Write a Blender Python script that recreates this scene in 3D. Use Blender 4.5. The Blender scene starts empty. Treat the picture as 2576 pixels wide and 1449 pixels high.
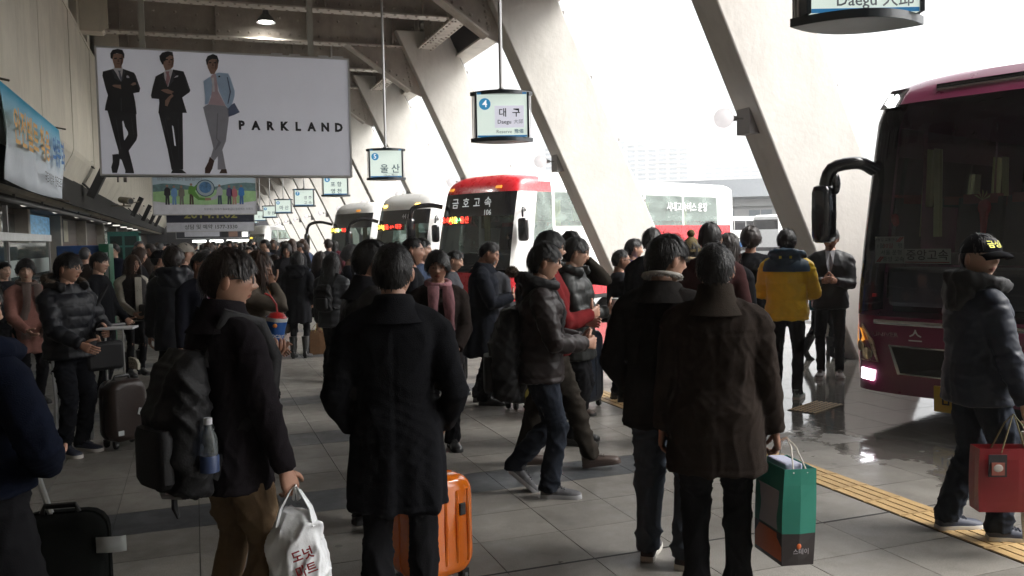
import bpy, math, random
import numpy as np
from mathutils import Vector, Matrix, Euler

random.seed(7)
R = math.radians
scene = bpy.context.scene
COL = scene.collection

# ------------------------------------------------------------------ camera
cam_d = bpy.data.cameras.new('camera')
cam = bpy.data.objects.new('camera', cam_d)
COL.objects.link(cam)
CAM_YAW, CAM_PITCH, CAM_ROLL, CAM_H = R(19.94), R(3.325), R(1.1), 1.72
fw = Vector((math.sin(CAM_YAW)*math.cos(CAM_PITCH), math.cos(CAM_YAW)*math.cos(CAM_PITCH), -math.sin(CAM_PITCH)))
r0 = Vector((math.cos(CAM_YAW), -math.sin(CAM_YAW), 0)); u0 = r0.cross(fw)
rv = r0*math.cos(CAM_ROLL) - u0*math.sin(CAM_ROLL); uv = u0*math.cos(CAM_ROLL) + r0*math.sin(CAM_ROLL)
cm = Matrix((rv, uv, -fw)).transposed().to_4x4(); cm.translation = (0, 0, CAM_H)
cam.matrix_world = cm
cam_d.sensor_width = 36.0
cam_d.lens = 36.0*2200/2576
cam_d.clip_start = 0.05; cam_d.clip_end = 2000
scene.camera = cam

# ------------------------------------------------------------------ sky (bright overcast winter day)
world = bpy.data.worlds.new('World'); scene.world = world; world.use_nodes = True
nt = world.node_tree; nt.nodes.clear()
out = nt.nodes.new('ShaderNodeOutputWorld'); bg = nt.nodes.new('ShaderNodeBackground')
sky = nt.nodes.new('ShaderNodeTexSky'); sky.sky_type = 'NISHITA'; sky.sun_disc = False
SUN_EL, SUN_AZ = R(48), R(118)          # azimuth measured from +Y towards +X
sky.sun_elevation = SUN_EL; sky.sun_rotation = SUN_AZ
sky.air_density = 1.6; sky.dust_density = 6.0; sky.ozone_density = 1.0
hs = nt.nodes.new('ShaderNodeHueSaturation'); hs.inputs['Saturation'].default_value = 0.10   # cloud cover takes the blue out
nt.links.new(sky.outputs[0], hs.inputs['Color']); nt.links.new(hs.outputs[0], bg.inputs['Color'])
bg.inputs['Strength'].default_value = 0.15
nt.links.new(bg.outputs[0], out.inputs['Surface'])
sun_d = bpy.data.lights.new('sun', 'SUN'); sun_d.energy = 1.2; sun_d.angle = R(30); sun_d.color = (1.0, 0.96, 0.9)
sun = bpy.data.objects.new('sun', sun_d); COL.objects.link(sun)
sd = Vector((math.sin(SUN_AZ)*math.cos(SUN_EL), math.cos(SUN_AZ)*math.cos(SUN_EL), math.sin(SUN_EL)))
sun.rotation_euler = sd.to_track_quat('Z', 'Y').to_euler()

# ------------------------------------------------------------------ picture settings
scene.render.engine = 'CYCLES'
scene.view_settings.view_transform = 'Standard'; scene.view_settings.look = 'None'
scene.view_settings.exposure = 1.65; scene.view_settings.gamma = 1.0
scene.view_settings.use_curve_mapping = False
cy = scene.cycles
cy.use_denoising = True
cy.max_bounces = 8; cy.diffuse_bounces = 4; cy.glossy_bounces = 3; cy.transmission_bounces = 6; cy.transparent_max_bounces = 12
cy.sample_clamp_indirect = 4.0
cy.caustics_reflective = False; cy.caustics_refractive = False

# ------------------------------------------------------------------ materials
MATS = {}
def mat(name, col=(0.5, 0.5, 0.5), rough=0.6, metal=0.0, var=0.12, scale=6.0, bump=0.0, bscale=60.0, emit=None, estr=0.0,
        coat=0.0, spec=0.5, tint=False, stretch=(1, 1, 1), sheen=0.0, dirt=0.0):
    if name in MATS: return MATS[name]
    m = bpy.data.materials.new(name); m.use_nodes = True; MATS[name] = m
    n = m.node_tree.nodes; l = m.node_tree.links
    p = n['Principled BSDF']
    p.inputs['Roughness'].default_value = rough; p.inputs['Metallic'].default_value = metal
    p.inputs['Coat Weight'].default_value = coat; p.inputs['Coat Roughness'].default_value = 0.08
    p.inputs['Specular IOR Level'].default_value = spec
    if sheen: p.inputs['Sheen Weight'].default_value = sheen
    tc = n.new('ShaderNodeTexCoord'); mp = n.new('ShaderNodeMapping'); mp.inputs['Scale'].default_value = stretch
    l.new(tc.outputs['Object'], mp.inputs['Vector'])
    nz = n.new('ShaderNodeTexNoise'); nz.inputs['Scale'].default_value = scale; nz.inputs['Detail'].default_value = 6; nz.inputs['Roughness'].default_value = 0.62
    l.new(mp.outputs[0], nz.inputs['Vector'])
    rg = n.new('ShaderNodeMapRange'); rg.inputs[1].default_value = 0.25; rg.inputs[2].default_value = 0.75
    rg.inputs[3].default_value = 1-var; rg.inputs[4].default_value = 1+var
    l.new(nz.outputs[0], rg.inputs[0])
    mx = n.new('ShaderNodeMix'); mx.data_type = 'RGBA'; mx.blend_type = 'MULTIPLY'; mx.inputs[0].default_value = 1
    mx.inputs[6].default_value = (*col, 1); l.new(rg.outputs[0], mx.inputs[7])
    outc = mx.outputs[2]
    if tint:
        at = n.new('ShaderNodeAttribute'); at.attribute_name = 'tint'
        m2 = n.new('ShaderNodeMix'); m2.data_type = 'RGBA'; m2.blend_type = 'MULTIPLY'; m2.inputs[0].default_value = 1
        l.new(outc, m2.inputs[6]); l.new(at.outputs['Color'], m2.inputs[7]); outc = m2.outputs[2]
    if dirt:
        n3 = n.new('ShaderNodeTexNoise'); n3.inputs['Scale'].default_value = 1.3; n3.inputs['Detail'].default_value = 9; n3.inputs['Roughness'].default_value = 0.7
        m3p = n.new('ShaderNodeMapping'); m3p.inputs['Scale'].default_value = (1.5, 1.5, 0.35); l.new(tc.outputs['Object'], m3p.inputs['Vector'])
        l.new(m3p.outputs[0], n3.inputs['Vector'])
        r3 = n.new('ShaderNodeMapRange'); r3.inputs[1].default_value = 0.5; r3.inputs[2].default_value = 0.78; l.new(n3.outputs[0], r3.inputs[0])
        r3.inputs[3].default_value = 0; r3.inputs[4].default_value = dirt
        m3 = n.new('ShaderNodeMix'); m3.data_type = 'RGBA'; l.new(r3.outputs[0], m3.inputs[0]); l.new(outc, m3.inputs[6])
        m3.inputs[7].default_value = (col[0]*0.35, col[1]*0.32, col[2]*0.28, 1); outc = m3.outputs[2]
    l.new(outc, p.inputs['Base Color'])
    r2 = n.new('ShaderNodeMapRange'); r2.inputs[3].default_value = max(0, rough-0.08); r2.inputs[4].default_value = min(1, rough+0.08)
    l.new(nz.outputs[0], r2.inputs[0]); l.new(r2.outputs[0], p.inputs['Roughness'])
    if bump:
        nb = n.new('ShaderNodeTexNoise'); nb.inputs['Scale'].default_value = bscale; nb.inputs['Detail'].default_value = 4
        l.new(mp.outputs[0], nb.inputs['Vector'])
        bp = n.new('ShaderNodeBump'); bp.inputs['Strength'].default_value = bump; bp.inputs['Distance'].default_value = 0.01
        l.new(nb.outputs[0], bp.inputs['Height']); l.new(bp.outputs[0], p.inputs['Normal'])
    if emit:
        p.inputs['Emission Color'].default_value = (*emit, 1); p.inputs['Emission Strength'].default_value = estr
    return m

def glass(name, tint, gloss=0.08, haze=0.0, hazecol=(0.5, 0.55, 0.55)):
    """pane: tinted see-through with fresnel reflection, a little film of grime, on coach side windows a painted-in reflection"""
    if name in MATS: return MATS[name]
    m = bpy.data.materials.new(name); m.use_nodes = True; MATS[name] = m
    n = m.node_tree.nodes; l = m.node_tree.links; n.clear()
    o = n.new('ShaderNodeOutputMaterial'); t = n.new('ShaderNodeBsdfTransparent'); g = n.new('ShaderNodeBsdfGlossy')
    t.inputs[0].default_value = (*tint, 1); g.inputs['Roughness'].default_value = gloss
    fr = n.new('ShaderNodeFresnel'); fr.inputs[0].default_value = 1.5
    mx = n.new('ShaderNodeMixShader'); l.new(fr.outputs[0], mx.inputs[0]); l.new(t.outputs[0], mx.inputs[1]); l.new(g.outputs[0], mx.inputs[2])
    last = mx.outputs[0]
    if haze:
        d = n.new('ShaderNodeBsdfDiffuse'); d.inputs[0].default_value = (*hazecol, 1)
        nz = n.new('ShaderNodeTexNoise'); nz.inputs['Scale'].default_value = 3; nz.inputs['Detail'].default_value = 6
        ml = n.new('ShaderNodeMath'); ml.operation = 'MULTIPLY'; ml.inputs[1].default_value = 2*haze; l.new(nz.outputs[0], ml.inputs[0])
        m2 = n.new('ShaderNodeMixShader'); l.new(ml.outputs[0], m2.inputs[0]); l.new(last, m2.inputs[1]); l.new(d.outputs[0], m2.inputs[2]); last = m2.outputs[0]
    l.new(last, o.inputs['Surface'])
    return m

def globe_mat(name):
    m = bpy.data.materials.new(name); m.use_nodes = True; MATS[name] = m
    n = m.node_tree.nodes; l = m.node_tree.links; n.clear()
    o = n.new('ShaderNodeOutputMaterial'); d = n.new('ShaderNodeBsdfDiffuse'); t = n.new('ShaderNodeBsdfTranslucent'); g = n.new('ShaderNodeBsdfGlossy')
    d.inputs[0].default_value = (0.85, 0.83, 0.84, 1); t.inputs[0].default_value = (0.85, 0.83, 0.84, 1); g.inputs['Roughness'].default_value = 0.1
    a = n.new('ShaderNodeMixShader'); a.inputs[0].default_value = 0.6; l.new(d.outputs[0], a.inputs[1]); l.new(t.outputs[0], a.inputs[2])
    f = n.new('ShaderNodeFresnel'); b2 = n.new('ShaderNodeMixShader'); l.new(f.outputs[0], b2.inputs[0]); l.new(a.outputs[0], b2.inputs[1]); l.new(g.outputs[0], b2.inputs[2]); em = n.new('ShaderNodeEmission'); em.inputs[0].default_value = (1, 0.96, 0.95, 1); em.inputs[1].default_value = 0.16
    ad = n.new('ShaderNodeAddShader'); l.new(b2.outputs[0], ad.inputs[0]); l.new(em.outputs[0], ad.inputs[1]); l.new(ad.outputs[0], o.inputs['Surface'])
    return m

def emis(name, col, s):
    return mat(name, col, 0.4, emit=col, estr=s, var=0.03)

# ------------------------------------------------------------------ mesh helpers
class MB:
    def __init__(self): self.v = []; self.f = []; self.m = []
    def add(self, vs, fs, mi=0, M=None):
        o = len(self.v)
        if M is not None: vs = [M @ Vector(p) for p in vs]
        self.v += [tuple(p) for p in vs]; self.f += [tuple(o+i for i in f) for f in fs]; self.m += [mi]*len(fs)
        return self
    def box(self, x0, x1, y0, y1, z0, z1, mi=0, M=None):
        vs = [(x0,y0,z0),(x1,y0,z0),(x1,y1,z0),(x0,y1,z0),(x0,y0,z1),(x1,y0,z1),(x1,y1,z1),(x0,y1,z1)]
        fs = [(0,3,2,1),(4,5,6,7),(0,1,5,4),(1,2,6,5),(2,3,7,6),(3,0,4,7)]
        return self.add(vs, fs, mi, M)
    def rings(self, rs, mi=0, cap=True, closed=True, M=None):
        n = len(rs[0]); vs = [p for r in rs for p in r]; fs = []
        k = n if closed else n-1
        for j in range(len(rs)-1):
            for i in range(k):
                a = j*n+i; b = j*n+(i+1) % n
                fs.append((a, b, b+n, a+n))
        if cap and closed:
            fs.append(tuple(range(n-1, -1, -1))); o = (len(rs)-1)*n; fs.append(tuple(o+i for i in range(n)))
        return self.add(vs, fs, mi, M)
    def tube(self, pts, rad, n=8, mi=0, cap=True, M=None, flat=1.0):
        pts = [Vector(p) for p in pts]
        if not hasattr(rad, '__len__'): rad = [rad]*len(pts)
        rs = []; up = None
        for i, p in enumerate(pts):
            d = (pts[min(i+1, len(pts)-1)] - pts[max(i-1, 0)])
            d = d.normalized() if d.length > 1e-9 else Vector((0,0,1))
            if up is None:
                up = Vector((0,0,1)) if abs(d.z) < 0.9 else Vector((1,0,0))
            sx = d.cross(up); sx = sx.normalized() if sx.length > 1e-6 else Vector((1,0,0)); up = sx.cross(d)
            rs.append([p + sx*(math.cos(2*math.pi*k/n)*rad[i]) + up*(math.sin(2*math.pi*k/n)*rad[i]*flat) for k in range(n)])
        return self.rings(rs, mi, cap, True, M)
    def lathe(self, prof, n=16, c=(0,0,0), mi=0, cap=True, M=None):
        rs = [[(c[0]+r*math.cos(2*math.pi*k/n), c[1]+r*math.sin(2*math.pi*k/n), c[2]+z) for k in range(n)] for r, z in prof]
        return self.rings(rs, mi, cap, True, M)
    def ball(self, c, r, n=16, m=10, mi=0, M=None):
        if not hasattr(r, '__len__'): r = (r, r, r)
        rs = []
        for j in range(m+1):
            t = -math.pi/2 + math.pi*j/m; ct = max(math.cos(t), 1e-4)
            rs.append([(c[0]+r[0]*ct*math.cos(2*math.pi*k/n), c[1]+r[1]*ct*math.sin(2*math.pi*k/n), c[2]+r[2]*math.sin(t)) for k in range(n)])
        return self.rings(rs, mi, True, True, M)
    def slab(self, poly, d0, d1, axis='y', mi=0, M=None):
        """2-d polygon (a,b) extruded: axis y -> (a, d, b); x -> (d, a, b); z -> (a, b, d)"""
        def q(a, b, d): return {'y': (a, d, b), 'x': (d, a, b), 'z': (a, b, d)}[axis]
        n = len(poly); vs = [q(a, b, d0) for a, b in poly] + [q(a, b, d1) for a, b in poly]
        fs = [tuple(range(n)), tuple(range(2*n-1, n-1, -1))] + [(i, n+i, n+(i+1) % n, (i+1) % n) for i in range(n)]
        return self.add(vs, fs, mi, M)
    def join(self, o, M=None):
        off = len(self.v)
        self.v += [tuple(M @ Vector(p)) for p in o.v] if M is not None else o.v
        self.f += [tuple(off+i for i in f) for f in o.f]; self.m += o.m
        return self

def new_mesh(name, mb, mats, smooth=True, ang=40, flip_fix=True):
    me = bpy.data.meshes.new(name)
    me.from_pydata(mb.v, [], mb.f)
    if not isinstance(mats, (list, tuple)): mats = [mats]
    for m in mats: me.materials.append(m)
    if len(mats) > 1: me.polygons.foreach_set('material_index', mb.m)
    if smooth:
        me.shade_smooth(); me.set_sharp_from_angle(angle=R(ang))
    me.update()
    return me

def link(name, me, parent=None, loc=(0,0,0), rot=(0,0,0), kind=None):
    o = bpy.data.objects.new(name, me); COL.objects.link(o)
    if parent is not None: o.parent = parent
    o.location = loc; o.rotation_euler = rot
    if kind: o['kind'] = kind
    return o

def ob(name, mb, mats, parent=None, loc=(0,0,0), rot=(0,0,0), smooth=True, bevel=0, kind=None, ang=40):
    o = link(name, new_mesh(name, mb, mats, smooth, ang), parent, loc, rot, kind)
    if bevel:
        b = o.modifiers.new('bevel', 'BEVEL'); b.width = bevel; b.segments = 2; b.limit_method = 'ANGLE'; b.angle_limit = R(40)
    return o

def thing(name, label, cat, loc=(0,0,0), rz=0, group=None):
    o = bpy.data.objects.new(name, None); COL.objects.link(o); o.empty_display_size = 0.1
    o.location = loc; o.rotation_euler = (0, 0, rz); o['label'] = label; o['category'] = cat
    if group: o['group'] = group
    return o

def tag(o, label, cat, group=None):
    o['label'] = label; o['category'] = cat
    if group: o['group'] = group
    return o

def copy_tree(o, parent=None):
    c = o.copy(); COL.objects.link(c)
    if parent is not None: c.parent = parent
    for ch in list(o.children): copy_tree(ch, c)
    return c

BENCH = bpy.data.scenes.new('workbench')      # small side scene in which modifiers are baked, removed at the end
def evaluated_mesh(o):
    COL.objects.unlink(o); BENCH.collection.objects.link(o)
    with bpy.context.temp_override(scene=BENCH, view_layer=BENCH.view_layers[0]):
        dg = bpy.context.evaluated_depsgraph_get(); dg.update()
        return bpy.data.meshes.new_from_object(o.evaluated_get(dg))

# ---- lettering (built-in font), all turned to mesh once
TXT = {}
def text_mb(s, size, weight=0.0, align='CENTER'):
    """flat lettering in the xz-plane facing -Y, centred at the origin"""
    k = (s, weight, align)
    if k not in TXT:
        cu = bpy.data.curves.new('lettering', 'FONT'); cu.body = s; cu.size = 1.0; cu.align_x = align; cu.align_y = 'CENTER'
        cu.offset = weight; cu.resolution_u = 2
        o = bpy.data.objects.new('lettering', cu); COL.objects.link(o)
        me = evaluated_mesh(o)
        TXT[k] = ([tuple(v.co) for v in me.vertices], [tuple(p.vertices) for p in me.polygons])
        bpy.data.objects.remove(o); bpy.data.curves.remove(cu); bpy.data.meshes.remove(me)
    vs, fs = TXT[k]
    b = MB()
    b.add([(x*size, 0, y*size) for x, y, z in vs], fs)
    return b

def text(s, size, material, parent, loc, rot=(0,0,0), weight=0.0, align='CENTER', name='lettering', sx=1.0):
    b = text_mb(s, size, weight, align)
    if sx != 1.0: b.v = [(x*sx, y, z) for x, y, z in b.v]
    return ob(name, b, material, parent, loc, rot, smooth=False)
# ------------------------------------------------------------------ floor
def floor_mat(name, col, wet_amt=1.0, rough=0.42):
    m = bpy.data.materials.new(name); m.use_nodes = True
    n = m.node_tree.nodes; l = m.node_tree.links; p = n['Principled BSDF']
    ge = n.new('ShaderNodeNewGeometry')
    def noise(s, d=5, r=0.6):
        z = n.new('ShaderNodeTexNoise'); z.inputs['Scale'].default_value = s; z.inputs['Detail'].default_value = d; z.inputs['Roughness'].default_value = r
        l.new(ge.outputs['Position'], z.inputs['Vector']); return z.outputs[0]
    def rng(i, a, b, c, d):
        z = n.new('ShaderNodeMapRange'); z.inputs[1].default_value = a; z.inputs[2].default_value = b; z.inputs[3].default_value = c; z.inputs[4].default_value = d
        z.interpolation_type = 'SMOOTHSTEP'; l.new(i, z.inputs[0]); return z.outputs[0]
    def mul(a, b):
        z = n.new('ShaderNodeMath'); z.operation = 'MULTIPLY'; l.new(a, z.inputs[0])
        if hasattr(b, 'links'): l.new(b, z.inputs[1])
        else: z.inputs[1].default_value = b
        return z.outputs[0]
    speck = rng(noise(170, 3, 0.8), 0.3, 0.7, 0.62, 1.36)
    patch = rng(noise(0.9, 8, 0.68), 0.3, 0.72, 1.12, 0.72)
    oi = n.new('ShaderNodeObjectInfo'); rnd = rng(oi.outputs['Random'], 0, 1, 0.9, 1.1)
    sx = n.new('ShaderNodeSeparateXYZ'); l.new(ge.outputs['Position'], sx.inputs[0])
    zone = rng(sx.outputs[0], 4.0, 6.2, 0.0, 0.40*wet_amt)
    wn = noise(0.75, 6, 0.62)
    ad = n.new('ShaderNodeMath'); ad.operation = 'ADD'; l.new(wn, ad.inputs[0]); l.new(zone, ad.inputs[1])
    wet = rng(ad.outputs[0], 0.66, 0.73, 0.0, 1.0)
    wetd = rng(wet, 0, 1, 1.0, 0.55)
    gum = n.new('ShaderNodeTexVoronoi'); gum.inputs['Scale'].default_value = 1.9; l.new(ge.outputs['Position'], gum.inputs['Vector']); gumd = rng(gum.outputs['Distance'], 0.035, 0.05, 0.55, 1.0)
    scuff = rng(noise(2.6, 9, 0.75), 0.52, 0.75, 1.0, 0.68)
    wetd = mul(wetd, mul(gumd, scuff))
    k = mul(mul(speck, patch), mul(rnd, wetd))
    mx = n.new('ShaderNodeMix'); mx.data_type = 'RGBA'; mx.blend_type = 'MULTIPLY'; mx.inputs[0].default_value = 1
    mx.inputs[6].default_value = (*col, 1); l.new(k, mx.inputs[7]); l.new(mx.outputs[2], p.inputs['Base Color'])
    fine = rng(noise(5, 6), 0.3, 0.7, rough-0.12, rough+0.1)
    rm = n.new('ShaderNodeMix'); rm.data_type = 'FLOAT'; l.new(wet, rm.inputs[0]); l.new(fine, rm.inputs[2]); rm.inputs[3].default_value = 0.07
    l.new(rm.outputs[0], p.inputs['Roughness'])
    bp = n.new('ShaderNodeBump'); bp.inputs['Strength'].default_value = 0.12; bp.inputs['Distance'].default_value = 0.004
    bs = rng(noise(9, 4), 0, 1, 0, 1); l.new(bs, bp.inputs['Height']); l.new(bp.outputs[0], p.inputs['Normal'])
    return m
M_TILE = floor_mat('granite_tile', (0.182, 0.171, 0.153))
M_TILE_DARK = floor_mat('dark_granite_tile', (0.06, 0.065, 0.07))
M_TILE_RED = floor_mat('red_granite_tile', (0.22, 0.105, 0.085))
M_ASPHALT = floor_mat('wet_asphalt', (0.07, 0.07, 0.072), 1.3, 0.55)
M_GROUT = mat('tile_grout', (0.065, 0.061, 0.056), 0.9, scale=20)

b = MB(); b.box(-300, 760, -60, 760, -0.6, -0.05)
ob('ground', b, M_ASPHALT, kind='structure')
b = MB(); b.box(-6.5, 11.2, -22, 92, -0.045, -0.009)
floor = ob('platform_floor', b, M_GROUT, kind='structure')

PX, PY = 0.495, 0.472
xcols = [(3.93-PX*(k+1), 3.93-PX*k) for k in range(0, 19)] + [(4.23+0.5*k, 4.23+0.5*(k+1)) for k in range(0, 13)]
G = 0.0026
def tile_mesh(w, d, m):
    b = MB(); b.box(-w/2+G, w/2-G, -d/2+G, d/2-G, -0.012, 0); 
    return new_mesh('floor_tile', b, m, smooth=False)
TM = {}
for nm, m in (('n', M_TILE), ('d', M_TILE_DARK), ('r', M_TILE_RED)):
    TM[nm, 0] = tile_mesh(PX, PY, m); TM[nm, 1] = tile_mesh(0.5, PY, m)
tiles = []
for k in range(-14, 184):
    y0 = 4.16 + PY*k; yc = y0+PY/2
    for xa, xb in xcols:
        xc = (xa+xb)/2
        kind = 'n'
        if k >= 3 and (k-3) % 8 == 0 and xb < 3.5: kind = 'd'
        if k == 7 and 0.4 < xc < 1.5: kind = 'd'
        if xc > 8.2 and (k+int((xc-4.23)/0.5)) % 5 == 0: kind = 'r'
        dx, dy = xc, yc
        depth = dx*fw.x + dy*fw.y; lat = dx*rv.x + dy*rv.y
        seen = depth > 1 and abs(lat)/depth < 0.62 and depth > 4.0
        tiles.append((0 if seen else 1, depth if seen else 999+abs(yc), xc, yc, kind, 1 if xa > 4 else 0, xb-xa))
tiles.sort(key=lambda t: t[:2])
for i, (s, d, xc, yc, kind, e, w) in enumerate(tiles[:298]):
    link('floor_tile', TM[kind, e], floor, (xc, yc, random.uniform(-0.0008, 0.0004)))
rest = {'n': MB(), 'd': MB(), 'r': MB()}
for (s, d, xc, yc, kind, e, w) in tiles[298:]:
    rest[kind].box(xc-w/2+G, xc+w/2-G, yc-PY/2+G, yc+PY/2-G, -0.012, 0)
bb = MB()
for i, q in enumerate('ndr'):
    o0 = len(bb.f); bb.join(rest[q])
    for j in range(o0, len(bb.f)): bb.m[j] = i
ob('floor_tile_field', bb, [M_TILE, M_TILE_DARK, M_TILE_RED], floor, smooth=False, kind='stuff')
b = MB(); b.box(-3, 10.5, 4.152, 4.166, -0.008, 0.0012)
ob('expansion_joint', b, mat('black_rubber_joint', (0.012, 0.012, 0.012), 0.7), floor, smooth=False)

# guide path for blind people
M_TACT = mat('tactile_yellow', (0.37, 0.245, 0.105), 0.55, var=0.25, scale=9, bump=0.3, dirt=0.6)
M_TACT_G = mat('tactile_groove', (0.07, 0.045, 0.02), 0.8, var=0.3)
b = MB(); b.box(3.934, 4.226, 2.0, 88, -0.012, -0.002)
tp = ob('tactile_path', b, M_TACT_G, kind='structure')
b = MB(); b.box(-0.146, 0.146, -0.145, 0.145, -0.004, 0.001, 1)
for k in range(4):
    x = -0.146 + 0.073*k
    b.box(x+0.007, x+0.066, -0.138, 0.138, 0.001, 0.006, 0)
b.box(-0.146, 0.146, -0.146, -0.136, 0.0, 0.006, 0); b.box(-0.146, 0.146, 0.136, 0.146, 0.0, 0.006, 0)
tact_me = new_mesh('tactile_tile', b, [M_TACT, M_TACT_G], smooth=False)
for k in range(120):
    link('tactile_tile', tact_me, tp, (4.08, 2.42+0.3*k, 0))
b = MB(); b.box(-0.145, 0.145, -0.145, 0.145, -0.004, 0.004)
for i in range(6):
    for j in range(6):
        b.lathe([(0.0165, 0.0), (0.0155, 0.004), (0.009, 0.006)], 8, (-0.122+0.0488*i, -0.122+0.0488*j, 0.004))
b.m = [1]*6+[0]*(len(b.f)-6)
dot_me = new_mesh('warning_tile', b, [M_TACT, M_TACT_G], smooth=True)
wp = thing('warning_paving', 'small yellow patch of studded warning tiles by the maroon bus', 'paving', (5.44, 6.72, 0), R(25))
for i in range(2): link('warning_tile', dot_me, wp, (0.15+0.3*i, 0.12, 0.002), (0, 0, 0))

# ------------------------------------------------------------------ slanted concrete columns
M_CONC = mat('cream_painted_concrete', (0.60, 0.578, 0.535), 0.75, var=0.09, scale=1.2, bump=0.3, bscale=14, dirt=0.42)
M_STEEL = mat('taupe_painted_steel', (0.34, 0.305, 0.265), 0.55, var=0.2, scale=3, bump=0.15, bscale=30, dirt=0.4)
M_GREY = mat('grey_painted_metal', (0.28, 0.27, 0.26), 0.5, var=0.08)
def xin(z): return 8.25-0.475*z
COLW = 1.37
b = MB()
b.slab([(xin(-0.05), -0.05), (xin(-0.05)+COLW, -0.05), (xin(6.95)+COLW, 6.95), (xin(6.95), 6.95)], -0.25, 0.25)
col_me = new_mesh('slanted_column', b, M_CONC, smooth=False)
# drain pipe and clips up the outer edge
b = MB()
b.tube([(xin(0)+COLW+0.03, -0.12, 0), (xin(6.6)+COLW+0.03, -0.12, 6.6)], 0.035, 8)
for z in (1.2, 2.4, 3.6, 4.8, 6.0):
    b.box(xin(z)+COLW-0.02, xin(z)+COLW+0.08, -0.17, -0.07, z-0.03, z+0.03)
pipe_me = new_mesh('drain_pipe', b, M_GREY, ang=60)
COLY = [9.55+6.25*n for n in range(-5, 13)]
col_labels = {0: 'slanted cream concrete column behind the maroon bus', 1: 'slanted cream concrete column in front of the red bus side',
              2: 'slanted cream concrete column just behind the red bus front', 3: 'slanted cream concrete column behind the white bus numbered 4480'}
for n, y in zip(range(-5, 13), COLY):
    t = thing('slanted_column', col_labels.get(n, 'slanted cream concrete column further along the row past the white buses' if n > 3 else
              'slanted cream concrete column on the near side of the maroon bus'), 'column', (0, y, 0),
              group='slanted columns of the bus hall')
    o = link('shaft', col_me, t); bv = o.modifiers.new('bevel', 'BEVEL'); bv.width = 0.025; bv.segments = 2
    link('drain_pipe', pipe_me, t)

# globe lamps on the columns
b = MB(); b.ball((0, 0, 0), 0.128, 24, 16); globe_me = new_mesh('globe', b, globe_mat('opal_globe'))
b = MB(); b.tube([(0.11, 0, 0), (0.19, 0, 0)], [0.045, 0.03], 12); b.tube([(0.19, 0, 0), (0.32, 0, 0)], 0.012, 8)
neck_me = new_mesh('lamp_neck', b, mat('chrome', (0.6, 0.6, 0.6), 0.25, 1.0))
b = MB(); b.slab([(0.29, -0.2), (0.29, 0.16), (0.43, 0.16), (0.60, -0.2)], -0.14, 0.14)
box_me = new_mesh('lamp_box', b, M_GREY, smooth=False)
lamp_l = ['white globe lamp on the column behind the maroon bus', 'white globe lamp on the column in front of the red bus',
          'white globe lamp just above the roof of the red bus', 'white globe lamp above the roof of the white bus numbered 4480']
for n in range(-1, 11):
    y = 9.55+6.25*n
    t = thing('globe_lamp', lamp_l[n] if 0 <= n < 4 else ('white globe lamp on a far column above the dark bus mirrors' if n >= 4 else 'white globe lamp on the column nearest the camera'), 'lamp',
              (xin(3.16)-0.36, y+0.06, 3.18), group='globe lamps on the slanted columns')
    link('globe', globe_me, t); link('lamp_neck', neck_me, t); link('lamp_box', box_me, t)

# ------------------------------------------------------------------ roof
M_DECK = mat('sooty_roof_deck', (0.30, 0.275, 0.24), 0.85, var=0.2, scale=1.5)
b = MB(); b.box(-6.5, 7.0, -24, 92, 7.75, 7.95)
ceil = ob('ceiling', b, M_DECK, kind='structure')
def rivet(b, c, ax, r=0.026):
    r = r*1.45
    x, y, z = c
    M = {'-y': Matrix.Rotation(R(90), 4, 'X'), '-z': Matrix.Rotation(R(180), 4, 'X'), '-x': Matrix.Rotation(R(-90), 4, 'Y')}[ax]
    b.lathe([(r, 0), (r*0.75, r*0.55), (r*0.25, r*0.8)], 7, M=Matrix.Translation(c) @ M)
def girder_parts(x0, x1):
    g = MB(); g.box(x0, x1, -0.02, 0.02, 6.58, 7.72)
    fl = MB(); fl.box(x0, x1, -0.17, 0.17, 6.545, 6.578); fl.box(x0, x1, -0.1, 0.1, 6.578, 6.60)
    fl.box(x0, x1, -0.17, 0.17, 7.60, 7.63)
    st = MB(); x = x0+0.8
    while x < x1-0.4:
        st.box(x-0.012, x+0.012, -0.14, -0.02, 6.6, 7.6); x += 2.1
    rv_ = MB(); x = x0+0.12; k = 0
    while x < x1-0.05:
        rivet(rv_, (x, -0.021, 6.72), '-y'); rivet(rv_, (x+0.1, -0.021, 7.42), '-y')
        if k % 2 == 0: rivet(rv_, (x, -0.021, 7.05+0.06*random.random()), '-y')
        rivet(rv_, (x, -0.12, 6.545), '-z', 0.022); rivet(rv_, (x+0.11, 0.12, 6.545), '-z', 0.022)
        x += 0.235; k += 1
    return [new_mesh(n, q, m, smooth=(n == 'rivets')) for n, q, m in (('web_plate', g, M_STEEL), ('flange', fl, M_STEEL_L), ('stiffener', st, M_STEEL), ('rivets', rv_, M_STEEL))]
M_STEEL_L = mat('pale_beige_steel', (0.56, 0.52, 0.465), 0.55, var=0.2, scale=4, dirt=0.4)  # flange plates, a paler beige than the girder webs
GM = girder_parts(-2.2, 5.5); GS = girder_parts(-2.2, 5.45)
b = MB(); b.slab([(3.75, 6.6), (5.42, 6.6), (5.62, 5.35), (5.28, 5.5)], -0.022, 0.022)
gus_me = new_mesh('gusset_plate', b, M_STEEL, smooth=False)
b = MB()
d = Vector((5.28-3.75, 0, 5.5-6.6)).normalized(); nn = Vector((-d.z, 0, d.x))
P0, P1 = Vector((3.72, 0, 6.545)), Vector((5.3, 0, 5.46))
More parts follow.
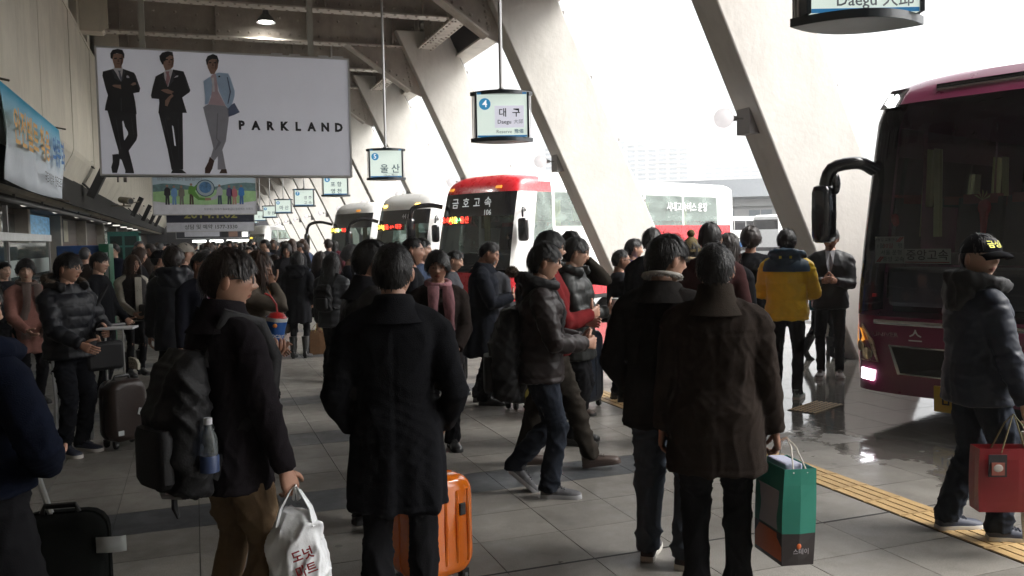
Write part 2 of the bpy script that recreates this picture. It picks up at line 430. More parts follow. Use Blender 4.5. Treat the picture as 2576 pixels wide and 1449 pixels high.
b.add([P0+Vector((0, -0.17, 0)), P1+Vector((0, -0.17, 0)), P1+Vector((0, 0.17, 0)), P0+Vector((0, 0.17, 0)),
       P0+nn*0.035+Vector((0, -0.17, 0)), P1+nn*0.035+Vector((0, -0.17, 0)), P1+nn*0.035+Vector((0, 0.17, 0)), P0+nn*0.035+Vector((0, 0.17, 0))],
      [(0,3,2,1),(4,5,6,7),(0,1,5,4),(1,2,6,5),(2,3,7,6),(3,0,4,7)])
gf_me = new_mesh('gusset_flange', b, M_STEEL_L, smooth=False)
b = MB()
for k in range(9):
    q = Vector((3.9, 0, 6.42)).lerp(Vector((5.3, 0, 5.62)), k/8); rivet(b, (q.x+0.06, -0.023, q.z+0.05), '-y')
    rivet(b, (5.2+0.02*k, -0.023, 6.5-0.11*k), '-y')
gr_me = new_mesh('gusset_rivets', b, M_STEEL)
for k in range(-9, 26):
    y = 9.55+3.125*k; main = (k % 2 == 0)
    e = link('girder', (GM if main else GS)[0], ceil, (0, y, 0))
    link('flange', (GM if main else GS)[1], e); 
    if -1 < k < 14:
        link('stiffener', GM[2], e); o = link('rivets', GM[3], e, kind='stuff')
    if main and k > -2:
        link('gusset_plate', gus_me, e); link('gusset_flange', gf_me, e)
        if k < 12: link('gusset_rivets', gr_me, e, kind='stuff')
# beam along the column heads, and the eaves beam outside it
for n in range(-5, 12):
    y0, y1 = 9.55+6.25*n+0.27, 9.55+6.25*(n+1)-0.27
    b = MB(); b.box(5.68, 5.72, y0, y1, 6.55, 7.6); o = ob('head_beam', b, M_STEEL, ceil, smooth=False)
    b = MB(); b.box(5.50, 5.90, y0, y1, 6.50, 6.54); ob('flange', b, M_STEEL_L, o, smooth=False)
    if 0 <= n < 6:
        b = MB(); y = y0+0.12; k = 0
        while y < y1-0.05:
            for x in (5.56, 5.84): rivet(b, (x, y+0.08*(x > 5.7), 6.50), '-z', 0.024)
            rivet(b, (5.679, y, 6.72), '-x', 0.026); rivet(b, (5.679, y+0.1, 7.0), '-x', 0.026)
            if (k//3) % 3 == 0: rivet(b, (5.63, y, 6.50), '-z', 0.022); rivet(b, (5.77, y, 6.50), '-z', 0.022)
            y += 0.24; k += 1
        ob('rivets', b, M_STEEL, o, kind='stuff')
b = MB(); b.box(6.62, 6.82, -24, 92, 6.42, 7.74); ob('eaves_beam', b, mat('dark_blue_grey_steel', (0.05, 0.052, 0.062), 0.6), ceil, smooth=False)
b = MB(); b.box(6.5, 7.0, -24, 92, 6.37, 6.415); ob('eaves_flange', b, M_STEEL_L, ceil, smooth=False)
b = MB()
for y in np.arange(-23, 92, 1.04): b.box(-2.2, 6.6, y-0.05, y+0.05, 7.63, 7.74)
ob('purlins', b, M_DECK, ceil, smooth=False, kind='stuff')

# ------------------------------------------------------------------ building on the left: leaning panels above the shop fronts
M_PANEL = mat('cream_concrete_panel', (0.72, 0.68, 0.575), 0.8, var=0.1, scale=1.6, bump=0.2, bscale=40, dirt=0.35)
b = MB(); b.box(-6.6, -4.9, -24, 92, -0.05, 8.0)
bwall = ob('side_wall', b, mat('brown_grey_wall', (0.115, 0.098, 0.085), 0.8, var=0.15, scale=1), kind='structure')
PW = 1.95
def panel_mesh(w):
    b = MB()
    prof = [(-2.2, 6.5), (-2.2, 3.68), (-2.23, 3.58), (-2.73, 2.66), (-2.76, 2.62), (-2.96, 2.62), (-2.45, 3.62), (-2.45, 6.5)]
    b.slab(prof, -w/2+0.014, w/2-0.014)
    return new_mesh('wall_panel', b, M_PANEL, smooth=False)
pm = panel_mesh(PW)
NPAN = 0
for k in range(-19, 41):
    o = link('wall_panel', pm, bwall, (random.uniform(-0.006, 0.006), 13.93+PW*(k+0.5), 0))
b = MB(); b.box(-2.52, -2.46, -24, 92, 2.62, 6.5); ob('panel_backing', b, mat('black_gap', (0.02, 0.019, 0.017), 0.9), bwall, smooth=False)
b = MB(); b.box(-2.5, -2.205, -0.28, 0.28, 6.5, 7.74); pil_me = new_mesh('pilaster', b, M_PANEL, smooth=False)
b = MB(); b.box(-2.47, -2.42, -0.7, 0.7, 6.5, 7.74); cw_me = new_mesh('clerestory_pane', b, mat('dirty_dark_glass', (0.025, 0.022, 0.018), 0.3), smooth=False)
b = MB(); b.box(-2.5, -2.19, -0.98, 0.98, 6.44, 6.52); sill_me = new_mesh('clerestory_sill', b, M_PANEL, smooth=False)
for k in range(-14, 40):
    y = 13.93+PW*k
    link('pilaster', pil_me, bwall, (0, y, 0)); link('clerestory_pane', cw_me, bwall, (0, y+PW/2, 0)); link('clerestory_sill', sill_me, bwall, (0, y+PW/2, 0.003))
# corner stiffener haunches at the girder ends
b = MB(); b.slab([(-2.19, 6.5), (-1.75, 6.5), (-1.62, 6.62), (-1.62, 7.7), (-2.19, 7.7)], -0.22, 0.22)
h_me = new_mesh('haunch', b, M_PANEL, smooth=False)
for k in range(0, 20): link('haunch', h_me, bwall, (0, 9.55+3.125*k, 0))
# soffit, pipe, downlights
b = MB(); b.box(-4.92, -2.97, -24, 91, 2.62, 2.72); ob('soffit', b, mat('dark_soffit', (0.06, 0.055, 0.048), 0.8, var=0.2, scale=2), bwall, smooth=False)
b = MB(); b.tube([(-2.85, -20, 2.5), (-2.85, 34, 2.5)], 0.045, 10); 
for y in range(8, 34, 3): b.box(-2.87, -2.83, y-0.02, y+0.02, 2.5, 2.62)
tag(ob('ceiling_pipe', b, mat('grey_pipe', (0.13, 0.13, 0.13), 0.4, 0.3)), 'dark grey service pipe slung under the wall soffit', 'pipe')
b = MB(); b.lathe([(0.15, 0), (0.16, -0.03), (0.13, -0.05), (0.02, -0.055)], 16); dl_me = new_mesh('downlight', b, mat('downlight_opal', (0.5, 0.5, 0.48), 0.4, emit=(1, 0.95, 0.85), estr=0.35))
for i, y in enumerate((21, 25.5, 30, 34.5, 39, 43.5, 48, 52.5, 57)):
    tag(link('downlight', dl_me, None, (-3.25, y, 2.62)), 'small round downlight under the dark soffit', 'lamp', 'downlights under the soffit')
# far end of the hall, and an added wall behind the camera
b = MB(); b.box(-6.5, 14, -9.3, -9.0, -0.05, 8.0)
ob('added_back_wall', b, M_PANEL, kind='structure')  # unseen wall, added to cut light from behind; pale face bounces fill
b = MB(); b.box(-6.5, 11, 88, 88.3, -0.05, 8.0)
ob('far_end_wall', b, mat('dark_end_wall', (0.05, 0.05, 0.06), 0.7, var=0.2, scale=0.6), kind='structure')
# ------------------------------------------------------------------ hanging bay signs
M_NAVY = mat('navy_sign_cap', (0.012, 0.02, 0.028), 0.35, var=0.1, coat=0.3)
M_SIGNF = mat('lit_sign_face', (0.6, 0.68, 0.62), 0.35, var=0.02, emit=(0.80, 0.92, 0.84), estr=0.22)
M_SIGNB = mat('sign_blue', (0.02, 0.13, 0.32), 0.4, var=0.03, emit=(0.03, 0.2, 0.42), estr=0.18)
M_SIGNK = mat('sign_black_print', (0.012, 0.016, 0.02), 0.5, var=0.03)
M_SIGNG = mat('sign_grey_print', (0.2, 0.22, 0.26), 0.5, var=0.03)
M_SIGNT = mat('sign_teal_print', (0.03, 0.10, 0.15), 0.5, var=0.03)
M_SILVER = mat('brushed_silver', (0.55, 0.55, 0.55), 0.35, 0.9, var=0.06)
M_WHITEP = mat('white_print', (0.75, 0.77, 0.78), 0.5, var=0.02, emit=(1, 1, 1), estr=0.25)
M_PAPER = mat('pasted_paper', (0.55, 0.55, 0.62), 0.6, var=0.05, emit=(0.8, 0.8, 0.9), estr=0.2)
def lens(hw, bulge, n=14, y0=0.0):
    p = []
    for k in range(n+1):
        x = -hw + 2*hw*k/n; p.append((x, y0-bulge*(1-(x/hw)**2)))
    for k in range(n, -1, -1):
        x = -hw + 2*hw*k/n; p.append((x, y0+bulge*(1-(x/hw)**2)))
    q = []
    for a in p:
        if not q or (abs(a[0]-q[-1][0])+abs(a[1]-q[-1][1])) > 1e-6: q.append(a)
    if abs(q[0][0]-q[-1][0])+abs(q[0][1]-q[-1][1]) < 1e-6: q.pop()
    return q
def disc(r, n=24): return [(r*math.cos(2*math.pi*k/n), r*math.sin(2*math.pi*k/n)) for k in range(n)]
W2, BUL, SH = 0.36, 0.20, 0.55
b = MB(); b.slab(lens(W2, BUL), -0.022, 0.022, 'z'); cap_me = new_mesh('sign_cap', b, M_NAVY, ang=50)
b = MB(); b.slab(lens(W2*0.985, BUL*0.97), -0.0245, -0.0225, 'z'); under_me = new_mesh('underside', b, mat('sign_underside', (0.42, 0.47, 0.50), 0.35, var=0.2, scale=3), smooth=False)
b = MB(); b.slab([(-0.285, -0.11), (0.285, -0.11), (0.285, 0.11), (-0.285, 0.11)], 0, SH-0.044, 'z'); face_me = new_mesh('lit_panel', b, M_SIGNF, smooth=False)
b = MB(); b.box(-0.283, 0.283, -0.1135, -0.111, 0.0, 0.022)
strip_me = new_mesh('blue_edge', b, M_SIGNB, smooth=False)
b = MB(); b.box(-0.012, 0.012, -0.119, 0.119, 0, SH-0.044)
jamb_me = new_mesh('jamb', b, M_NAVY, smooth=False)
b = MB(); b.tube([(0, -0.005, 0), (0, -0.005, SH-0.044)], 0.006, 6)
rods_me = new_mesh('corner_rod', b, M_SILVER)
SIGN = [ # y, number, lines, label
    (3.85, '3', [('Daegu 大邱', 0.085, 0.05, 0.105, M_SIGNG)], 'lit hanging bay sign cut off by the top edge of the photo'),
    (9.61, '4', None, 'lit hanging bay sign with blue 4 and Daegu pasted on'),
    (16.07, '5', [('울 산', 0.17, 0.07, 0.19, M_SIGNT), ('Ulsan 蔚山', 0.055, 0.08, 0.075, M_SIGNG)], 'lit hanging bay sign with blue 5 and the word Ulsan'),
    (22.17, '6', [('포 항', 0.13, 0.02, 0.29, M_SIGNT), ('영 천', 0.13, 0.02, 0.12, M_SIGNT)], 'lit hanging bay sign 6 just under the billboard corner'),
    (28.76, '7', [('경 주', 0.12, 0.12, 0.28, M_SIGNG), ('고 속', 0.12, 0.12, 0.12, M_SIGNG)], 'lit hanging bay sign 7, two beyond Ulsan'),
    (35.6, '8', [('마 산', 0.17, 0.03, 0.22, M_SIGNT)], 'lit hanging bay sign 8 showing Masan'),
    (42.0, '9', [('창 원', 0.16, 0.06, 0.22, M_SIGNT)], 'lit hanging bay sign 9 partly behind sign 8'),
    (48.4, '10', [('진 주', 0.15, 0.05, 0.22, M_SIGNG)], 'lit hanging bay sign 10, small and far'),
    (54.8, '11', [], 'blank looking lit sign among the farthest bays'), (61.2, '12', [], 'blank looking lit sign among the farthest bays'),
    (67.6, '13', [], 'blank looking lit sign among the farthest bays'), (74.0, '14', [], 'blank looking lit sign among the farthest bays')]
for y, num, lines, lab in SIGN:
    t = thing('hanging_sign', lab, 'sign', (3.4, y, 2.82), R(-20 if y < 5 else -17 if y < 12 else -12), 'lit bay signs hanging over the platform')
    u_ = link('bottom_cap', cap_me, t, (0, 0, 0.022)); link('underside', under_me, u_); link('top_cap', cap_me, t, (0, 0, SH-0.0))
    link('lit_panel', face_me, t, (0, 0, 0.044)); link('blue_edge', strip_me, t, (0, 0, 0.044)); link('blue_edge', strip_me, t, (0, 0, SH-0.022))
    for x in (-0.298, 0.298): link('jamb', jamb_me, t, (x, 0, 0.044))
    for x in (-0.335, -0.318, 0.318, 0.335): link('corner_rod', rods_me, t, (x, 0, 0.044))
    b = MB(); b.tube([(0, 0, SH+0.02), (0, 0, 6.6-2.82 if y > 5 else 3.7)], 0.022, 8); b.lathe([(0.05, 0), (0.05, 0.03), (0.02, 0.05)], 10, (0, 0, SH+0.02))
    ob('hanger_rod', b, M_SILVER, t)
    if y < 66:
        b = MB(); b.slab(disc(0.066), -0.116, -0.113, M=Matrix.Translation((-0.195, 0, 0.42))); ob('number_disc', b, mat('disc_blue', (0.03, 0.22, 0.42), 0.4, emit=(0.05, 0.3, 0.55), estr=0.2), t, smooth=False)
        text(num, 0.115, M_WHITEP, t, (-0.195, -0.1175, 0.42), weight=0.012)
    if lines is None:
        b = MB(); b.box(-0.085, 0.25, -0.116, -0.113, 0.15, 0.40); ob('pasted_paper', b, M_PAPER, t, smooth=False)
        text('대  구', 0.105, M_SIGNK, t, (0.085, -0.1185, 0.315), weight=0.012)
        text('Daegu', 0.062, M_SIGNK, t, (0.025, -0.1185, 0.215), weight=0.008); text('大邱', 0.055, M_SIGNG, t, (0.185, -0.1185, 0.215))
        text('Reserve', 0.055, M_SIGNG, t, (0.02, -0.1175, 0.105)); text('豫備', 0.055, mat('sign_blue_print', (0.05, 0.16, 0.3), 0.5), t, (0.19, -0.1175, 0.105), weight=0.006)
    else:
        for s, sz, x, z, m in lines: text(s, sz, m, t, (x, -0.1155, z), weight=0.008)
        if num == '5':
            b = MB(); b.box(-0.06, 0.22, -0.116, -0.113, 0.115, 0.118); ob('underline', b, M_SIGNT, t, smooth=False)
        if num == '3':  # lettering on the side bay face as well
            text('大邱', 0.085, M_SIGNG, t, (-0.289, 0.0, 0.08), (0, 0, R(-90)))

# ------------------------------------------------------------------ billboards
M_BOARD = mat('billboard_print_ground', (0.66, 0.67, 0.74), 0.55, var=0.05, scale=1.5, emit=(0.62, 0.63, 0.70), estr=0.05)
M_INK = mat('ink_near_black', (0.010, 0.010, 0.013), 0.6, var=0.1)
M_ALU = mat('aluminium_frame', (0.5, 0.5, 0.5), 0.4, 0.6, var=0.05)
def board(name, label, x0, x1, z0, z1, y, m, depth=0.22, poles=(), top=7.6, frame=0.022):
    t = thing(name, label, 'billboard', ((x0+x1)/2, y, z0)); w = (x1-x0)/2; h = z1-z0
    b = MB(); b.box(-w, w, 0, depth, 0, h); ob('panel', b, m, t, smooth=False)
    b = MB(); b.box(-w-frame, w+frame, -0.012, depth+0.01, h, h+frame); b.box(-w-frame, w+frame, -0.012, depth+0.01, -frame, 0)
    b.box(-w-frame, -w, -0.012, depth+0.01, 0, h); b.box(w, w+frame, -0.012, depth+0.01, 0, h); ob('frame', b, M_ALU, t, smooth=False)
    for px in poles:
        b = MB(); b.box(px-0.035, px+0.035, depth/2-0.03, depth/2+0.03, h+frame, top-z0); ob('hanger_pole', b, mat('pole_beige', (0.30, 0.29, 0.25), 0.5), t, smooth=False)
    return t, w, h
tb, w, h = board('billboard', 'large white billboard with three men in suits', -1.03, 2.05, 2.6, 4.15, 12.0, M_BOARD, poles=(-1.02, 1.07))
b = MB()
for x in (0.62, 0.85, 1.22, 1.42): b.box(x-0.07, x+0.07, 0.02, 0.12, h+0.022, h+0.05)
ob('top_clip', b, M_ALU, tb, smooth=False)
def uvz(p):   # coordinates read off the print, to metres on the panel
    x, y = p; top = 58+0.0285*x; bot = 1335-0.004*x
    return (-w+2*w*x/2560.0, h*(1-(y-top)/(bot-top)))
LAY = [0]
def ink(name, pts, m, lay):
    b = MB(); b.slab([uvz(p) for p in pts], -0.0015-0.0012*lay, -0.0002-0.0012*lay); return ob(name, b, m, tb, smooth=False)
M_FSKIN = mat('print_skin', (0.27, 0.16, 0.12), 0.6, var=0.1); M_SHIRT = mat('print_shirt', (0.55, 0.54, 0.58), 0.6)
M_TIE = mat('print_tie_grey', (0.13, 0.14, 0.18), 0.6); M_TIEP = mat('print_tie_pink', (0.33, 0.18, 0.2), 0.6, var=0.3, scale=40)
M_LBLUE = mat('print_light_blue', (0.34, 0.46, 0.62), 0.6, var=0.12); M_LBLUE2 = mat('print_blue_shade', (0.10, 0.13, 0.22), 0.6)
M_GTR = mat('print_grey_trousers', (0.28, 0.28, 0.32), 0.6, var=0.1); M_PINKS = mat('print_pink_shirt', (0.46, 0.34, 0.38), 0.6, var=0.15); M_BRSH = mat('print_brown_shoe', (0.06, 0.03, 0.022), 0.6)
M_INK2 = mat('print_dark_trousers', (0.014, 0.014, 0.018), 0.6, var=0.1)
# man 1
ink('printed_trousers', [(75,685),(345,705),(352,940),(340,985),(262,1095),(285,1210),(300,1290),(222,1300),(190,1190),(160,1165),(165,1105),(120,900)], M_INK2, 0)
ink('printed_ground_gap', [(212,800),(222,990),(228,985),(262,930),(262,905),(235,850),(222,790)], M_BOARD, 1)
ink('printed_shoe', [(103,1135),(160,1128),(175,1170),(165,1240),(140,1322),(96,1322),(88,1265),(105,1210)], M_INK2, 1)
ink('printed_shoe', [(222,1288),(300,1290),(304,1324),(218,1324)], M_INK2, 1)
ink('printed_jacket', [(150,268),(50,298),(44,340),(72,480),(88,535),(60,640),(52,690),(200,702),(354,722),(345,600),(330,510),(388,500),(398,460),(360,330),(345,303),(240,266),(218,395)], M_INK, 2)
ink('printed_shirt', [(150,266),(162,250),(235,250),(242,268),(220,395),(180,320)], M_SHIRT, 3)
ink('printed_tie', [(190,285),(220,285),(216,305),(230,370),(219,398),(204,355),(200,305)], M_TIE, 4)
ink('printed_face', [(142,150),(155,115),(240,115),(254,150),(244,205),(230,235),(228,262),(165,262),(160,235),(150,200)], M_FSKIN, 4)
ink('printed_hair', [(130,165),(128,115),(150,80),(200,68),(245,78),(262,120),(258,165),(248,150),(240,122),(190,112),(158,122),(146,170)], M_INK, 5)
ink('printed_hand', [(132,437),(150,428),(214,428),(216,472),(190,462),(150,452)], M_FSKIN, 3)
ink('printed_hand', [(308,425),(330,404),(356,400),(362,420),(330,434)], M_FSKIN, 3)
ink('printed_pocket_square', [(270,338),(285,332),(298,345),(298,358),(274,357)], M_SHIRT, 3)
# man 2
ink('printed_trousers', [(565,695),(802,700),(795,990),(785,1280),(670,1285),(640,1080),(595,850)], M_INK2, 0)
ink('printed_ground_gap', [(692,830),(708,1035),(722,1040),(716,960),(704,840)], M_BOARD, 1)
ink('printed_shoe', [(662,1320),(680,1282),(775,1282),(818,1320)], M_INK2, 1)
ink('printed_jacket', [(636,290),(552,335),(520,440),(498,530),(505,560),(575,565),(578,600),(564,708),(845,700),(830,640),(805,545),(880,490),(888,470),(850,340),(828,280),(725,262),(665,440)], M_INK, 2)
ink('printed_shirt', [(634,295),(650,268),(712,262),(722,275),(670,440),(640,360)], M_SHIRT, 3)
ink('printed_tie', [(650,285),(690,282),(682,305),(695,350),(665,435),(648,390),(660,320)], M_TIEP, 4)
ink('printed_face', [(618,170),(640,120),(690,110),(734,125),(738,175),(728,235),(700,262),(650,275),(636,240)], M_FSKIN, 4)
ink('printed_hair', [(622,215),(600,170),(596,130),(625,95),(680,80),(728,88),(735,130),(700,120),(662,145),(650,190),(640,175),(632,215)], M_INK, 5)
ink('printed_hand', [(596,475),(625,464),(665,462),(728,490),(700,500),(712,512),(668,510),(640,500)], M_FSKIN, 3)
ink('printed_hand', [(705,512),(720,530),(690,560),(672,600),(655,638),(632,630),(635,580),(665,545)], M_FSKIN, 3)
ink('printed_pocket_square', [(730,348),(752,326),(776,322),(770,336)], M_SHIRT, 3)
# man 3
ink('printed_trousers', [(1008,640),(1060,610),(1240,625),(1268,660),(1265,760),(1228,985),(1185,1080),(1100,1190),(1068,1150),(1098,1060),(1060,880)], M_GTR, 1)
ink('printed_trousers', [(1140,1120),(1190,1080),(1205,1180),(1218,1275),(1132,1278)], M_GTR, 0)
ink('printed_shoe', [(1058,1145),(1102,1190),(1078,1270),(1050,1318),(1002,1318),(1004,1265),(1040,1200)], M_BRSH, 2)
ink('printed_shoe', [(1148,1316),(1170,1275),(1222,1272),(1230,1316)], M_BRSH, 2)
ink('printed_jacket_back', [(1255,640),(1330,590),(1382,685),(1322,715),(1265,735)], M_LBLUE2, 1)
ink('printed_jacket', [(1095,325),(1022,375),(1035,540),(1028,612),(1062,606),(1100,500),(1112,400)], M_LBLUE, 5)
ink('printed_jacket', [(1150,295),(1185,285),(1278,292),(1300,340),(1338,470),(1335,520),(1305,605),(1262,650),(1235,610),(1180,480),(1160,380)], M_LBLUE, 5)
ink('printed_shirt', [(1098,330),(1125,295),(1160,300),(1165,470),(1240,625),(1062,610),(1095,530)], M_PINKS, 4)
ink('printed_scarf', [(1105,340),(1130,335),(1135,480),(1110,482),(1112,420)], M_SHIRT, 6)
ink('printed_face', [(1062,190),(1080,140),(1160,140),(1180,190),(1172,240),(1135,300),(1100,300),(1072,240)], M_FSKIN, 5)
ink('printed_hair', [(1062,210),(1055,160),(1075,120),(1130,98),(1172,115),(1188,165),(1176,205),(1165,150),(1120,148),(1085,165),(1072,205)], M_INK, 6)
ink('printed_brooch', [(1175,318),(1192,316),(1194,332),(1178,334)], M_INK, 7)
M_LAP = mat('print_lapel_sheen', (0.035, 0.036, 0.045), 0.5)
for nm_, pts_ in (('printed_lapel', [(150,270),(135,300),(160,345),(150,355),(212,398),(180,320)]), ('printed_lapel', [(240,268),(262,300),(240,345),(250,352),(222,398),(238,310)]), ('printed_sleeve_sheen', [(345,330),(352,330),(388,460),(380,470)]), ('printed_hem_sheen', [(208,560),(214,560),(212,695),(204,695)]), ('printed_crease', [(150,760),(154,760),(190,1080),(184,1085)]), ('printed_crease', [(300,760),(304,760),(318,930),(312,930)]),
    ('printed_lapel', [(634,296),(616,330),(640,370),(628,382),(662,440),(640,360)]), ('printed_lapel', [(724,276),(748,310),(720,360),(730,370),(672,440),(712,320)]), ('printed_sleeve_sheen', [(836,340),(843,340),(876,462),(868,470)]), ('printed_crease', [(625,760),(630,760),(690,1180),(684,1180)]), ('printed_crease', [(752,760),(757,760),(750,1180),(745,1180)])):
    ink(nm_, pts_, M_LAP, 4)
M_LAP2 = mat('print_trouser_shade', (0.19, 0.19, 0.225), 0.6)
ink('printed_crease', [(1150,700),(1160,700),(1140,960),(1180,1000),(1120,1080),(1112,1075),(1150,990),(1128,960)], M_LAP2, 3)
ink('printed_sleeve_shade', [(1262,330),(1272,330),(1300,480),(1268,600),(1258,600),(1285,480)], M_LBLUE2, 7)
M_FSH = mat('print_face_shade', (0.13, 0.07, 0.05), 0.6)
for fx, fy in ((200, 168), (690, 168), (1122, 190)):     # printed features
    for dx in (-24, 24): ink('printed_eye', [(fx+dx-13, fy-8), (fx+dx+13, fy-10), (fx+dx+12, fy+2), (fx+dx-12, fy+3)], M_INK, 8)
    ink('printed_nose', [(fx-4, fy+4), (fx+8, fy+4), (fx+12, fy+32), (fx-6, fy+34)], M_FSH, 8)
    ink('printed_mouth', [(fx-16, fy+46), (fx+16, fy+45), (fx+10, fy+53), (fx-12, fy+53)], M_FSH, 8)
    ink('printed_jaw_shade', [(fx+34, fy-40), (fx+48, fy-20), (fx+40, fy+40), (fx+18, fy+72), (fx+24, fy+30)], M_FSH, 7)
for i, c in enumerate('PARKLAND'):
    x, z = uvz((1395+(2440-1395)*i/7.0, 822+6.0*i/7*1.6)); text(c, 0.152, M_INK, tb, (x, -0.002, z), weight=0.055, sx=0.92)

M_BSKY = mat('print_pale_sky', (0.4, 0.52, 0.6), 0.6, var=0.15, scale=0.8); M_BGRASS = mat('print_grass', (0.3, 0.5, 0.24), 0.6, var=0.3, scale=3); M_BWHITE = mat('print_white_edge', (0.6, 0.61, 0.67), 0.6)
t2, w2, h2 = board('billboard', 'smaller billboard with people holding hands around a globe', -0.95, 1.66, 2.5, 3.52, 25.0, M_BWHITE, poles=(), top=7.6)
def pr2(name, pts, m, lay):   # pts in 0..1 board units
    b = MB(); b.slab([(-w2+2*w2*u, h2*(1-v)) for u, v in pts], -0.002-0.0015*lay, -0.0002-0.0015*lay); return ob(name, b, m, t2, smooth=False)
pr2('printed_sky', [(0,0),(1,0),(1,0.42),(0,0.42)], M_BSKY, 0)
pr2('printed_hills', [(0,0.24),(0.1,0.2),(0.25,0.22),(0.45,0.3),(0.6,0.28),(0.75,0.2),(0.9,0.17),(1,0.19),(1,0.44),(0,0.44)], mat('print_hills', (0.10, 0.19, 0.2), 0.6, var=0.4, scale=8), 1)
pr2('printed_lawn', [(0,0.42),(0.3,0.36),(0.7,0.36),(1,0.4),(1,0.66),(0.75,0.74),(0.5,0.76),(0.25,0.74),(0,0.66)], M_BGRASS, 2)
def pman(u, c1, c2, hgt=0.5):
    m1 = mat('print_%.2f_%.2f' % (c1[0], c1[2]), c1, 0.6); m2 = mat('printl_%.2f_%.2f' % (c2[0], c2[2]), c2, 0.6); top = 0.76-hgt; a = 0.022
    pr2('printed_legs', [(u-a*0.8, top+0.26), (u+a*0.8, top+0.26), (u+a*0.9, 0.75), (u+a*0.1, 0.75), (u, top+0.33), (u-a*0.2, 0.75), (u-a, 0.75)], m2, 3)
    pr2('printed_coat', [(u-a*0.5, top+0.07), (u+a*0.5, top+0.07), (u+a*1.3, top+0.12), (u+a*1.4, top+0.26), (u+a, top+0.29), (u-a, top+0.29), (u-a*1.4, top+0.26), (u-a*1.2, top+0.12)], m1, 4)
    pr2('printed_head', [(u+0.013*math.cos(k), top+0.035+0.034*math.sin(k)) for k in np.linspace(0, 2*math.pi, 11)[:-1]], M_FSKIN, 5)
pman(0.135, (0.012, 0.013, 0.018), (0.012, 0.013, 0.02), 0.53); pman(0.20, (0.12, 0.26, 0.5), (0.12, 0.24, 0.45), 0.51); pman(0.27, (0.14, 0.13, 0.11), (0.13, 0.12, 0.11), 0.51)
pman(0.365, (0.08, 0.24, 0.03), (0.05, 0.02, 0.02), 0.57); pman(0.64, (0.36, 0.37, 0.42), (0.03, 0.05, 0.09), 0.54); pman(0.735, (0.06, 0.04, 0.13), (0.03, 0.03, 0.06), 0.52)
pman(0.785, (0.40, 0.11, 0.14), (0.36, 0.2, 0.17), 0.5); pman(0.855, (0.02, 0.15, 0.42), (0.03, 0.1, 0.3), 0.53)
ring = [(0.502+0.092*math.cos(a), 0.32+0.225*math.sin(a)) for a in np.linspace(0, 2*math.pi, 25)[:-1]]
pr2('printed_lens', ring, mat('print_lens_rim', (0.02, 0.05, 0.08), 0.6), 5)
pr2('printed_lens_glass', [(0.502+(u-0.502)*0.9, 0.32+(v-0.32)*0.9) for u, v in ring], mat('print_lens', (0.28, 0.36, 0.42), 0.6), 6)
pr2('printed_globe', [(0.502+(u-0.502)*0.66, 0.30+(v-0.32)*0.66) for u, v in ring], mat('print_globe', (0.05, 0.16, 0.33), 0.6, var=0.6, scale=9), 7)
pr2('printed_arm', [(0.385,0.3),(0.44,0.18),(0.45,0.2),(0.40,0.4),(0.44,0.56),(0.5,0.585),(0.5,0.645),(0.43,0.63),(0.37,0.5)], mat('print_green_arm', (0.08, 0.24, 0.03), 0.6), 5)
pr2('printed_handshake', [(0.495,0.57),(0.55,0.575),(0.555,0.64),(0.495,0.645)], M_FSKIN, 6)
pr2('printed_arm', [(0.55,0.575),(0.60,0.5),(0.625,0.35),(0.635,0.45),(0.61,0.6),(0.555,0.64)], mat('print_white_arm', (0.38, 0.39, 0.44), 0.6), 6)
text('창원에는 미래가 필요합니다', 0.098, M_SIGNG, t2, (-0.63, -0.014, h2*0.91), weight=0.004)
text('창원에는 미래가 필요합니다 창원에는 미래가', 0.068, M_SIGNG, t2, (0.58, -0.014, h2*0.125), weight=0.004)
t3, w3, h3 = board('billboard', 'low navy and white banner board with a phone number', -0.92, 2.28, 2.18, 2.92, 36.0, M_BWHITE)
b = MB(); b.box(-w3, w3, -0.006, -0.001, 0.34, h3); ob('printed_band', b, mat('print_navy', (0.012, 0.014, 0.035), 0.6), t3, smooth=False)
text('2014.1.02', 0.40, mat('print_yellow', (0.34, 0.33, 0.08), 0.6), t3, (0, -0.008, 0.63), weight=0.02, sx=1.25)
text('상담 및 예약 1577-3330', 0.2, M_SIGNK, t3, (0, -0.004, 0.155), weight=0.008)
t4, w4, h4 = board('billboard', 'small far advert strip with pale panel under the navy banner', -0.8, 2.4, 1.98, 2.42, 48.0, mat('print_dark_slate', (0.035, 0.037, 0.05), 0.6))
b = MB(); b.box(-1.2, 0.5, -0.006, -0.001, 0.08, 0.36); ob('printed_panel', b, M_BWHITE, t4, smooth=False)
b = MB(); b.box(0.95, 1.4, -0.006, -0.001, 0.05, 0.4); ob('printed_portrait', b, M_FSKIN, t4, smooth=False)
b = MB(); b.box(0.6, 0.9, -0.006, -0.001, 0.05, 0.4); ob('printed_portrait', b, M_INK, t4, smooth=False)

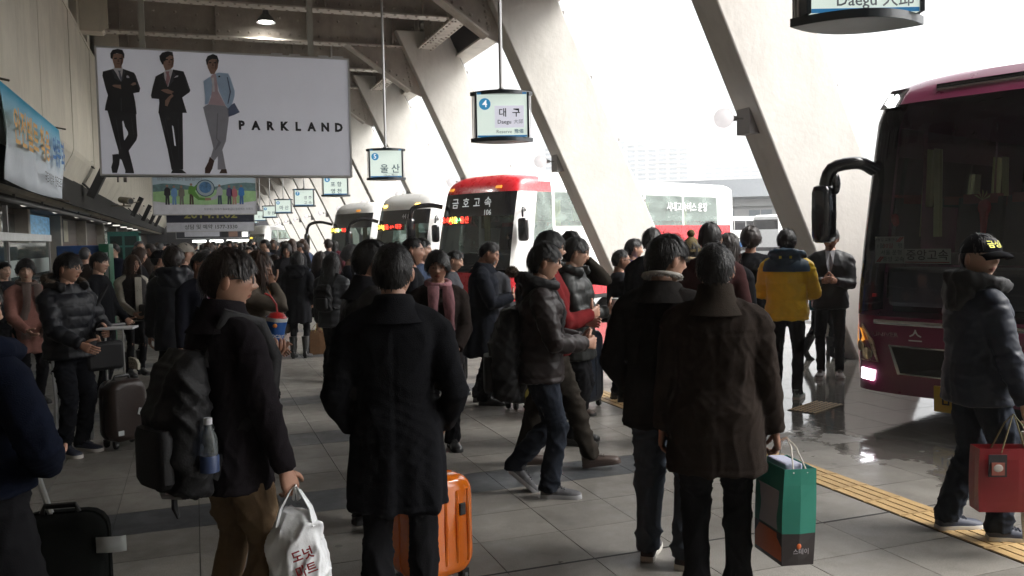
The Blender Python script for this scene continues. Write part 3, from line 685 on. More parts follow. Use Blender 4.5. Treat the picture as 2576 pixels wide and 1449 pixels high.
# convenience store at the far end
t = thing('convenience_store', 'lit convenience shop front closing the far end of the hall', 'shop', (2.1, 80, 0))
b = MB(); b.box(-4.2, 3.2, 0, 3, 0, 3.3); ob('wall', b, mat('shop_dark', (0.03, 0.03, 0.035), 0.6), t, smooth=False)
b = MB(); b.box(-2.2, 2.4, -0.25, -0.02, 2.22, 2.62); ob('sign_box', b, emis('shop_sign_lit', (0.9, 0.95, 0.88), 1.1), t, smooth=False)
for i, x in enumerate((-2.0, -1.15, -0.3, 0.5, 1.75)):
    b = MB(); b.slab([(x-0.22, 2.44), (x, 2.5), (x+0.22, 2.44), (x+0.1, 2.33), (x-0.1, 2.33)], -0.27, -0.252); ob('sign_leaf', b, emis('shop_green', (0.35, 0.5, 0.03), 0.7), t, smooth=False)
text('C', 0.62, emis('shop_purple', (0.16, 0.05, 0.35), 0.6), t, (0.95, -0.29, 2.44), weight=0.05); text('U', 0.62, emis('shop_purple', (0.16, 0.05, 0.35), 0.6), t, (1.42, -0.29, 2.44), weight=0.05)
b = MB(); b.ball((1.19, -0.29, 2.36), (0.1, 0.02, 0.1), 10, 6); ob('sign_dot', b, emis('shop_green2', (0.1, 0.6, 0.1), 0.8), t)
for x in (-1.6, -0.2, 1.2, 2.2):
    b = MB(); b.box(x-0.55, x+0.55, -0.04, -0.01, 1.78, 1.98); ob('lit_window', b, emis('shop_window', (0.95, 0.97, 0.92), 1.5), t, smooth=False)
    b = MB(); b.box(x-0.55, x+0.55, -0.03, -0.01, 0.9, 1.76); ob('window', b, mat('shop_goods', (0.25, 0.25, 0.22), 0.6, var=0.8, scale=7, emit=(0.9, 0.9, 0.8), estr=0.12), t, smooth=False)

# ------------------------------------------------------------------ cloth banner on the wall
t = thing('cloth_banner', 'blue and white cloth banner with orange lettering on the panels', 'banner', (-2.12, 14.4, 2.53))
M_BANNER = mat('banner_cloth', (0.55, 0.6, 0.66), 0.7, var=0.08, scale=3, bump=0.2, bscale=6)
nt_ = M_BANNER.node_tree; p_ = nt_.nodes['Principled BSDF']
tc_ = nt_.nodes.new('ShaderNodeTexCoord'); sp_ = nt_.nodes.new('ShaderNodeSeparateXYZ'); nt_.links.new(tc_.outputs['Object'], sp_.inputs[0])
rp_ = nt_.nodes.new('ShaderNodeValToRGB'); mr_ = nt_.nodes.new('ShaderNodeMapRange'); mr_.inputs[1].default_value = 0.0; mr_.inputs[2].default_value = 1.2; nt_.links.new(sp_.outputs[2], mr_.inputs[0])
rp_.color_ramp.elements[0].color = (0.72, 0.78, 0.84, 1); rp_.color_ramp.elements[0].position = 0.3
rp_.color_ramp.elements[1].color = (0.06, 0.42, 0.66, 1); rp_.color_ramp.elements[1].position = 0.95
e_ = rp_.color_ramp.elements.new(0.6); e_.color = (0.58, 0.76, 0.84, 1)
nt_.links.new(mr_.outputs[0], rp_.inputs[0]); nt_.links.new(rp_.outputs[0], p_.inputs['Base Color'])
b = MB(); rows = []
for j in range(9):
    z = 1.17*j/8; rows.append([(0.05*math.sin(i*1.3+j*0.4)*math.sin(math.pi*j/8)+0.03 - (0.35*(1-j/8)**1.3 if z < 1.1 else 0)*0.0, -2.45+4.9*i/24, z - 0.05*math.sin(math.pi*i/24)*(j == 0)) for i in range(25)])
b.rings(rows, closed=False); o = ob('cloth', b, M_BANNER, t); o.modifiers.new('thick', 'SOLIDIFY').thickness = 0.004
text('안전벨트 착용', 0.50, mat('banner_orange', (0.85, 0.5, 0.16), 0.6), t, (0.115, -0.75, 0.66), (0, 0, R(90)), weight=0.02)
text('의무화', 0.50, mat('banner_blue', (0.05, 0.2, 0.5), 0.6), t, (0.115, 1.65, 0.66), (0, 0, R(90)), weight=0.02)
text('국토해양부  한국도로공사', 0.19, M_SIGNK, t, (0.115, 1.1, 0.2), (0, 0, R(90)), weight=0.006)
b = MB()
for y, z in ((-2.5, 1.2), (2.45, 1.22), (2.45, -0.02)): b.tube([(-0.05, y, z), (0.12, y+0.12, z-0.02)], 0.015, 6)
ob('tie', b, mat('rope_brown', (0.06, 0.045, 0.03), 0.8), t)

# ------------------------------------------------------------------ wall speakers, camera, conduits
b = MB(); b.box(-0.02, 0.16, -0.19, 0.19, -0.42, 0.42); sp_me = new_mesh('speaker_box', b, mat('black_speaker', (0.012, 0.012, 0.012), 0.7, var=0.1, bump=0.3, bscale=300), smooth=False)
b = MB()
for y in (-0.16, 0.16): b.tube([(-0.28, y, 0.42), (-0.02, y, 0.3)], 0.02, 6); b.tube([(-0.3, y, -0.05), (0.0, y, -0.36)], 0.02, 6)
b.tube([(-0.04, -0.18, 0.44), (-0.26, -0.2, 0.46)], 0.018, 6); sb_me = new_mesh('bracket', b, mat('bracket_black', (0.02, 0.02, 0.02), 0.6))
for y, lab in ((23.4, 'large black wall speaker nearest the banner'), (32.0, None), (38.9, 'black wall speaker halfway along the slanted wall'), (46.5, None), (54.0, None), (61.5, None)):
    if y == 32.0: continue
    t = thing('wall_speaker', lab or 'small far black speaker on the slanted wall', 'speaker', (-2.16, y, 3.28), 0, 'speakers bracketed to the slanted wall')
    link('speaker_box', sp_me, t, (0, 0, 0), (R(0), R(26), R(0))); link('bracket', sb_me, t)
t = thing('cctv_camera', 'beige surveillance camera on a bracket under the wall panels', 'camera', (-2.35, 31.0, 3.05))
b = MB(); b.tube([(0.2, -0.05, 0.12), (0.52, -0.5, 0.05)], [0.1, 0.115], 12); ob('housing', b, mat('camera_beige', (0.2, 0.18, 0.13), 0.5), t)
b = MB(); b.box(-0.1, 0.5, -0.03, 0.03, -0.1, -0.06); b.tube([(0.3, -0.2, -0.08), (0.3, -0.2, 0.05)], 0.03, 8); b.tube([(0.5, -0.1, 0.0), (0.75, -0.05, 0.06)], 0.02, 6); ob('bracket', b, mat('camera_beige', (0.2, 0.18, 0.13), 0.5), t)
b = MB(); b.lathe([(0.08, 0), (0.08, 0.01)], 12, M=Matrix.Translation((0.525, -0.505, 0.05)) @ Euler((R(90), 0, R(35))).to_matrix().to_4x4()); ob('lens', b, M_INK, t)
b = MB(); b.tube([(-2.17, 30.5, 3.7), (-2.17, 30.5, 6.3)], 0.03, 6); b.box(-2.2, -2.1, 30.35, 30.65, 4.2, 4.5); b.box(-2.2, -2.1, 33.3, 33.6, 3.9, 4.4)
tag(ob('conduit', b, mat('conduit_dirty', (0.10, 0.09, 0.075), 0.7)), 'vertical cable conduit with small boxes on the wall panels', 'conduit')

# ------------------------------------------------------------------ lit pendant lamp over the hall, horn speaker outside
t = thing('pendant_lamp', 'lit metal pendant lamp below the riveted girders', 'lamp', (1.80, 21.55, 6.86))
b = MB(); b.lathe([(0.22, 0.0), (0.215, 0.03), (0.16, 0.12), (0.08, 0.2), (0.06, 0.32), (0.03, 0.36)], 20, cap=False); o = ob('shade', b, mat('lamp_shade_metal', (0.16, 0.16, 0.16), 0.35, 0.6), t)
b = MB(); b.ball((0, 0, 0.04), (0.17, 0.17, 0.06), 14, 8); ob('bulb', b, emis('lamp_bulb', (1, 0.98, 0.92), 9.0), t)
b = MB(); b.tube([(0, 0, 0.36), (0, 0, 0.80)], 0.012, 6)
for k in range(5):
    a = 2*math.pi*k/5; b.tube([(0, 0, 0.5), (0.22*math.cos(a), 0.22*math.sin(a), 0.53)], 0.012, 5)
ob('stem', b, M_SILVER, t)
sp = bpy.data.lights.new('pendant_light', 'SPOT'); sp.energy = 60; sp.spot_size = R(150); sp.spot_blend = 0.4; sp.shadow_soft_size = 0.12; sp.color = (1, 0.97, 0.9)
so = bpy.data.objects.new('pendant_light', sp); COL.objects.link(so); so.parent = t; so.location = (0, 0, -0.06)
t = thing('horn_speaker', 'grey horn loudspeaker on a column above the red bus', 'loudspeaker', (xin(5.25)+COLW, 21.9, 5.25), R(150))
b = MB(); b.tube([(0.0, 0.0, 0.05), (-0.16, 0, 0.02), (-0.3, 0, -0.02), (-0.42, 0, -0.05)], [0.07, 0.07, 0.1, 0.22], 14); ob('horn', b, M_GREY, t)
b = MB(); b.tube([(0.1, 0, -0.05), (-0.1, 0, 0.03)], 0.03, 6); ob('bracket', b, M_GREY, t)

# ------------------------------------------------------------------ shop fronts on the left
b = MB(); b.box(-0.16, 0.16, -0.16, 0.16, 0, 2.62); pil2 = new_mesh('front_post', b, mat('cream_post', (0.42, 0.39, 0.33), 0.6), smooth=False)
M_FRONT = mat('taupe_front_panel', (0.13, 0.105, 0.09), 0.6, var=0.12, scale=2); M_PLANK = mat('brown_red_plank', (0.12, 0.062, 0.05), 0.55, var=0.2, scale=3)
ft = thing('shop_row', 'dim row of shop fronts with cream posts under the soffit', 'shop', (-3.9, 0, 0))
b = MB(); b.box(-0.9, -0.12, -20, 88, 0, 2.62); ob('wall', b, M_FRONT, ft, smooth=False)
for i, y in enumerate((8, 14, 20.5, 24, 29.5, 36, 43, 50, 57, 64, 71)): link('front_post', pil2, ft, (0.02, y, 0))
for i in range(9):
    for j, y in enumerate((32.8, 39.5)):
        b = MB(); b.box(-0.118, -0.075, y-3.0, y+3.0, 0.9+0.1*i, 0.99+0.1*i); ob('plank', b, M_PLANK, ft, smooth=False)
def front_panel(name, y0, y1, z0, z1, m, x=-0.115, d=0.05):
    b = MB(); b.box(x, x+d, y0, y1, z0, z1); return ob(name, b, m, ft, smooth=False)
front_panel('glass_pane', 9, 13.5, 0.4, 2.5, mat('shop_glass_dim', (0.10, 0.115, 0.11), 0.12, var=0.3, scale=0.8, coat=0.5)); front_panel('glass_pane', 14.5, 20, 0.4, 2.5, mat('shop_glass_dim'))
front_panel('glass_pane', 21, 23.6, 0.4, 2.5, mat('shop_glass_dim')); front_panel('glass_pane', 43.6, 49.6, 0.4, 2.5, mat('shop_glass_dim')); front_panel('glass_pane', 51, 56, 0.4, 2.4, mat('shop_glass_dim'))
o = front_panel('poster_window', 24.6, 29.0, 1.85, 2.55, mat('blue_picture', (0.16, 0.36, 0.52), 0.4, var=0.9, scale=3.5, stretch=(1, 0.6, 3), emit=(0.15, 0.35, 0.55), estr=0.12))
front_panel('poster_window', 30.1, 33.0, 1.85, 2.55, mat('cream_picture', (0.45, 0.42, 0.3), 0.5, var=0.3))
front_panel('poster_strip', 31.2, 31.9, 1.83, 2.57, M_INK, d=0.056)
# glass booth with white fascia
t = thing('glass_booth', 'glass booth with a white fascia board at the left edge', 'booth', (-2.45, 13, 0))
b = MB(); b.box(-0.02, 0.0, -3.0, 4.6, 0.05, 1.78); ob('glass_wall', b, glass('booth_glass', (0.55, 0.68, 0.62), 0.05, 0.12, (0.25, 0.3, 0.28)), t, smooth=False)
b = MB(); b.box(0.004, 0.008, -3.0, 4.6, 1.28, 1.52); ob('frosted_band', b, mat('frosted_band', (0.33, 0.38, 0.36), 0.6), t, smooth=False)
b = MB(); b.box(0.004, 0.009, -2.0, 4.6, 1.16, 1.22); ob('dark_band', b, mat('dark_band', (0.04, 0.06, 0.07), 0.6), t, smooth=False)
b = MB(); b.box(-0.05, 0.05, -3.0, 4.7, 1.80, 1.92); ob('fascia', b, mat('fascia_white', (0.62, 0.64, 0.63), 0.4), t, smooth=False, bevel=0.01)
for y in (-3, 0.9, 4.6):
    b = MB(); b.box(-0.03, 0.03, y-0.03, y+0.03, 0, 2.3 if y < 2 else 1.8); ob('post', b, M_GREY, t, smooth=False)
b = MB(); b.box(0.012, 0.016, 2.2, 3.3, 0.8, 1.18); ob('notice', b, mat('notice_white', (0.55, 0.57, 0.6), 0.6), t, smooth=False)
# vending machine
t = thing('vending_machine', 'blue drinks vending machine with red white and blue globe emblem', 'vending machine', (-1.78, 16.0, 0))
b = MB(); b.box(-0.33, 0.30, 0, 0.75, 0.06, 1.72); ob('cabinet', b, mat('vend_blue', (0.02, 0.07, 0.22), 0.3, var=0.5, scale=5, coat=0.3), t, smooth=False, bevel=0.02)
b = MB(); b.box(0.305, 0.46, -0.06, 0.8, 0.0, 1.74); ob('side_frame', b, mat('vend_green', (0.01, 0.10, 0.05), 0.4), t, smooth=False, bevel=0.01)
b = MB(); b.box(0.39, 0.44, -0.075, -0.062, 0.5, 1.6); ob('side_trim', b, mat('vend_grey', (0.3, 0.33, 0.32), 0.4), t, smooth=False)
def arcpoly(r, a0, a1, n=14): return [(r*math.cos(R(a0+(a1-a0)*k/n)), r*math.sin(R(a0+(a1-a0)*k/n))) for k in range(n+1)]
C0 = (0.07, 1.27); rr = 0.32
def vemb(name, pts, m, lay): 
    b = MB(); b.slab([(max(-0.325, min(0.295, C0[0]+x)), C0[1]+z) for x, z in pts], -0.004-0.002*lay, -0.001-0.002*lay); ob(name, b, m, t, smooth=False)
vemb('emblem_white', arcpoly(rr, 0, 360), mat('emblem_white', (0.6, 0.62, 0.64), 0.4), 0)
wv = [(x, 0.055*math.sin(x/rr*2.4)) for x in np.linspace(-rr*0.93, rr*0.93, 11)]
vemb('emblem_red', arcpoly(rr*0.985, 14, 168)+[(x, z+0.07) for x, z in wv], mat('emblem_red', (0.4, 0.012, 0.015), 0.4), 1)
vemb('emblem_blue', arcpoly(rr*0.985, 194, 346)+[(x, z-0.07) for x, z in wv[::-1]], mat('emblem_blue', (0.012, 0.035, 0.22), 0.4), 1)
text('PEPSI', 0.2, mat('emblem_white'), t, (-0.02, -0.006, 0.72), weight=0.02)
# green kiosk booth further on
t = thing('green_kiosk', 'turquoise framed kiosk booth further along the shop row', 'kiosk', (-2.75, 43, 0))
b = MB(); b.box(-0.8, 0.4, 0, 1.6, 0.1, 2.1); ob('cabin', b, mat('kiosk_glass', (0.02, 0.05, 0.045), 0.15), t, smooth=False)
b = MB()
for x in (-0.8, -0.2, 0.4): b.box(x-0.05, x+0.05, -0.03, 0.0, 0, 2.25)
b.box(-0.85, 0.45, -0.035, 1.6, 2.1, 2.3); b.box(0.401, 0.45, -0.02, 1.6, 0, 2.25); b.box(-0.85, 0.45, -0.035, 0, 1.6, 1.68)
ob('frame', b, mat('kiosk_teal', (0.04, 0.22, 0.18), 0.5), t, smooth=False)
# ------------------------------------------------------------------ coaches
HW = 1.24
M_TYRE = mat('tyre_rubber', (0.015, 0.015, 0.015), 0.8); M_RIM = mat('wheel_rim', (0.35, 0.35, 0.36), 0.35, 0.8)
M_BLACKP = mat('black_gloss_trim', (0.008, 0.008, 0.01), 0.18, var=0.1, coat=0.5)
M_UNDER = mat('underbody_black', (0.01, 0.01, 0.01), 0.8)
M_AMBER = mat('amber_lamp', (0.5, 0.2, 0.02), 0.3, emit=(1, 0.4, 0.05), estr=0.25)
M_AMBERL = mat('amber_lamp_lit', (0.8, 0.45, 0.05), 0.3, emit=(1, 0.6, 0.1), estr=2.5)
M_GLS_D = glass('coach_windscreen', (0.27, 0.31, 0.30), 0.02); M_GLS_DD = glass('coach_windscreen_dark', (0.46, 0.49, 0.52), 0.02)
M_GLS_S = glass('coach_side_window', (0.80, 0.90, 0.86), 0.03, 0.26, (0.62, 0.74, 0.68))  # pale film on the panes paints in a whitish sky reflection
M_SEAT = mat('coach_seat_cloth', (0.05, 0.045, 0.05), 0.8, var=0.3); M_SEATR = mat('coach_headrest_cover', (0.30, 0.05, 0.05), 0.8)
M_CURT = mat('curtain_yellow', (0.45, 0.42, 0.2), 0.8); M_INT = mat('coach_interior', (0.12, 0.12, 0.12), 0.7)
def yfront(x, z, sh):
    a = min(abs(x)/HW, 0.999)
    return 0.6-0.6*(1-a**5)**0.2 + shift(z, sh)
def shift(z, s=0.34):
    if z < 0.9: return 0.03*(0.9-z)/0.6
    if z < 2.72: return s*((z-0.9)/1.82)**1.3
    return s + (z-2.72)**1.6*1.5
def xscale(z):
    if z < 1.3: return 1.0
    if z < 2.86: return 1-0.035*(z-1.3)/1.56
    return {2.95: 0.945, 3.03: 0.90, 3.08: 0.80, 3.11: 0.60, 3.12: 0.0}.get(round(z, 2), 0.95)
ZL = [0.26, 0.34, 0.55, 0.80, 0.95, 1.05, 1.25, 1.6, 1.95, 2.2, 2.4, 2.62, 2.72, 2.86, 2.95, 3.03, 3.08, 3.11, 3.12]
wheel_mb = None
def wheel_meshes():
    b = MB(); b.lathe([(0.30, -0.13), (0.46, -0.14), (0.5, -0.09), (0.5, 0.09), (0.46, 0.14), (0.30, 0.13)], 28, M=Matrix.Rotation(R(90), 4, 'Y')); ty = new_mesh('tyre', b, M_TYRE)
    b = MB(); b.lathe([(0.30, 0.09), (0.26, 0.10), (0.2, 0.03), (0.1, 0.08), (0.03, 0.09)], 20, M=Matrix.Rotation(R(90), 4, 'Y')); b.lathe([(0.03, -0.09), (0.3, -0.1)], 20, M=Matrix.Rotation(R(90), 4, 'Y')); return ty, new_mesh('rim', b, M_RIM)
TYRE_ME, RIM_ME = wheel_meshes()
def coach(label, near_corner, ang, L, paint, sh=0.34, zg=(1.05, 2.72), group=None, hs=1.0, glass_f=None, glass_s=None, dip=True, cat='bus', detail=True, ac=True, rear_glass=False, band=True):
    """near_corner: ground point of the front corner nearest the camera; ang: how far the coach stands off square"""
    a = R(ang); d = Vector((math.sin(a), -math.cos(a), 0))
    c = Vector((near_corner[0], near_corner[1], 0)) - d*HW
    t = thing('coach', label, cat, c, a-math.pi/2, group); t.scale = (1, 1, hs)
    # plan outline
    pl = []
    xs = [math.pi*(1-k/22) for k in range(23)]
    for q in xs:
        cx, sy = math.cos(q), math.sin(q)
        pl.append(('F', HW*(1 if cx > 0 else -1)*abs(cx)**0.4, 0.6-0.6*abs(sy)**0.4))
    # spread the front points more evenly across
    fx = [-1.24, -1.235, -1.22, -1.19, -1.15, -1.08, -0.95, -0.75, -0.5, -0.25, 0, 0.25, 0.5, 0.75, 0.95, 1.08, 1.15, 1.19, 1.22, 1.235, 1.24]
    pl = [('F', x, 0.6 if abs(x) >= 1.24 else yfront(x, 0.9, 0.0)) for x in fx]
    ys = [0.75, 0.82, 1.55, 1.63]
    y = 1.63; nw = max(1, round((L-0.9-1.63)/1.75)); step = (L-0.9-1.63)/nw
    for k in range(nw): ys += [y+0.03 if k else y+0.001, y+step-0.03]; y += step
    ys += [L-0.75, L-0.25]
    ys = sorted(set(round(v, 3) for v in ys))
    side = [('S', HW, v) for v in ys]
    back = [('B', HW*0.985, L-0.08), ('B', HW*0.93, L), ('B', 0.8, L+0.02), ('B', 0.0, L+0.03), ('B', -0.8, L+0.02), ('B', -HW*0.93, L), ('B', -HW*0.985, L-0.08)]
    pl = pl + side + back + [('S', -HW, v) for v in reversed(ys)]
    n = len(pl); P = []
    for z in ZL:
        row = []
        for kind, x, y in pl:
            w_ = 1.0 if y <= 0.6 else max(0.0, 1-(y-0.6)/0.9)
            s_ = xscale(z)
            yy = y + shift(z, sh)*w_
            if kind == 'F' and z > 2.86: yy += 0.0
            if z > 2.95 and kind == 'B': yy -= (z-2.95)*1.2
            if z >= 3.115: yy = 0.5*(yy) + 0.5*(L/2)
            row.append((x*s_, yy, z))
        P.append(row)
    winbands = []
    ysS = ys
    regs = {}
    for j in range(len(ZL)-1):
        zm = (ZL[j]+ZL[j+1])/2
        for i in range(n):
            k0, x0, y0 = pl[i]; k1, x1, y1 = pl[(i+1) % n]; xm = (x0+x1)/2; ym = (y0+y1)/2
            key = None
            if k0 == 'F' and k1 == 'F' and abs(xm) < 1.20 and zg[0] < zm < zg[1]: key = 'windscreen' if zm < 2.2 or not band else M_BLACKP
            elif k0 == 'S' and k1 == 'S' and 1.9 < zm < 2.72 and abs(y1-y0) > 0.4 and 1.6 < ym < L-0.6: key = ('side_window', xm > 0, round(ym, 1))
            elif k0 == 'S' and k1 == 'S' and 0.82 < ym < 1.55 and (1.05 if dip else 1.95) < zm < 2.72: key = ('cab_window', xm > 0)
            elif rear_glass and k0 == 'B' and k1 == 'B' and abs(xm) < 1.1 and 1.95 < zm < 2.72: key = 'rear_window'
            else: key = paint(k0 if k0 == k1 else 'C', xm, ym, zm)
            v = [P[j][i], P[j][(i+1) % n], P[j+1][(i+1) % n], P[j+1][i]]
            regs.setdefault(key, []).append(v)
    for key, quads in regs.items():
        b = MB(); ix = {}
        for q in quads:
            f = []
            for p in q:
                kk = (round(p[0], 4), round(p[1], 4), round(p[2], 4))
                if kk not in ix: ix[kk] = len(b.v); b.v.append(p)
                if ix[kk] not in f: f.append(ix[kk])
            if len(f) >= 3: b.f.append(tuple(f)); b.m.append(0)
        if key == 'windscreen': nm, m = 'windscreen', glass_f or M_GLS_D
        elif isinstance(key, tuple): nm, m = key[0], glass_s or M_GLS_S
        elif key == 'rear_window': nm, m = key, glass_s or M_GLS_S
        else: nm, m = 'body_panel', key
        ob(nm, b, m, t, ang=35)
    b = MB(); b.box(-1.2, 1.2, 0.5, L-0.1, 0.24, 0.262); b.box(-1.14, 1.14, 0.75, L-0.25, 0.93, 1.0); ob('chassis', b, M_UNDER, t, smooth=False)
    if detail:
        for x in (-1.06, 1.06):
            for y in (2.6, L-3.0):
                w = link('wheel', TYRE_ME, t, (x, y, 0.5)); link('rim', RIM_ME, w, (0, 0, 0), (0, 0, 0 if x > 0 else math.pi))
        b = MB(); b.box(-1.1, 1.1, 0.55, 1.0, 1.0, 1.36); b.box(0.15, 0.95, 0.45, 0.8, 1.36, 1.44); ob('dashboard', b, M_INT, t, smooth=False, bevel=0.04)
        b = MB(); ringp = [(0.55+0.22*math.cos(q), 1.02-0.05*math.sin(q), 1.52+0.2*math.sin(q)) for q in np.linspace(0, 2*math.pi, 21)]; b.tube(ringp, 0.014, 6, cap=False); b.tube([(0.55, 1.02, 1.52), (0.55, 0.85, 1.38)], 0.03, 6); ob('steering_wheel', b, M_BLACKP, t)
        y = 1.7
        sm = MB(); sm.box(-0.22, 0.22, 0, 0.42, 1.35, 1.47); sm.rings([[(-0.22*s, 0.40+0.12*q+o, z) for s, o in ((1, 0), (-1, 0), (-1, 0.1), (1, 0.1))] for z, q in ((1.4, 0), (1.8, 0.5), (2.05, 0.9))]); sme = new_mesh('seat', sm, M_SEAT, smooth=False)
        hm = MB(); hm.box(-0.17, 0.17, 0.495, 0.65, 1.92, 2.08); hme = new_mesh('headrest', hm, M_SEATR, smooth=False)
        while y < L-1.2:
            for x in (-0.9, -0.42, 0.42, 0.9):
                if y < 2 and x > 0: continue
                s_ = link('seat', sme, t, (x, y, 0.0)); link('headrest', hme, s_)
            y += 1.05
        s_ = link('driver_seat', sme, t, (0.55, 1.25, 0)); 
        b = MB()
        for k in range(nw):
            yy = 1.63+step*k
            for xx in (-1.16, 1.16):
                rs = [[(xx+0.02*math.sin(q*2.2), yy+0.05+0.028*q, z) for q in range(9)] for z in (1.64, 2.55)]
                b.rings(rs, closed=False, cap=False)
        ob('curtain', b, M_CURT, t, kind='stuff')
    if ac:
        b = MB(); rs = []
        for y, s_, z1 in ((2.0, 0.7, 0.05), (2.35, 0.95, 0.17), (2.7, 1.0, 0.21), (4.2, 1.0, 0.21), (4.6, 0.95, 0.16), (5.0, 0.7, 0.04)):
            rs.append([(-0.85*s_, y, 3.06), (-0.8*s_, y, 3.08+z1*0.7), (-0.55*s_, y, 3.1+z1), (0.55*s_, y, 3.1+z1), (0.8*s_, y, 3.08+z1*0.7), (0.85*s_, y, 3.06)])
        b.rings(rs, closed=True); ob('roof_unit', b, mat('roof_unit_white', (0.55, 0.55, 0.53), 0.45), t, ang=30)
        b = MB()
        for k in range(11): b.box(0.835, 0.86, 2.75+0.13*k, 2.82+0.13*k, 3.12, 3.24, M=Matrix.Rotation(0, 4, 'Z'))
        for k in range(11): b.box(-0.5, 0.5, 2.32+0.0*k, 2.33, 3.2, 3.21)
        ob('roof_vent', b, M_UNDER, t, smooth=False)
    return t, (lambda x, z: yfront(x, z, sh))
def mirror(t, x, arm, head, size, m=None, r=0.055):
    b = MB(); pts = [Vector(p) for p in arm]; fine = []
    for i in range(len(pts)-1):
        p0, p1, p2, p3 = pts[max(i-1, 0)], pts[i], pts[i+1], pts[min(i+2, len(pts)-1)]
        for q in (0, 0.25, 0.5, 0.75):
            fine.append(0.5*((2*p1)+(p2-p0)*q+(2*p0-5*p1+4*p2-p3)*q*q+(3*p1-p0-3*p2+p3)*q**3))
    fine.append(pts[-1]); b.tube(fine, r, 10); a_ = ob('mirror_arm', b, m or M_BLACKP, t)
    b = MB(); rs = []
    for k, (s, zz) in enumerate(((0.55, 0.5), (0.85, 0.47), (1, 0.38), (1.03, 0), (1, -0.38), (0.85, -0.47), (0.55, -0.5))):
        rs.append([(head[0]+size[0]/2*s*cx, head[1]+size[1]/2*s*cy, head[2]+size[2]*zz) for cx, cy in ((-1, -0.3), (-0.7, -0.9), (0, -1.1), (0.7, -0.9), (1, -0.3), (1, 0.8), (-1, 0.8))])
    b.rings(rs); h_ = ob('mirror_housing', b, m or M_BLACKP, t, ang=60)
    b = MB(); b.box(head[0]-size[0]*0.42, head[0]+size[0]*0.42, head[1]+size[1]*0.42, head[1]+size[1]*0.45, head[2]-size[2]*0.4, head[2]+size[2]*0.4); ob('mirror_glass', b, mat('mirror_glass', (0.6, 0.6, 0.62), 0.03, 1.0), h_, smooth=False)
def led(t, yf, x0, x1, z, parts, hgt=0.13):
    xm = (x0+x1)/2; y = min(yf(x0, z), yf(x1, z))+0.005
    b = MB(); b.box(x0-0.03, x1+0.03, y+0.02, y+0.05, z-hgt*0.75, z+hgt*0.75); o = ob('destination_display', b, M_INK, t, smooth=False)
    for s, x, col in parts:
        text(s, hgt*1.25, emis('led_%.1f_%.1f' % (col[0], col[1]), col, 1.5), t, (x, y-0.045, z), weight=0.014, name='display_text')
def lamp_poly(name, t, pts, yf, m, off=0.01, thick=0.03):
    """patch hugging the front, pts in (x, z)"""
    b = MB(); n_ = len(pts)
    v0 = [(x, yf(x, z)-off, z) for x, z in pts]; v1 = [(x, yf(x, z)+thick, z) for x, z in pts]
    b.add(v0+v1, [tuple(range(n_)), tuple(range(2*n_-1, n_-1, -1))]+[(i, n_+i, n_+(i+1) % n_, (i+1) % n_) for i in range(n_)])
    return ob(name, b, m, t, smooth=False)
def strip(name, t, pts, yf, m, hgt=0.03, off=0.012):
    b = MB(); rs = [[(x, yf(x, z)-off, z-hgt/2), (x, yf(x, z)-off-0.008, z), (x, yf(x, z)-off, z+hgt/2), (x, yf(x, z)+0.03, z)] for x, z in pts]
    b.rings(rs); return ob(name, b, m, t)
def wiper(t, yf, x0, x1, z=1.1):
    b = MB(); b.tube([(x0, yf(x0, z)-0.03, z), ((x0+x1)/2, yf((x0+x1)/2, z+0.05)-0.05, z+0.06), (x1, yf(x1, z+0.12)-0.03, z+0.12)], 0.012, 6); ob('wiper', b, M_BLACKP, t)

ANG = 25
M_RED = mat('coach_red_paint', (0.52, 0.012, 0.02), 0.28, var=0.04, coat=0.6); M_WHT = mat('coach_white_paint', (0.72, 0.72, 0.70), 0.3, var=0.05, coat=0.5, dirt=0.05)
M_GRYP = mat('coach_grey_paint', (0.42, 0.43, 0.45), 0.3, var=0.05, coat=0.5)
def paint_red(k, x, y, z):
    if z < 0.34: return M_UNDER
    if k in 'FC' and y < 0.7 and z > 2.72 and z < 3.1: return M_RED
    if k == 'S' and y < 1.5 and 2.72 < z < 2.95: return M_RED
    if k != 'F' and z > 2.62 and y > L1-2: return M_WHT
    if z < 0.95: return M_RED
    if k in 'SB' and y > 4.2 and z < 1.25: return M_RED
    if k in 'SB' and y > 5.2 and z < 1.9: return M_RED
    return M_WHT
L1 = 9.3
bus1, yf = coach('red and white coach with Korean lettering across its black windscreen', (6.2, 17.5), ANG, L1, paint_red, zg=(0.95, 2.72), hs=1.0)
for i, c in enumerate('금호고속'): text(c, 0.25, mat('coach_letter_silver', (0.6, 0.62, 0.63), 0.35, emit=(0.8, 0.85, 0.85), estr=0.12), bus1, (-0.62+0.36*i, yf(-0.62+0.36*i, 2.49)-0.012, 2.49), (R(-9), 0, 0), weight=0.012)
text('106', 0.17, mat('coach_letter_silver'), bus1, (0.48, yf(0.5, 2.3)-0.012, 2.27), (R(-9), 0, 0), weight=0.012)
led(bus1, yf, -0.98, -0.05, 2.12, [('[고속]', -0.84, (1, 0.05, 0.03)), ('서울', -0.58, (1, 0.75, 0.1)), ('↔', -0.40, (0.05, 0.8, 0.3)), ('울산', -0.2, (1, 0.05, 0.03))])
lamp_poly('marker_lamp', bus1, [(-0.95, 2.8), (-0.8, 2.8), (-0.8, 2.86), (-0.95, 2.86)], yf, M_AMBER, 0.02); lamp_poly('marker_lamp', bus1, [(0.62, 2.8), (0.78, 2.8), (0.78, 2.86), (0.62, 2.86)], yf, M_AMBER, 0.02)
lamp_poly('headlamp', bus1, [(-1.05, 0.55), (-0.7, 0.55), (-0.7, 0.75), (-1.08, 0.78)], yf, M_RIM, 0.015); lamp_poly('headlamp', bus1, [(1.05, 0.55), (0.7, 0.55), (0.7, 0.75), (1.08, 0.78)], yf, M_RIM, 0.015)
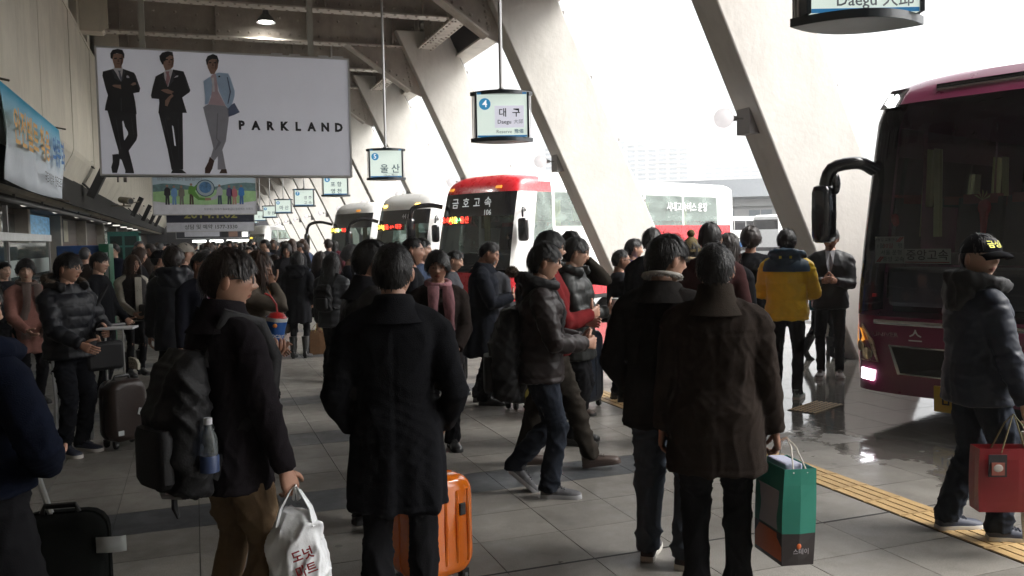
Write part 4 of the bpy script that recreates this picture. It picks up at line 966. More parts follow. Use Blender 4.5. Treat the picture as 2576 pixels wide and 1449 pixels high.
mirror(bus1, -1, [(-1.16, 0.35, 2.45), (-1.35, 0.1, 2.5), (-1.62, -0.15, 2.44), (-1.68, -0.2, 2.2)], (-1.68, -0.2, 1.9), (0.2, 0.16, 0.6)); mirror(bus1, 1, [(1.2, 0.7, 2.3), (1.33, 0.5, 2.36), (1.4, 0.4, 2.3), (1.4, 0.4, 2.15)], (1.4, 0.4, 1.88), (0.24, 0.14, 0.5), r=0.025)
wiper(bus1, yf, -0.9, -0.1); wiper(bus1, yf, 0.1, 0.9)
b = MB(); b.box(0.28, 0.75, 0.5, 0.51, 2.2, 2.55); ob('sun_visor', b, mat('visor_pale', (0.3, 0.34, 0.36), 0.6), bus1, smooth=False)
for i, c in enumerate('금호고속'): text(c, 0.34, M_WHT, bus1, (1.245, 6.6+0.75*i, 1.28), (0, 0, R(90)), weight=0.012)
text('시내고속버스 운행', 0.25, mat('window_letter_white', (0.8, 0.8, 0.8), 0.5), bus1, (1.222, 6.9, 2.42), (0, 0, R(90)), weight=0.02)
b = MB(); b.slab([(4.1, 0.99), (5.6, 1.24), (6.3, 1.24), (5.0, 0.99)], 1.2405, 1.2455, 'x'); ob('swoosh', b, M_GRYP, bus1, smooth=False)

def paint_white(k, x, y, z):
    if z < 0.34: return M_UNDER
    return M_WHT
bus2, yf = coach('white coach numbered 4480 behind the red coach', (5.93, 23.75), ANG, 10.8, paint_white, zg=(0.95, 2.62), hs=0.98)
text('44 80', 0.2, mat('coach_letter_grey', (0.4, 0.4, 0.42), 0.4), bus2, (0.35, yf(0.35, 2.4)-0.012, 2.42), (R(-9), 0, 0), weight=0.012)
led(bus2, yf, -1.0, 0.2, 2.12, [('[고속]', -0.82, (1, 0.75, 0.1)), ('서울 ↔ 대구', -0.25, (1, 0.05, 0.03))])
for x in (-0.8, 0.72): lamp_poly('marker_lamp', bus2, [(x-0.09, 2.72), (x+0.09, 2.72), (x+0.08, 2.79), (x-0.08, 2.79)], yf, M_AMBERL, 0.02)
mirror(bus2, -1, [(-1.16, 0.35, 2.3), (-1.4, 0.0, 2.4), (-1.72, -0.25, 2.25), (-1.78, -0.3, 2.0)], (-1.78, -0.3, 1.72), (0.22, 0.18, 0.62)); mirror(bus2, 1, [(1.2, 0.7, 2.3), (1.36, 0.5, 2.4), (1.42, 0.4, 2.2)], (1.42, 0.4, 1.9), (0.24, 0.14, 0.5), r=0.03)
wiper(bus2, yf, -0.9, -0.1)
M_DKR = mat('coach_dark_roof', (0.05, 0.05, 0.055), 0.3, coat=0.5)
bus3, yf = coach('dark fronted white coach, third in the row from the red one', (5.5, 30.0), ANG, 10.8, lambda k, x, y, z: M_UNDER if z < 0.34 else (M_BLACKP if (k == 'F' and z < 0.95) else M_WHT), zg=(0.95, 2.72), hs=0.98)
led(bus3, yf, -1.05, -0.05, 2.12, [('[고속]', -0.88, (1, 0.75, 0.1)), ('서울', -0.6, (0.9, 0.9, 0.4)), ('↔', -0.42, (0.05, 0.8, 0.3)), ('부산', -0.2, (1, 0.05, 0.03))])
mirror(bus3, -1, [(-1.16, 0.35, 2.35), (-1.45, 0.0, 2.45), (-1.85, -0.2, 2.35), (-1.95, -0.25, 2.0)], (-1.95, -0.25, 1.72), (0.14, 0.18, 0.62))
lamp_poly('marker_lamp', bus3, [(0.35, 2.78), (0.55, 2.78), (0.55, 2.84), (0.35, 2.84)], yf, M_AMBER, 0.02)
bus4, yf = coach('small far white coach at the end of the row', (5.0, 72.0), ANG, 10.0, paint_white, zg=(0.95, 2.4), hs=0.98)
led(bus4, yf, -0.9, -0.2, 2.1, [('[고속]', -0.5, (1, 0.8, 0.1))])

# maroon coach on the right
M_MAR = mat('coach_maroon_paint', (0.16, 0.012, 0.055), 0.3, var=0.06, coat=0.7, bump=0.03, bscale=220)
M_CHROME = mat('chrome_trim', (0.55, 0.55, 0.56), 0.2, 1.0, var=0.05)
def paint_mar(k, x, y, z):
    if z < 0.34: return M_BLACKP if k != 'F' else M_MAR
    if k == 'C' or (k == 'F' and abs(x) > 1.2): return M_BLACKP if z > 0.95 else M_MAR
    return M_MAR
MA = 21
far = Vector((5.62, 6.52, 0)); dd = Vector((math.sin(R(MA)), -math.cos(R(MA)), 0)); nc = far+dd*2*HW
bus5, yf = coach('maroon coach with a black windscreen pulled up at the right edge', (nc.x, nc.y), MA, 11.6, paint_mar, sh=0.30, zg=(0.95, 2.86), band=False, glass_f=M_GLS_DD, glass_s=M_GLS_DD, ac=False)
strip('chrome_strip', bus5, [(-0.97+0.2*k*0.97, 0.9) for k in range(11)], yf, M_CHROME, 0.04)
lamp_poly('headlamp_housing', bus5, [(-1.225, 0.88), (-1.10, 0.86), (-0.98, 0.72), (-0.93, 0.53), (-1.12, 0.53), (-1.22, 0.58)], yf, mat('lamp_reflector', (0.5, 0.42, 0.32), 0.3, 0.4, var=0.9, scale=26), 0.012)
lamp_poly('indicator', bus5, [(-1.222, 0.84), (-1.13, 0.82), (-1.08, 0.72), (-1.2, 0.66)], yf, M_AMBER, 0.02)
for hx_, hz_, hr_ in ((-1.13, 0.66, 0.05), (-1.05, 0.60, 0.055)): lamp_poly('headlamp_lens', bus5, [(hx_+hr_*math.cos(q), hz_+hr_*math.sin(q)) for q in np.linspace(0, 2*math.pi, 15)[:-1]], yf, mat('lamp_lens', (0.6, 0.55, 0.45), 0.1, 0.5), 0.022)
lamp_poly('headlamp_housing', bus5, [(1.225, 0.88), (1.10, 0.86), (0.98, 0.72), (0.93, 0.53), (1.12, 0.53), (1.22, 0.58)], yf, mat('lamp_reflector'), 0.012)
lamp_poly('fog_lamp', bus5, [(-1.13, 0.36), (-0.99, 0.355), (-0.97, 0.45), (-1.12, 0.46)], yf, emis('fog_lamp_lit', (0.95, 0.95, 1.0), 4.5), 0.015)
lamp_poly('fog_lamp', bus5, [(1.13, 0.36), (0.99, 0.355), (0.97, 0.45), (1.12, 0.46)], yf, emis('fog_lamp_lit', (0.95, 0.95, 1.0), 4.5), 0.015)
lamp_poly('running_lamp', bus5, [(-1.075, 2.88), (-1.058, 2.88), (-1.045, 2.98), (-1.06, 2.98)], yf, emis('running_lamp_lit', (1, 1, 1), 5.0), 0.02)
lamp_poly('running_lamp', bus5, [(-1.04, 2.862), (-0.98, 2.864), (-0.978, 2.878), (-1.038, 2.876)], yf, emis('running_lamp_lit', (1, 1, 1), 5.0), 0.021)
lamp_poly('running_lamp', bus5, [(-1.005, 2.89), (-0.988, 2.89), (-0.978, 2.965), (-0.992, 2.965)], yf, emis('running_lamp_lit', (1, 1, 1), 5.0), 0.021)
lamp_poly('lamp_surround', bus5, [(-1.13, 2.84), (-0.92, 2.84), (-0.90, 3.02), (-1.08, 3.02)], yf, M_BLACKP, 0.012)
strip('roof_strip', bus5, [(-0.62+0.17*k, 2.985+0.002*k) for k in range(9)], yf, M_BLACKP, 0.05, 0.01); strip('roof_strip', bus5, [(-0.60+0.17*k, 2.955+0.002*k) for k in range(9)], yf, M_CHROME, 0.025, 0.012)
b = MB()
gp = [(-0.80, 0.68), (0.80, 0.68), (0.72, 0.46), (-0.72, 0.46)]
lamp_poly('grille_rim', bus5, [(-0.83, 0.70), (-0.4, 0.70), (0, 0.70), (0.4, 0.70), (0.83, 0.70), (0.75, 0.44), (0.4, 0.44), (0, 0.44), (-0.4, 0.44), (-0.75, 0.44)], yf, M_CHROME, 0.010)
lamp_poly('grille', bus5, [(-0.80, 0.685), (-0.4, 0.685), (0, 0.685), (0.4, 0.685), (0.80, 0.685), (0.72, 0.455), (0.4, 0.455), (0, 0.455), (-0.4, 0.455), (-0.72, 0.455)], yf, M_UNDER, 0.016)
for i, c in enumerate('스타관광'): text(c, 0.14, mat('coach_letter_white', (0.5, 0.48, 0.5), 0.4), bus5, (-0.58+0.36*i, yf(-0.58+0.36*i, 0.79)-0.012, 0.785), weight=0.006)
text('UNIVERSE', 0.055, M_CHROME, bus5, (-0.82, yf(-0.82, 0.78)-0.014, 0.79), (0, 0, R(6)), sx=1.2)
lamp_poly('number_plate', bus5, [(-0.42, 0.16), (-0.02, 0.16), (-0.02, 0.38), (-0.42, 0.38)], yf, mat('plate_yellow', (0.5, 0.32, 0.03), 0.45), 0.03)
text('바 1', 0.14, M_SIGNK, bus5, (-0.24, yf(-0.2, 0.3)-0.036, 0.25), weight=0.012)
mirror(bus5, -1, [(-1.16, 0.42, 2.28), (-1.24, 0.26, 2.35), (-1.42, 0.1, 2.30), (-1.47, 0.06, 2.1)], (-1.48, 0.05, 1.88), (0.19, 0.18, 0.54), r=0.06)
b = MB(); b.ball((-1.36, 0.08, 2.16), (0.035, 0.05, 0.10), 10, 8); ob('small_mirror', b, M_BLACKP, bus5)
def card(x0, x1, z0, z1, lines):
    y = yf((x0+x1)/2, (z0+z1)/2)+0.05; b = MB(); b.box(x0, x1, y, y+0.006, z0, z1); ob('paper_card', b, mat('card_paper', (0.8, 0.82, 0.74), 0.7), bus5, smooth=False)
    for s, sz, x, z, m in lines: text(s, sz, m, bus5, (x, y-0.003, z), weight=0.006)
    return y
M_GREENP = mat('card_green_print', (0.02, 0.12, 0.06), 0.6); M_REDP = mat('card_red_print', (0.5, 0.03, 0.03), 0.6)
y = card(-1.02, -0.76, 1.42, 1.66, [('1월', 0.05, -0.97, 1.575, M_GREENP), ('30일', 0.05, -0.90, 1.575, M_REDP), ('행', 0.05, -0.79, 1.575, M_GREENP), ('서울 운행', 0.05, -0.87, 1.515, M_GREENP), ('중앙 고속', 0.05, -0.85, 1.455, M_GREENP), ('귀성길 교통안내', 0.032, -0.92, 1.63, M_SIGNK)])
for k in range(2):
    b = MB(); b.slab([(-0.83+0.02*k, 1.61), (-0.815+0.02*k, 1.61), (-0.775+0.02*k, 1.655), (-0.79+0.02*k, 1.655)], y-0.003, y-0.001); ob('card_stripe', b, M_REDP, bus5, smooth=False)
    b = MB(); b.slab([(-1.01+0.02*k, 1.43), (-0.995+0.02*k, 1.43), (-0.955+0.02*k, 1.48), (-0.97+0.02*k, 1.48)], y-0.003, y-0.001); ob('card_stripe', b, M_REDP, bus5, smooth=False)
y = card(-0.74, -0.34, 1.42, 1.55, [('중앙고속', 0.1, -0.54, 1.49, M_SIGNK)])
b = MB(); b.box(-0.73, -0.35, y-0.003, y-0.001, 1.43, 1.437); ob('card_stripe', b, M_REDP, bus5, smooth=False)
b = MB(); b.ball((-0.98, 0.45, 1.82), (0.035, 0.03, 0.05), 10, 8); b.ball((-0.97, 0.45, 1.79), (0.03, 0.03, 0.04), 8, 6); ob('red_tassel', b, mat('tassel_red', (0.45, 0.02, 0.02), 0.8), bus5)
b = MB(); b.ball((-0.2, 0.45, 1.9), (0.055, 0.03, 0.07), 12, 8); b.tube([(-0.2, 0.45, 1.88), (-0.21, 0.45, 1.65)], [0.04, 0.02], 8); ob('red_ornament', b, mat('tassel_red'), bus5)
b = MB()
for k in range(5):
    a = R(30+30*k); b.slab([(-0.2, 1.96), (-0.2+0.06*math.cos(a-0.2), 1.96+0.07*math.sin(a-0.2)), (-0.2+0.075*math.cos(a), 1.96+0.09*math.sin(a))], 0.40, 0.405)
ob('gold_ornament', b, mat('ornament_gold', (0.5, 0.4, 0.15), 0.5), bus5, smooth=False)
lamp_poly('reflector', bus5, [(-1.0, 1.12), (-0.97, 1.12), (-0.97, 1.15), (-1.0, 1.15)], yf, M_REDP, 0.01)

# parked coaches and buildings across the yard
def paint_wb(k, x, y, z):
    if z < 0.45: return M_UNDER
    if z < 0.95 and k in 'SC': return mat('coach_blue_band', (0.05, 0.22, 0.55), 0.3, coat=0.5)
    return M_WHT
for i, (x, y, a, lab) in enumerate(((48.6, 66.6, 200, 'parked white coach with a blue band seen just past the red coach'), (51.9, 62.9, 200, 'middle one of the white and blue coaches parked across the yard'), (55.0, 61.0, 200, 'parked white coach half hidden behind the slanted column'))):
    coach(lab, (x, y), a, 10.5, paint_wb, zg=(1.25, 2.62), detail=False, ac=False, glass_f=M_BLACKP, glass_s=M_BLACKP, group='coaches parked across the yard', dip=False, rear_glass=True)
M_FAR = mat('pale_far_building', (0.62, 0.62, 0.60), 0.8, var=0.06, scale=0.2); M_FARW = mat('far_window', (0.30, 0.34, 0.37), 0.3, var=0.2, scale=0.5)
t = thing('depot_building', 'pale low depot building behind the parked coaches', 'building', (60, 80, 0), R(-35))
b = MB(); b.box(-30, 30, 0, 10, 0, 5.2); b.box(-8, 26, -0.6, 0, 4.6, 5.6); ob('wall', b, M_FAR, t, smooth=False)
b = MB(); b.box(-31, 31, -2.5, 10.5, 5.6, 6.0); ob('roof', b, mat('far_roof', (0.66, 0.67, 0.68), 0.7), t, smooth=False)
for k in range(14):
    b = MB(); b.box(-27+4*k, -24.6+4*k, -0.08, -0.02, 2.2, 4.2); o = ob('window', b, M_FARW, t, smooth=False)
    b = MB(); b.box(-25.85+4*k, -25.75+4*k, -0.12, -0.085, 2.2, 4.2); b.box(-27+4*k, -24.6+4*k, -0.12, -0.085, 3.3, 3.38); ob('mullion', b, M_FAR, o, smooth=False)
t = thing('yard_canopy', 'grey open canopy roof beyond the red coach', 'canopy', (47, 72, 0), R(-35))
b = MB(); b.box(-9, 7, -3, 3, 5.0, 6.6); ob('roof', b, mat('canopy_grey', (0.4, 0.42, 0.44), 0.6), t, smooth=False)
for x in (-8, -1, 6):
    b = MB(); b.box(x-0.2, x+0.2, -0.2, 0.2, 0, 5.0); ob('post', b, M_FAR, t, smooth=False)
def block(x, y, rz, wd, ht, lab):
    t = thing('apartment_block', lab, 'building', (x, y, 0), R(rz)); nfl = int(ht/2.9)
    b = MB(); b.box(-wd/2, wd/2, 0, 12, 0, ht); b.box(-wd/2-0.3, wd/2+0.3, -0.3, 12.3, ht, ht+1.0); b.box(-3, 3, 4, 8, ht+1, ht+4); ob('wall', b, M_FAR, t, smooth=False)
    nb = int(wd/6.5)
    wm = MB(); wm.box(-2.3, 2.3, -0.12, -0.02, 0, 1.6); wme = new_mesh('window', wm, M_FARW, smooth=False)
    bm = MB(); bm.box(-2.6, 2.6, -0.9, -0.0, -0.9, -0.1); bme = new_mesh('balcony', bm, M_FAR, smooth=False)
    for k in range(nb):
        for f in range(2, nfl):
            if (f*nb+k) < 290:
                link('window', wme, t, (-wd/2+6.5*(k+0.5), 0, 2.9*f+0.9)); link('balcony', bme, t, (-wd/2+6.5*(k+0.5), 0, 2.9*f+0.9))
block(255, 500, -28, 95, 62, 'pale apartment block fading into white behind the sign numbered 4')
block(395, 520, -38, 110, 58, 'pale apartment block fading into white left of the globe lamp')
block(560, 440, -52, 110, 60, 'pale apartment block fading into white behind the maroon coach')
# ------------------------------------------------------------------ people
SKIN = {'a': mat('skin_light', (0.40, 0.235, 0.165), 0.5, var=0.08, scale=20, tint=True, spec=0.4), 'b': mat('skin_tan', (0.31, 0.17, 0.115), 0.5, var=0.08, scale=20, tint=True, spec=0.4), 'c': mat('skin_pale', (0.47, 0.30, 0.22), 0.5, var=0.06, scale=20, tint=True, spec=0.4)}
def hairmat(name, c): return mat(name, c, 0.42, var=0.35, scale=40, bump=0.5, bscale=160, stretch=(1, 1, 0.15), spec=0.36)
HAIR = {'k': hairmat('hair_black', (0.010, 0.009, 0.009)), 'b': hairmat('hair_brown', (0.045, 0.022, 0.013)), 'd': hairmat('hair_dark_brown', (0.018, 0.012, 0.010)), 'g': hairmat('hair_grey', (0.07, 0.07, 0.072))}
rng = np.random.default_rng(5)

def skull(th, ph, off=0.0):
    """point on the head: th elevation, ph azimuth (0 = straight ahead +Y, + = towards +X)"""
    d = np.array([math.cos(th)*math.sin(ph), math.cos(th)*math.cos(ph), math.sin(th)])
    rx, ry, rz = 0.076, 0.096, 0.120
    p = d*np.array([rx, ry, rz])
    if p[2] < 0:
        t = min(1, -p[2]/0.12)
        p[0] *= 1-0.30*t**1.5
        p[1] *= (1-0.10*t) if p[1] > 0 else (1-0.42*t)
    elif p[1] < 0: p[1] *= 1.05
    return p + d*off

def make_head(nu, nv, female=False):
    al = np.linspace(-1, 1, nu+1)[:-1]
    ph = np.sign(al)*np.abs(al)**1.45*math.pi
    be = np.linspace(-1, 1, nv)
    th = np.sign(be)*np.abs(be)**1.0*math.pi/2
    th = th*0.985
    vs = np.array([[skull(t, p) for p in ph] for t in th])
    x, y, z = vs[..., 0].copy(), vs[..., 1].copy(), vs[..., 2].copy()
    fr = np.clip(y/0.05, 0, 1)
    def g(cx, cz, sx, sz): return np.exp(-((x-cx)/sx)**2-((z-cz)/sz)**2)
    d = 0.011*g(0, 0.010, 0.010, 0.022)+0.023*g(0, -0.021, 0.013, 0.013)+0.008*(g(0.014, -0.026, 0.009, 0.008)+g(-0.014, -0.026, 0.009, 0.008))
    d += -0.009*(g(0.031, 0.013, 0.016, 0.010)+g(-0.031, 0.013, 0.016, 0.010))+0.005*(g(0.03, 0.034, 0.024, 0.009)+g(-0.03, 0.034, 0.024, 0.009))
    d += 0.006*(g(0.046, -0.012, 0.02, 0.018)+g(-0.046, -0.012, 0.02, 0.018))+0.006*g(0, -0.052, 0.02, 0.007)+0.007*g(0, -0.064, 0.018, 0.007)-0.004*g(0, -0.077, 0.02, 0.006)+0.009*g(0, -0.095, 0.018, 0.016)
    vs[..., 1] += d*fr
    tint = np.ones(vs.shape)
    lip = (np.abs(z+0.058) < 0.0115*(1-(x/0.026)**2).clip(0, 1)) & (y > 0.03)
    tint[lip] = (0.72, 0.42, 0.42) if female else (0.78, 0.5, 0.48)
    mouth = (np.abs(z+0.058) < 0.0022) & (np.abs(x) < 0.022) & (y > 0.03); tint[mouth] = (0.3, 0.15, 0.14)
    ax = np.abs(x)
    brow = (np.abs(z-0.034-0.06*(ax-0.03)*(ax < 0.035)) < (0.0035 if female else 0.0052)) & (ax > 0.013) & (ax < 0.052) & (y > 0.02); tint[brow] = (0.14, 0.11, 0.10)
    eye = (((ax-0.032)/0.0145)**2+((z-0.012)/0.0052)**2 < 1) & (y > 0.02); tint[eye] = (0.10, 0.08, 0.075)
    white = eye & ((np.abs(ax-0.032) > 0.007)) & (z < 0.0135); tint[white] = (1.0, 1.15, 1.25)
    blush = np.exp(-((ax-0.045)/0.02)**2-((z+0.02)/0.02)**2)*(y > 0); tint *= 1-np.stack([0.0*blush, 0.10*blush, 0.10*blush], -1)
    b = MB(); V = vs.reshape(-1, 3); F = []
    for j in range(nv-1):
        for i in range(nu):
            a = j*nu+i; c = j*nu+(i+1) % nu; F.append((a, a+nu, c+nu, c))
    F = [f[::-1] for f in F]
    F.append(tuple(range(nu))); F.append(tuple(range((nv-1)*nu, nv*nu))[::-1])
    b.add(V.tolist(), F); T = tint.reshape(-1, 3).tolist()
    for s in (-1, 1):   # ears
        o = len(b.v); b.ball((0, 0, 0), (0.010, 0.019, 0.031), 10, 8, M=Matrix.Translation((s*0.0785, -0.008, -0.004)) @ Euler((R(-12), 0, R(-s*22))).to_matrix().to_4x4())
        T += [[0.95, 0.85, 0.82]]*(len(b.v)-o)
    o = len(b.v); b.rings([[(r_*math.cos(q), yy+r_*1.05*math.sin(q), zz) for q in np.linspace(0, 2*math.pi, 15)[:-1]] for zz, r_, yy in ((-0.05, 0.05, -0.018), (-0.09, 0.053, -0.02), (-0.13, 0.055, -0.026), (-0.17, 0.06, -0.034), (-0.20, 0.075, -0.04))])
    T += [[0.93, 0.9, 0.9]]*(len(b.v)-o)
    return b, T
HEADS = {(0, False): make_head(84, 72), (0, True): make_head(84, 72, True), (1, False): make_head(56, 48), (1, True): make_head(56, 48, True), (2, False): make_head(30, 24), (2, True): make_head(30, 24, True)}

def make_hand(curl=0.5, side=1, n=6, spread=0.05, thumb=0.4):
    """right hand, wrist at the origin pointing to -Z, palm facing -X (towards the thigh), thumb forward (+Y)"""
    b = MB()
    rs = []
    for z, hy, hx in ((0.02, 0.026, 0.02), (0.0, 0.027, 0.021), (-0.03, 0.036, 0.018), (-0.065, 0.042, 0.016), (-0.088, 0.040, 0.013)):
        rs.append([(hx*math.copysign(abs(math.cos(q))**0.7, math.cos(q)), hy*math.copysign(abs(math.sin(q))**0.7, math.sin(q)), z) for q in np.linspace(0, 2*math.pi, 13)[:-1]])
    b.rings(rs)
    for k, (y, ln, r_) in enumerate(((0.029, 0.075, 0.0088), (0.010, 0.084, 0.0092), (-0.010, 0.078, 0.0088), (-0.028, 0.062, 0.0078))):
        a = curl*0.75+0.04*k; p = Vector((0, y, -0.083)); pts = [p.copy()]; rad = [r_*1.1]
        for s, fr in ((0.45, 1.0), (0.30, 1.2), (0.25, 0.9)):
            dirv = Vector((-math.sin(a), spread*(1.5-k)*0.5, -math.cos(a))); p = p+dirv.normalized()*ln*s; pts.append(p.copy()); rad.append(r_*(0.95 if s > 0.3 else 0.85)); a += curl*fr
        b.tube(pts, rad, n)
    p = Vector((-0.004, 0.030, -0.028)); pts = [p.copy()]; rad = [0.0125]; a = 0.0
    for s, l_ in ((0, 0.042), (1, 0.032), (2, 0.026)):
        q = 0.9-0.35*s*thumb*1.6; dirv = Vector((-0.25-0.55*thumb*(s+0.4), math.sin(q), -math.cos(q))).normalized(); p = p+dirv*l_; pts.append(p.copy()); rad.append(0.0115-0.0016*s)
    b.tube(pts, rad, n)
    if side < 0:
        b.v = [(-x, y, z) for x, y, z in b.v]; b.f = [f[::-1] for f in b.f]
    return b

def ik(a, c, l1, l2, hint):
    a, c, hint = Vector(a), Vector(c), Vector(hint); d = c-a; L = d.length
    L = min(L, (l1+l2)*0.999); dn = d.normalized(); c = a+dn*L
    x = (l1*l1-l2*l2+L*L)/(2*L); h = math.sqrt(max(0, l1*l1-x*x))
    hp = hint-dn*hint.dot(dn); hp.normalize()
    return a+dn*x+hp*h, c

def remesh(b, vox, smooth=4):
    me = bpy.data.meshes.new('tmp'); me.from_pydata(b.v, [], b.f)
    o = bpy.data.objects.new('tmp', me); COL.objects.link(o)
    r_ = o.modifiers.new('r', 'REMESH'); r_.mode = 'VOXEL'; r_.voxel_size = vox; r_.use_smooth_shade = True
    s_ = o.modifiers.new('s', 'SMOOTH'); s_.factor = 0.5; s_.iterations = smooth
    res = evaluated_mesh(o)
    bpy.data.objects.remove(o); bpy.data.meshes.remove(me)
    return res

def ell(a, b_, z, y=0.0, x=0.0, e=2.5, n=28):
    out = []
    for k in range(n):
        q = 2*math.pi*k/n; c, s = math.cos(q), math.sin(q)
        out.append((x+a*math.copysign(abs(c)**(2/e), c), y+b_*math.copysign(abs(s)**(2/e), s), z))
    return out

def folds(me, amp, seed, limbs, quilt=0.0, qh=0.11, drape=None):
    n = len(me.vertices); co = np.empty(n*3); me.vertices.foreach_get('co', co); co = co.reshape(-1, 3)
    no = np.empty(n*3); me.vertices.foreach_get('normal', no); no = no.reshape(-1, 3)
    r_ = np.random.default_rng(seed); d = np.zeros(n)
    for k in range(8):      # sparse soft creases, each in its own patch of cloth
        wl = r_.uniform(0.10, 0.34); kv = r_.normal(size=3)*np.array([1.0, 1.0, 0.8]); kv = kv/np.linalg.norm(kv)*2*math.pi/wl
        w = np.sin(co @ kv + r_.uniform(0, 6) + 1.6*np.sin(co @ (kv[[1, 2, 0]]*0.45)+r_.uniform(0, 6)))
        mk = np.clip(np.sin(co @ (r_.normal(size=3)*7.0)+r_.uniform(0, 6))*1.4, 0, 1)
        d += (1-np.abs(w))**2.2*amp*2.6*mk
    d -= d.mean()
    # crumple where limbs bend
    best = np.full(n, 9.0); param = co[:, 2].copy(); on = np.zeros(n, bool)
    for pts in limbs:
        acc = 0.0
        for i in range(len(pts)-1):
            a, c = np.array(pts[i]), np.array(pts[i+1]); ab = c-a; L = np.linalg.norm(ab)
            t = np.clip(((co-a) @ ab)/(L*L), 0, 1); dist = np.linalg.norm(co-(a+t[:, None]*ab), axis=1)
            m = (dist < best) & (dist < 0.13) & (t > 0.12 if i == 0 else t > -1); best[m] = dist[m]; param[m] = acc+t[m]*L; on |= m
            if i == 0:
                near = np.exp(-((np.linalg.norm(co-c, axis=1))/0.10)**2); d += near*amp*1.6*np.sin((acc+t*L)*2*math.pi/0.034)
            acc += L
    if quilt:
        d = d*0.55+quilt*(np.abs(np.sin(math.pi*param/qh))**0.55-0.7)
    if drape:
        az_ = np.arctan2(co[:, 0], co[:, 1]); k_ = np.clip((1.05-co[:, 2])/0.5, 0, 1)*(~on)
        tor = (~on)*1.0; bk = tor*(co[:, 1] < 0); X_, Z_ = co[:, 0], co[:, 2]
        if not quilt:
            d -= 0.004*np.exp(-(X_/0.008)**2)*bk*(Z_ < 1.36)+0.0035*np.exp(-((Z_-1.31+0.06*X_*X_)/0.008)**2)*bk*(drape[0] < 0.5)
        d -= 0.004*np.exp(-(X_/0.009)**2)*tor*(co[:, 1] > 0)+0.004*np.exp(-((Z_-drape[1]-0.04)/0.008)**2)*tor
        d += drape[0]*k_*(0.011*np.sin(6*az_+seed)+0.008*np.sin(11*az_+2*seed+3*co[:, 2]))
    co = co+no*d[:, None]
    me.vertices.foreach_set('co', co.ravel()); me.update()

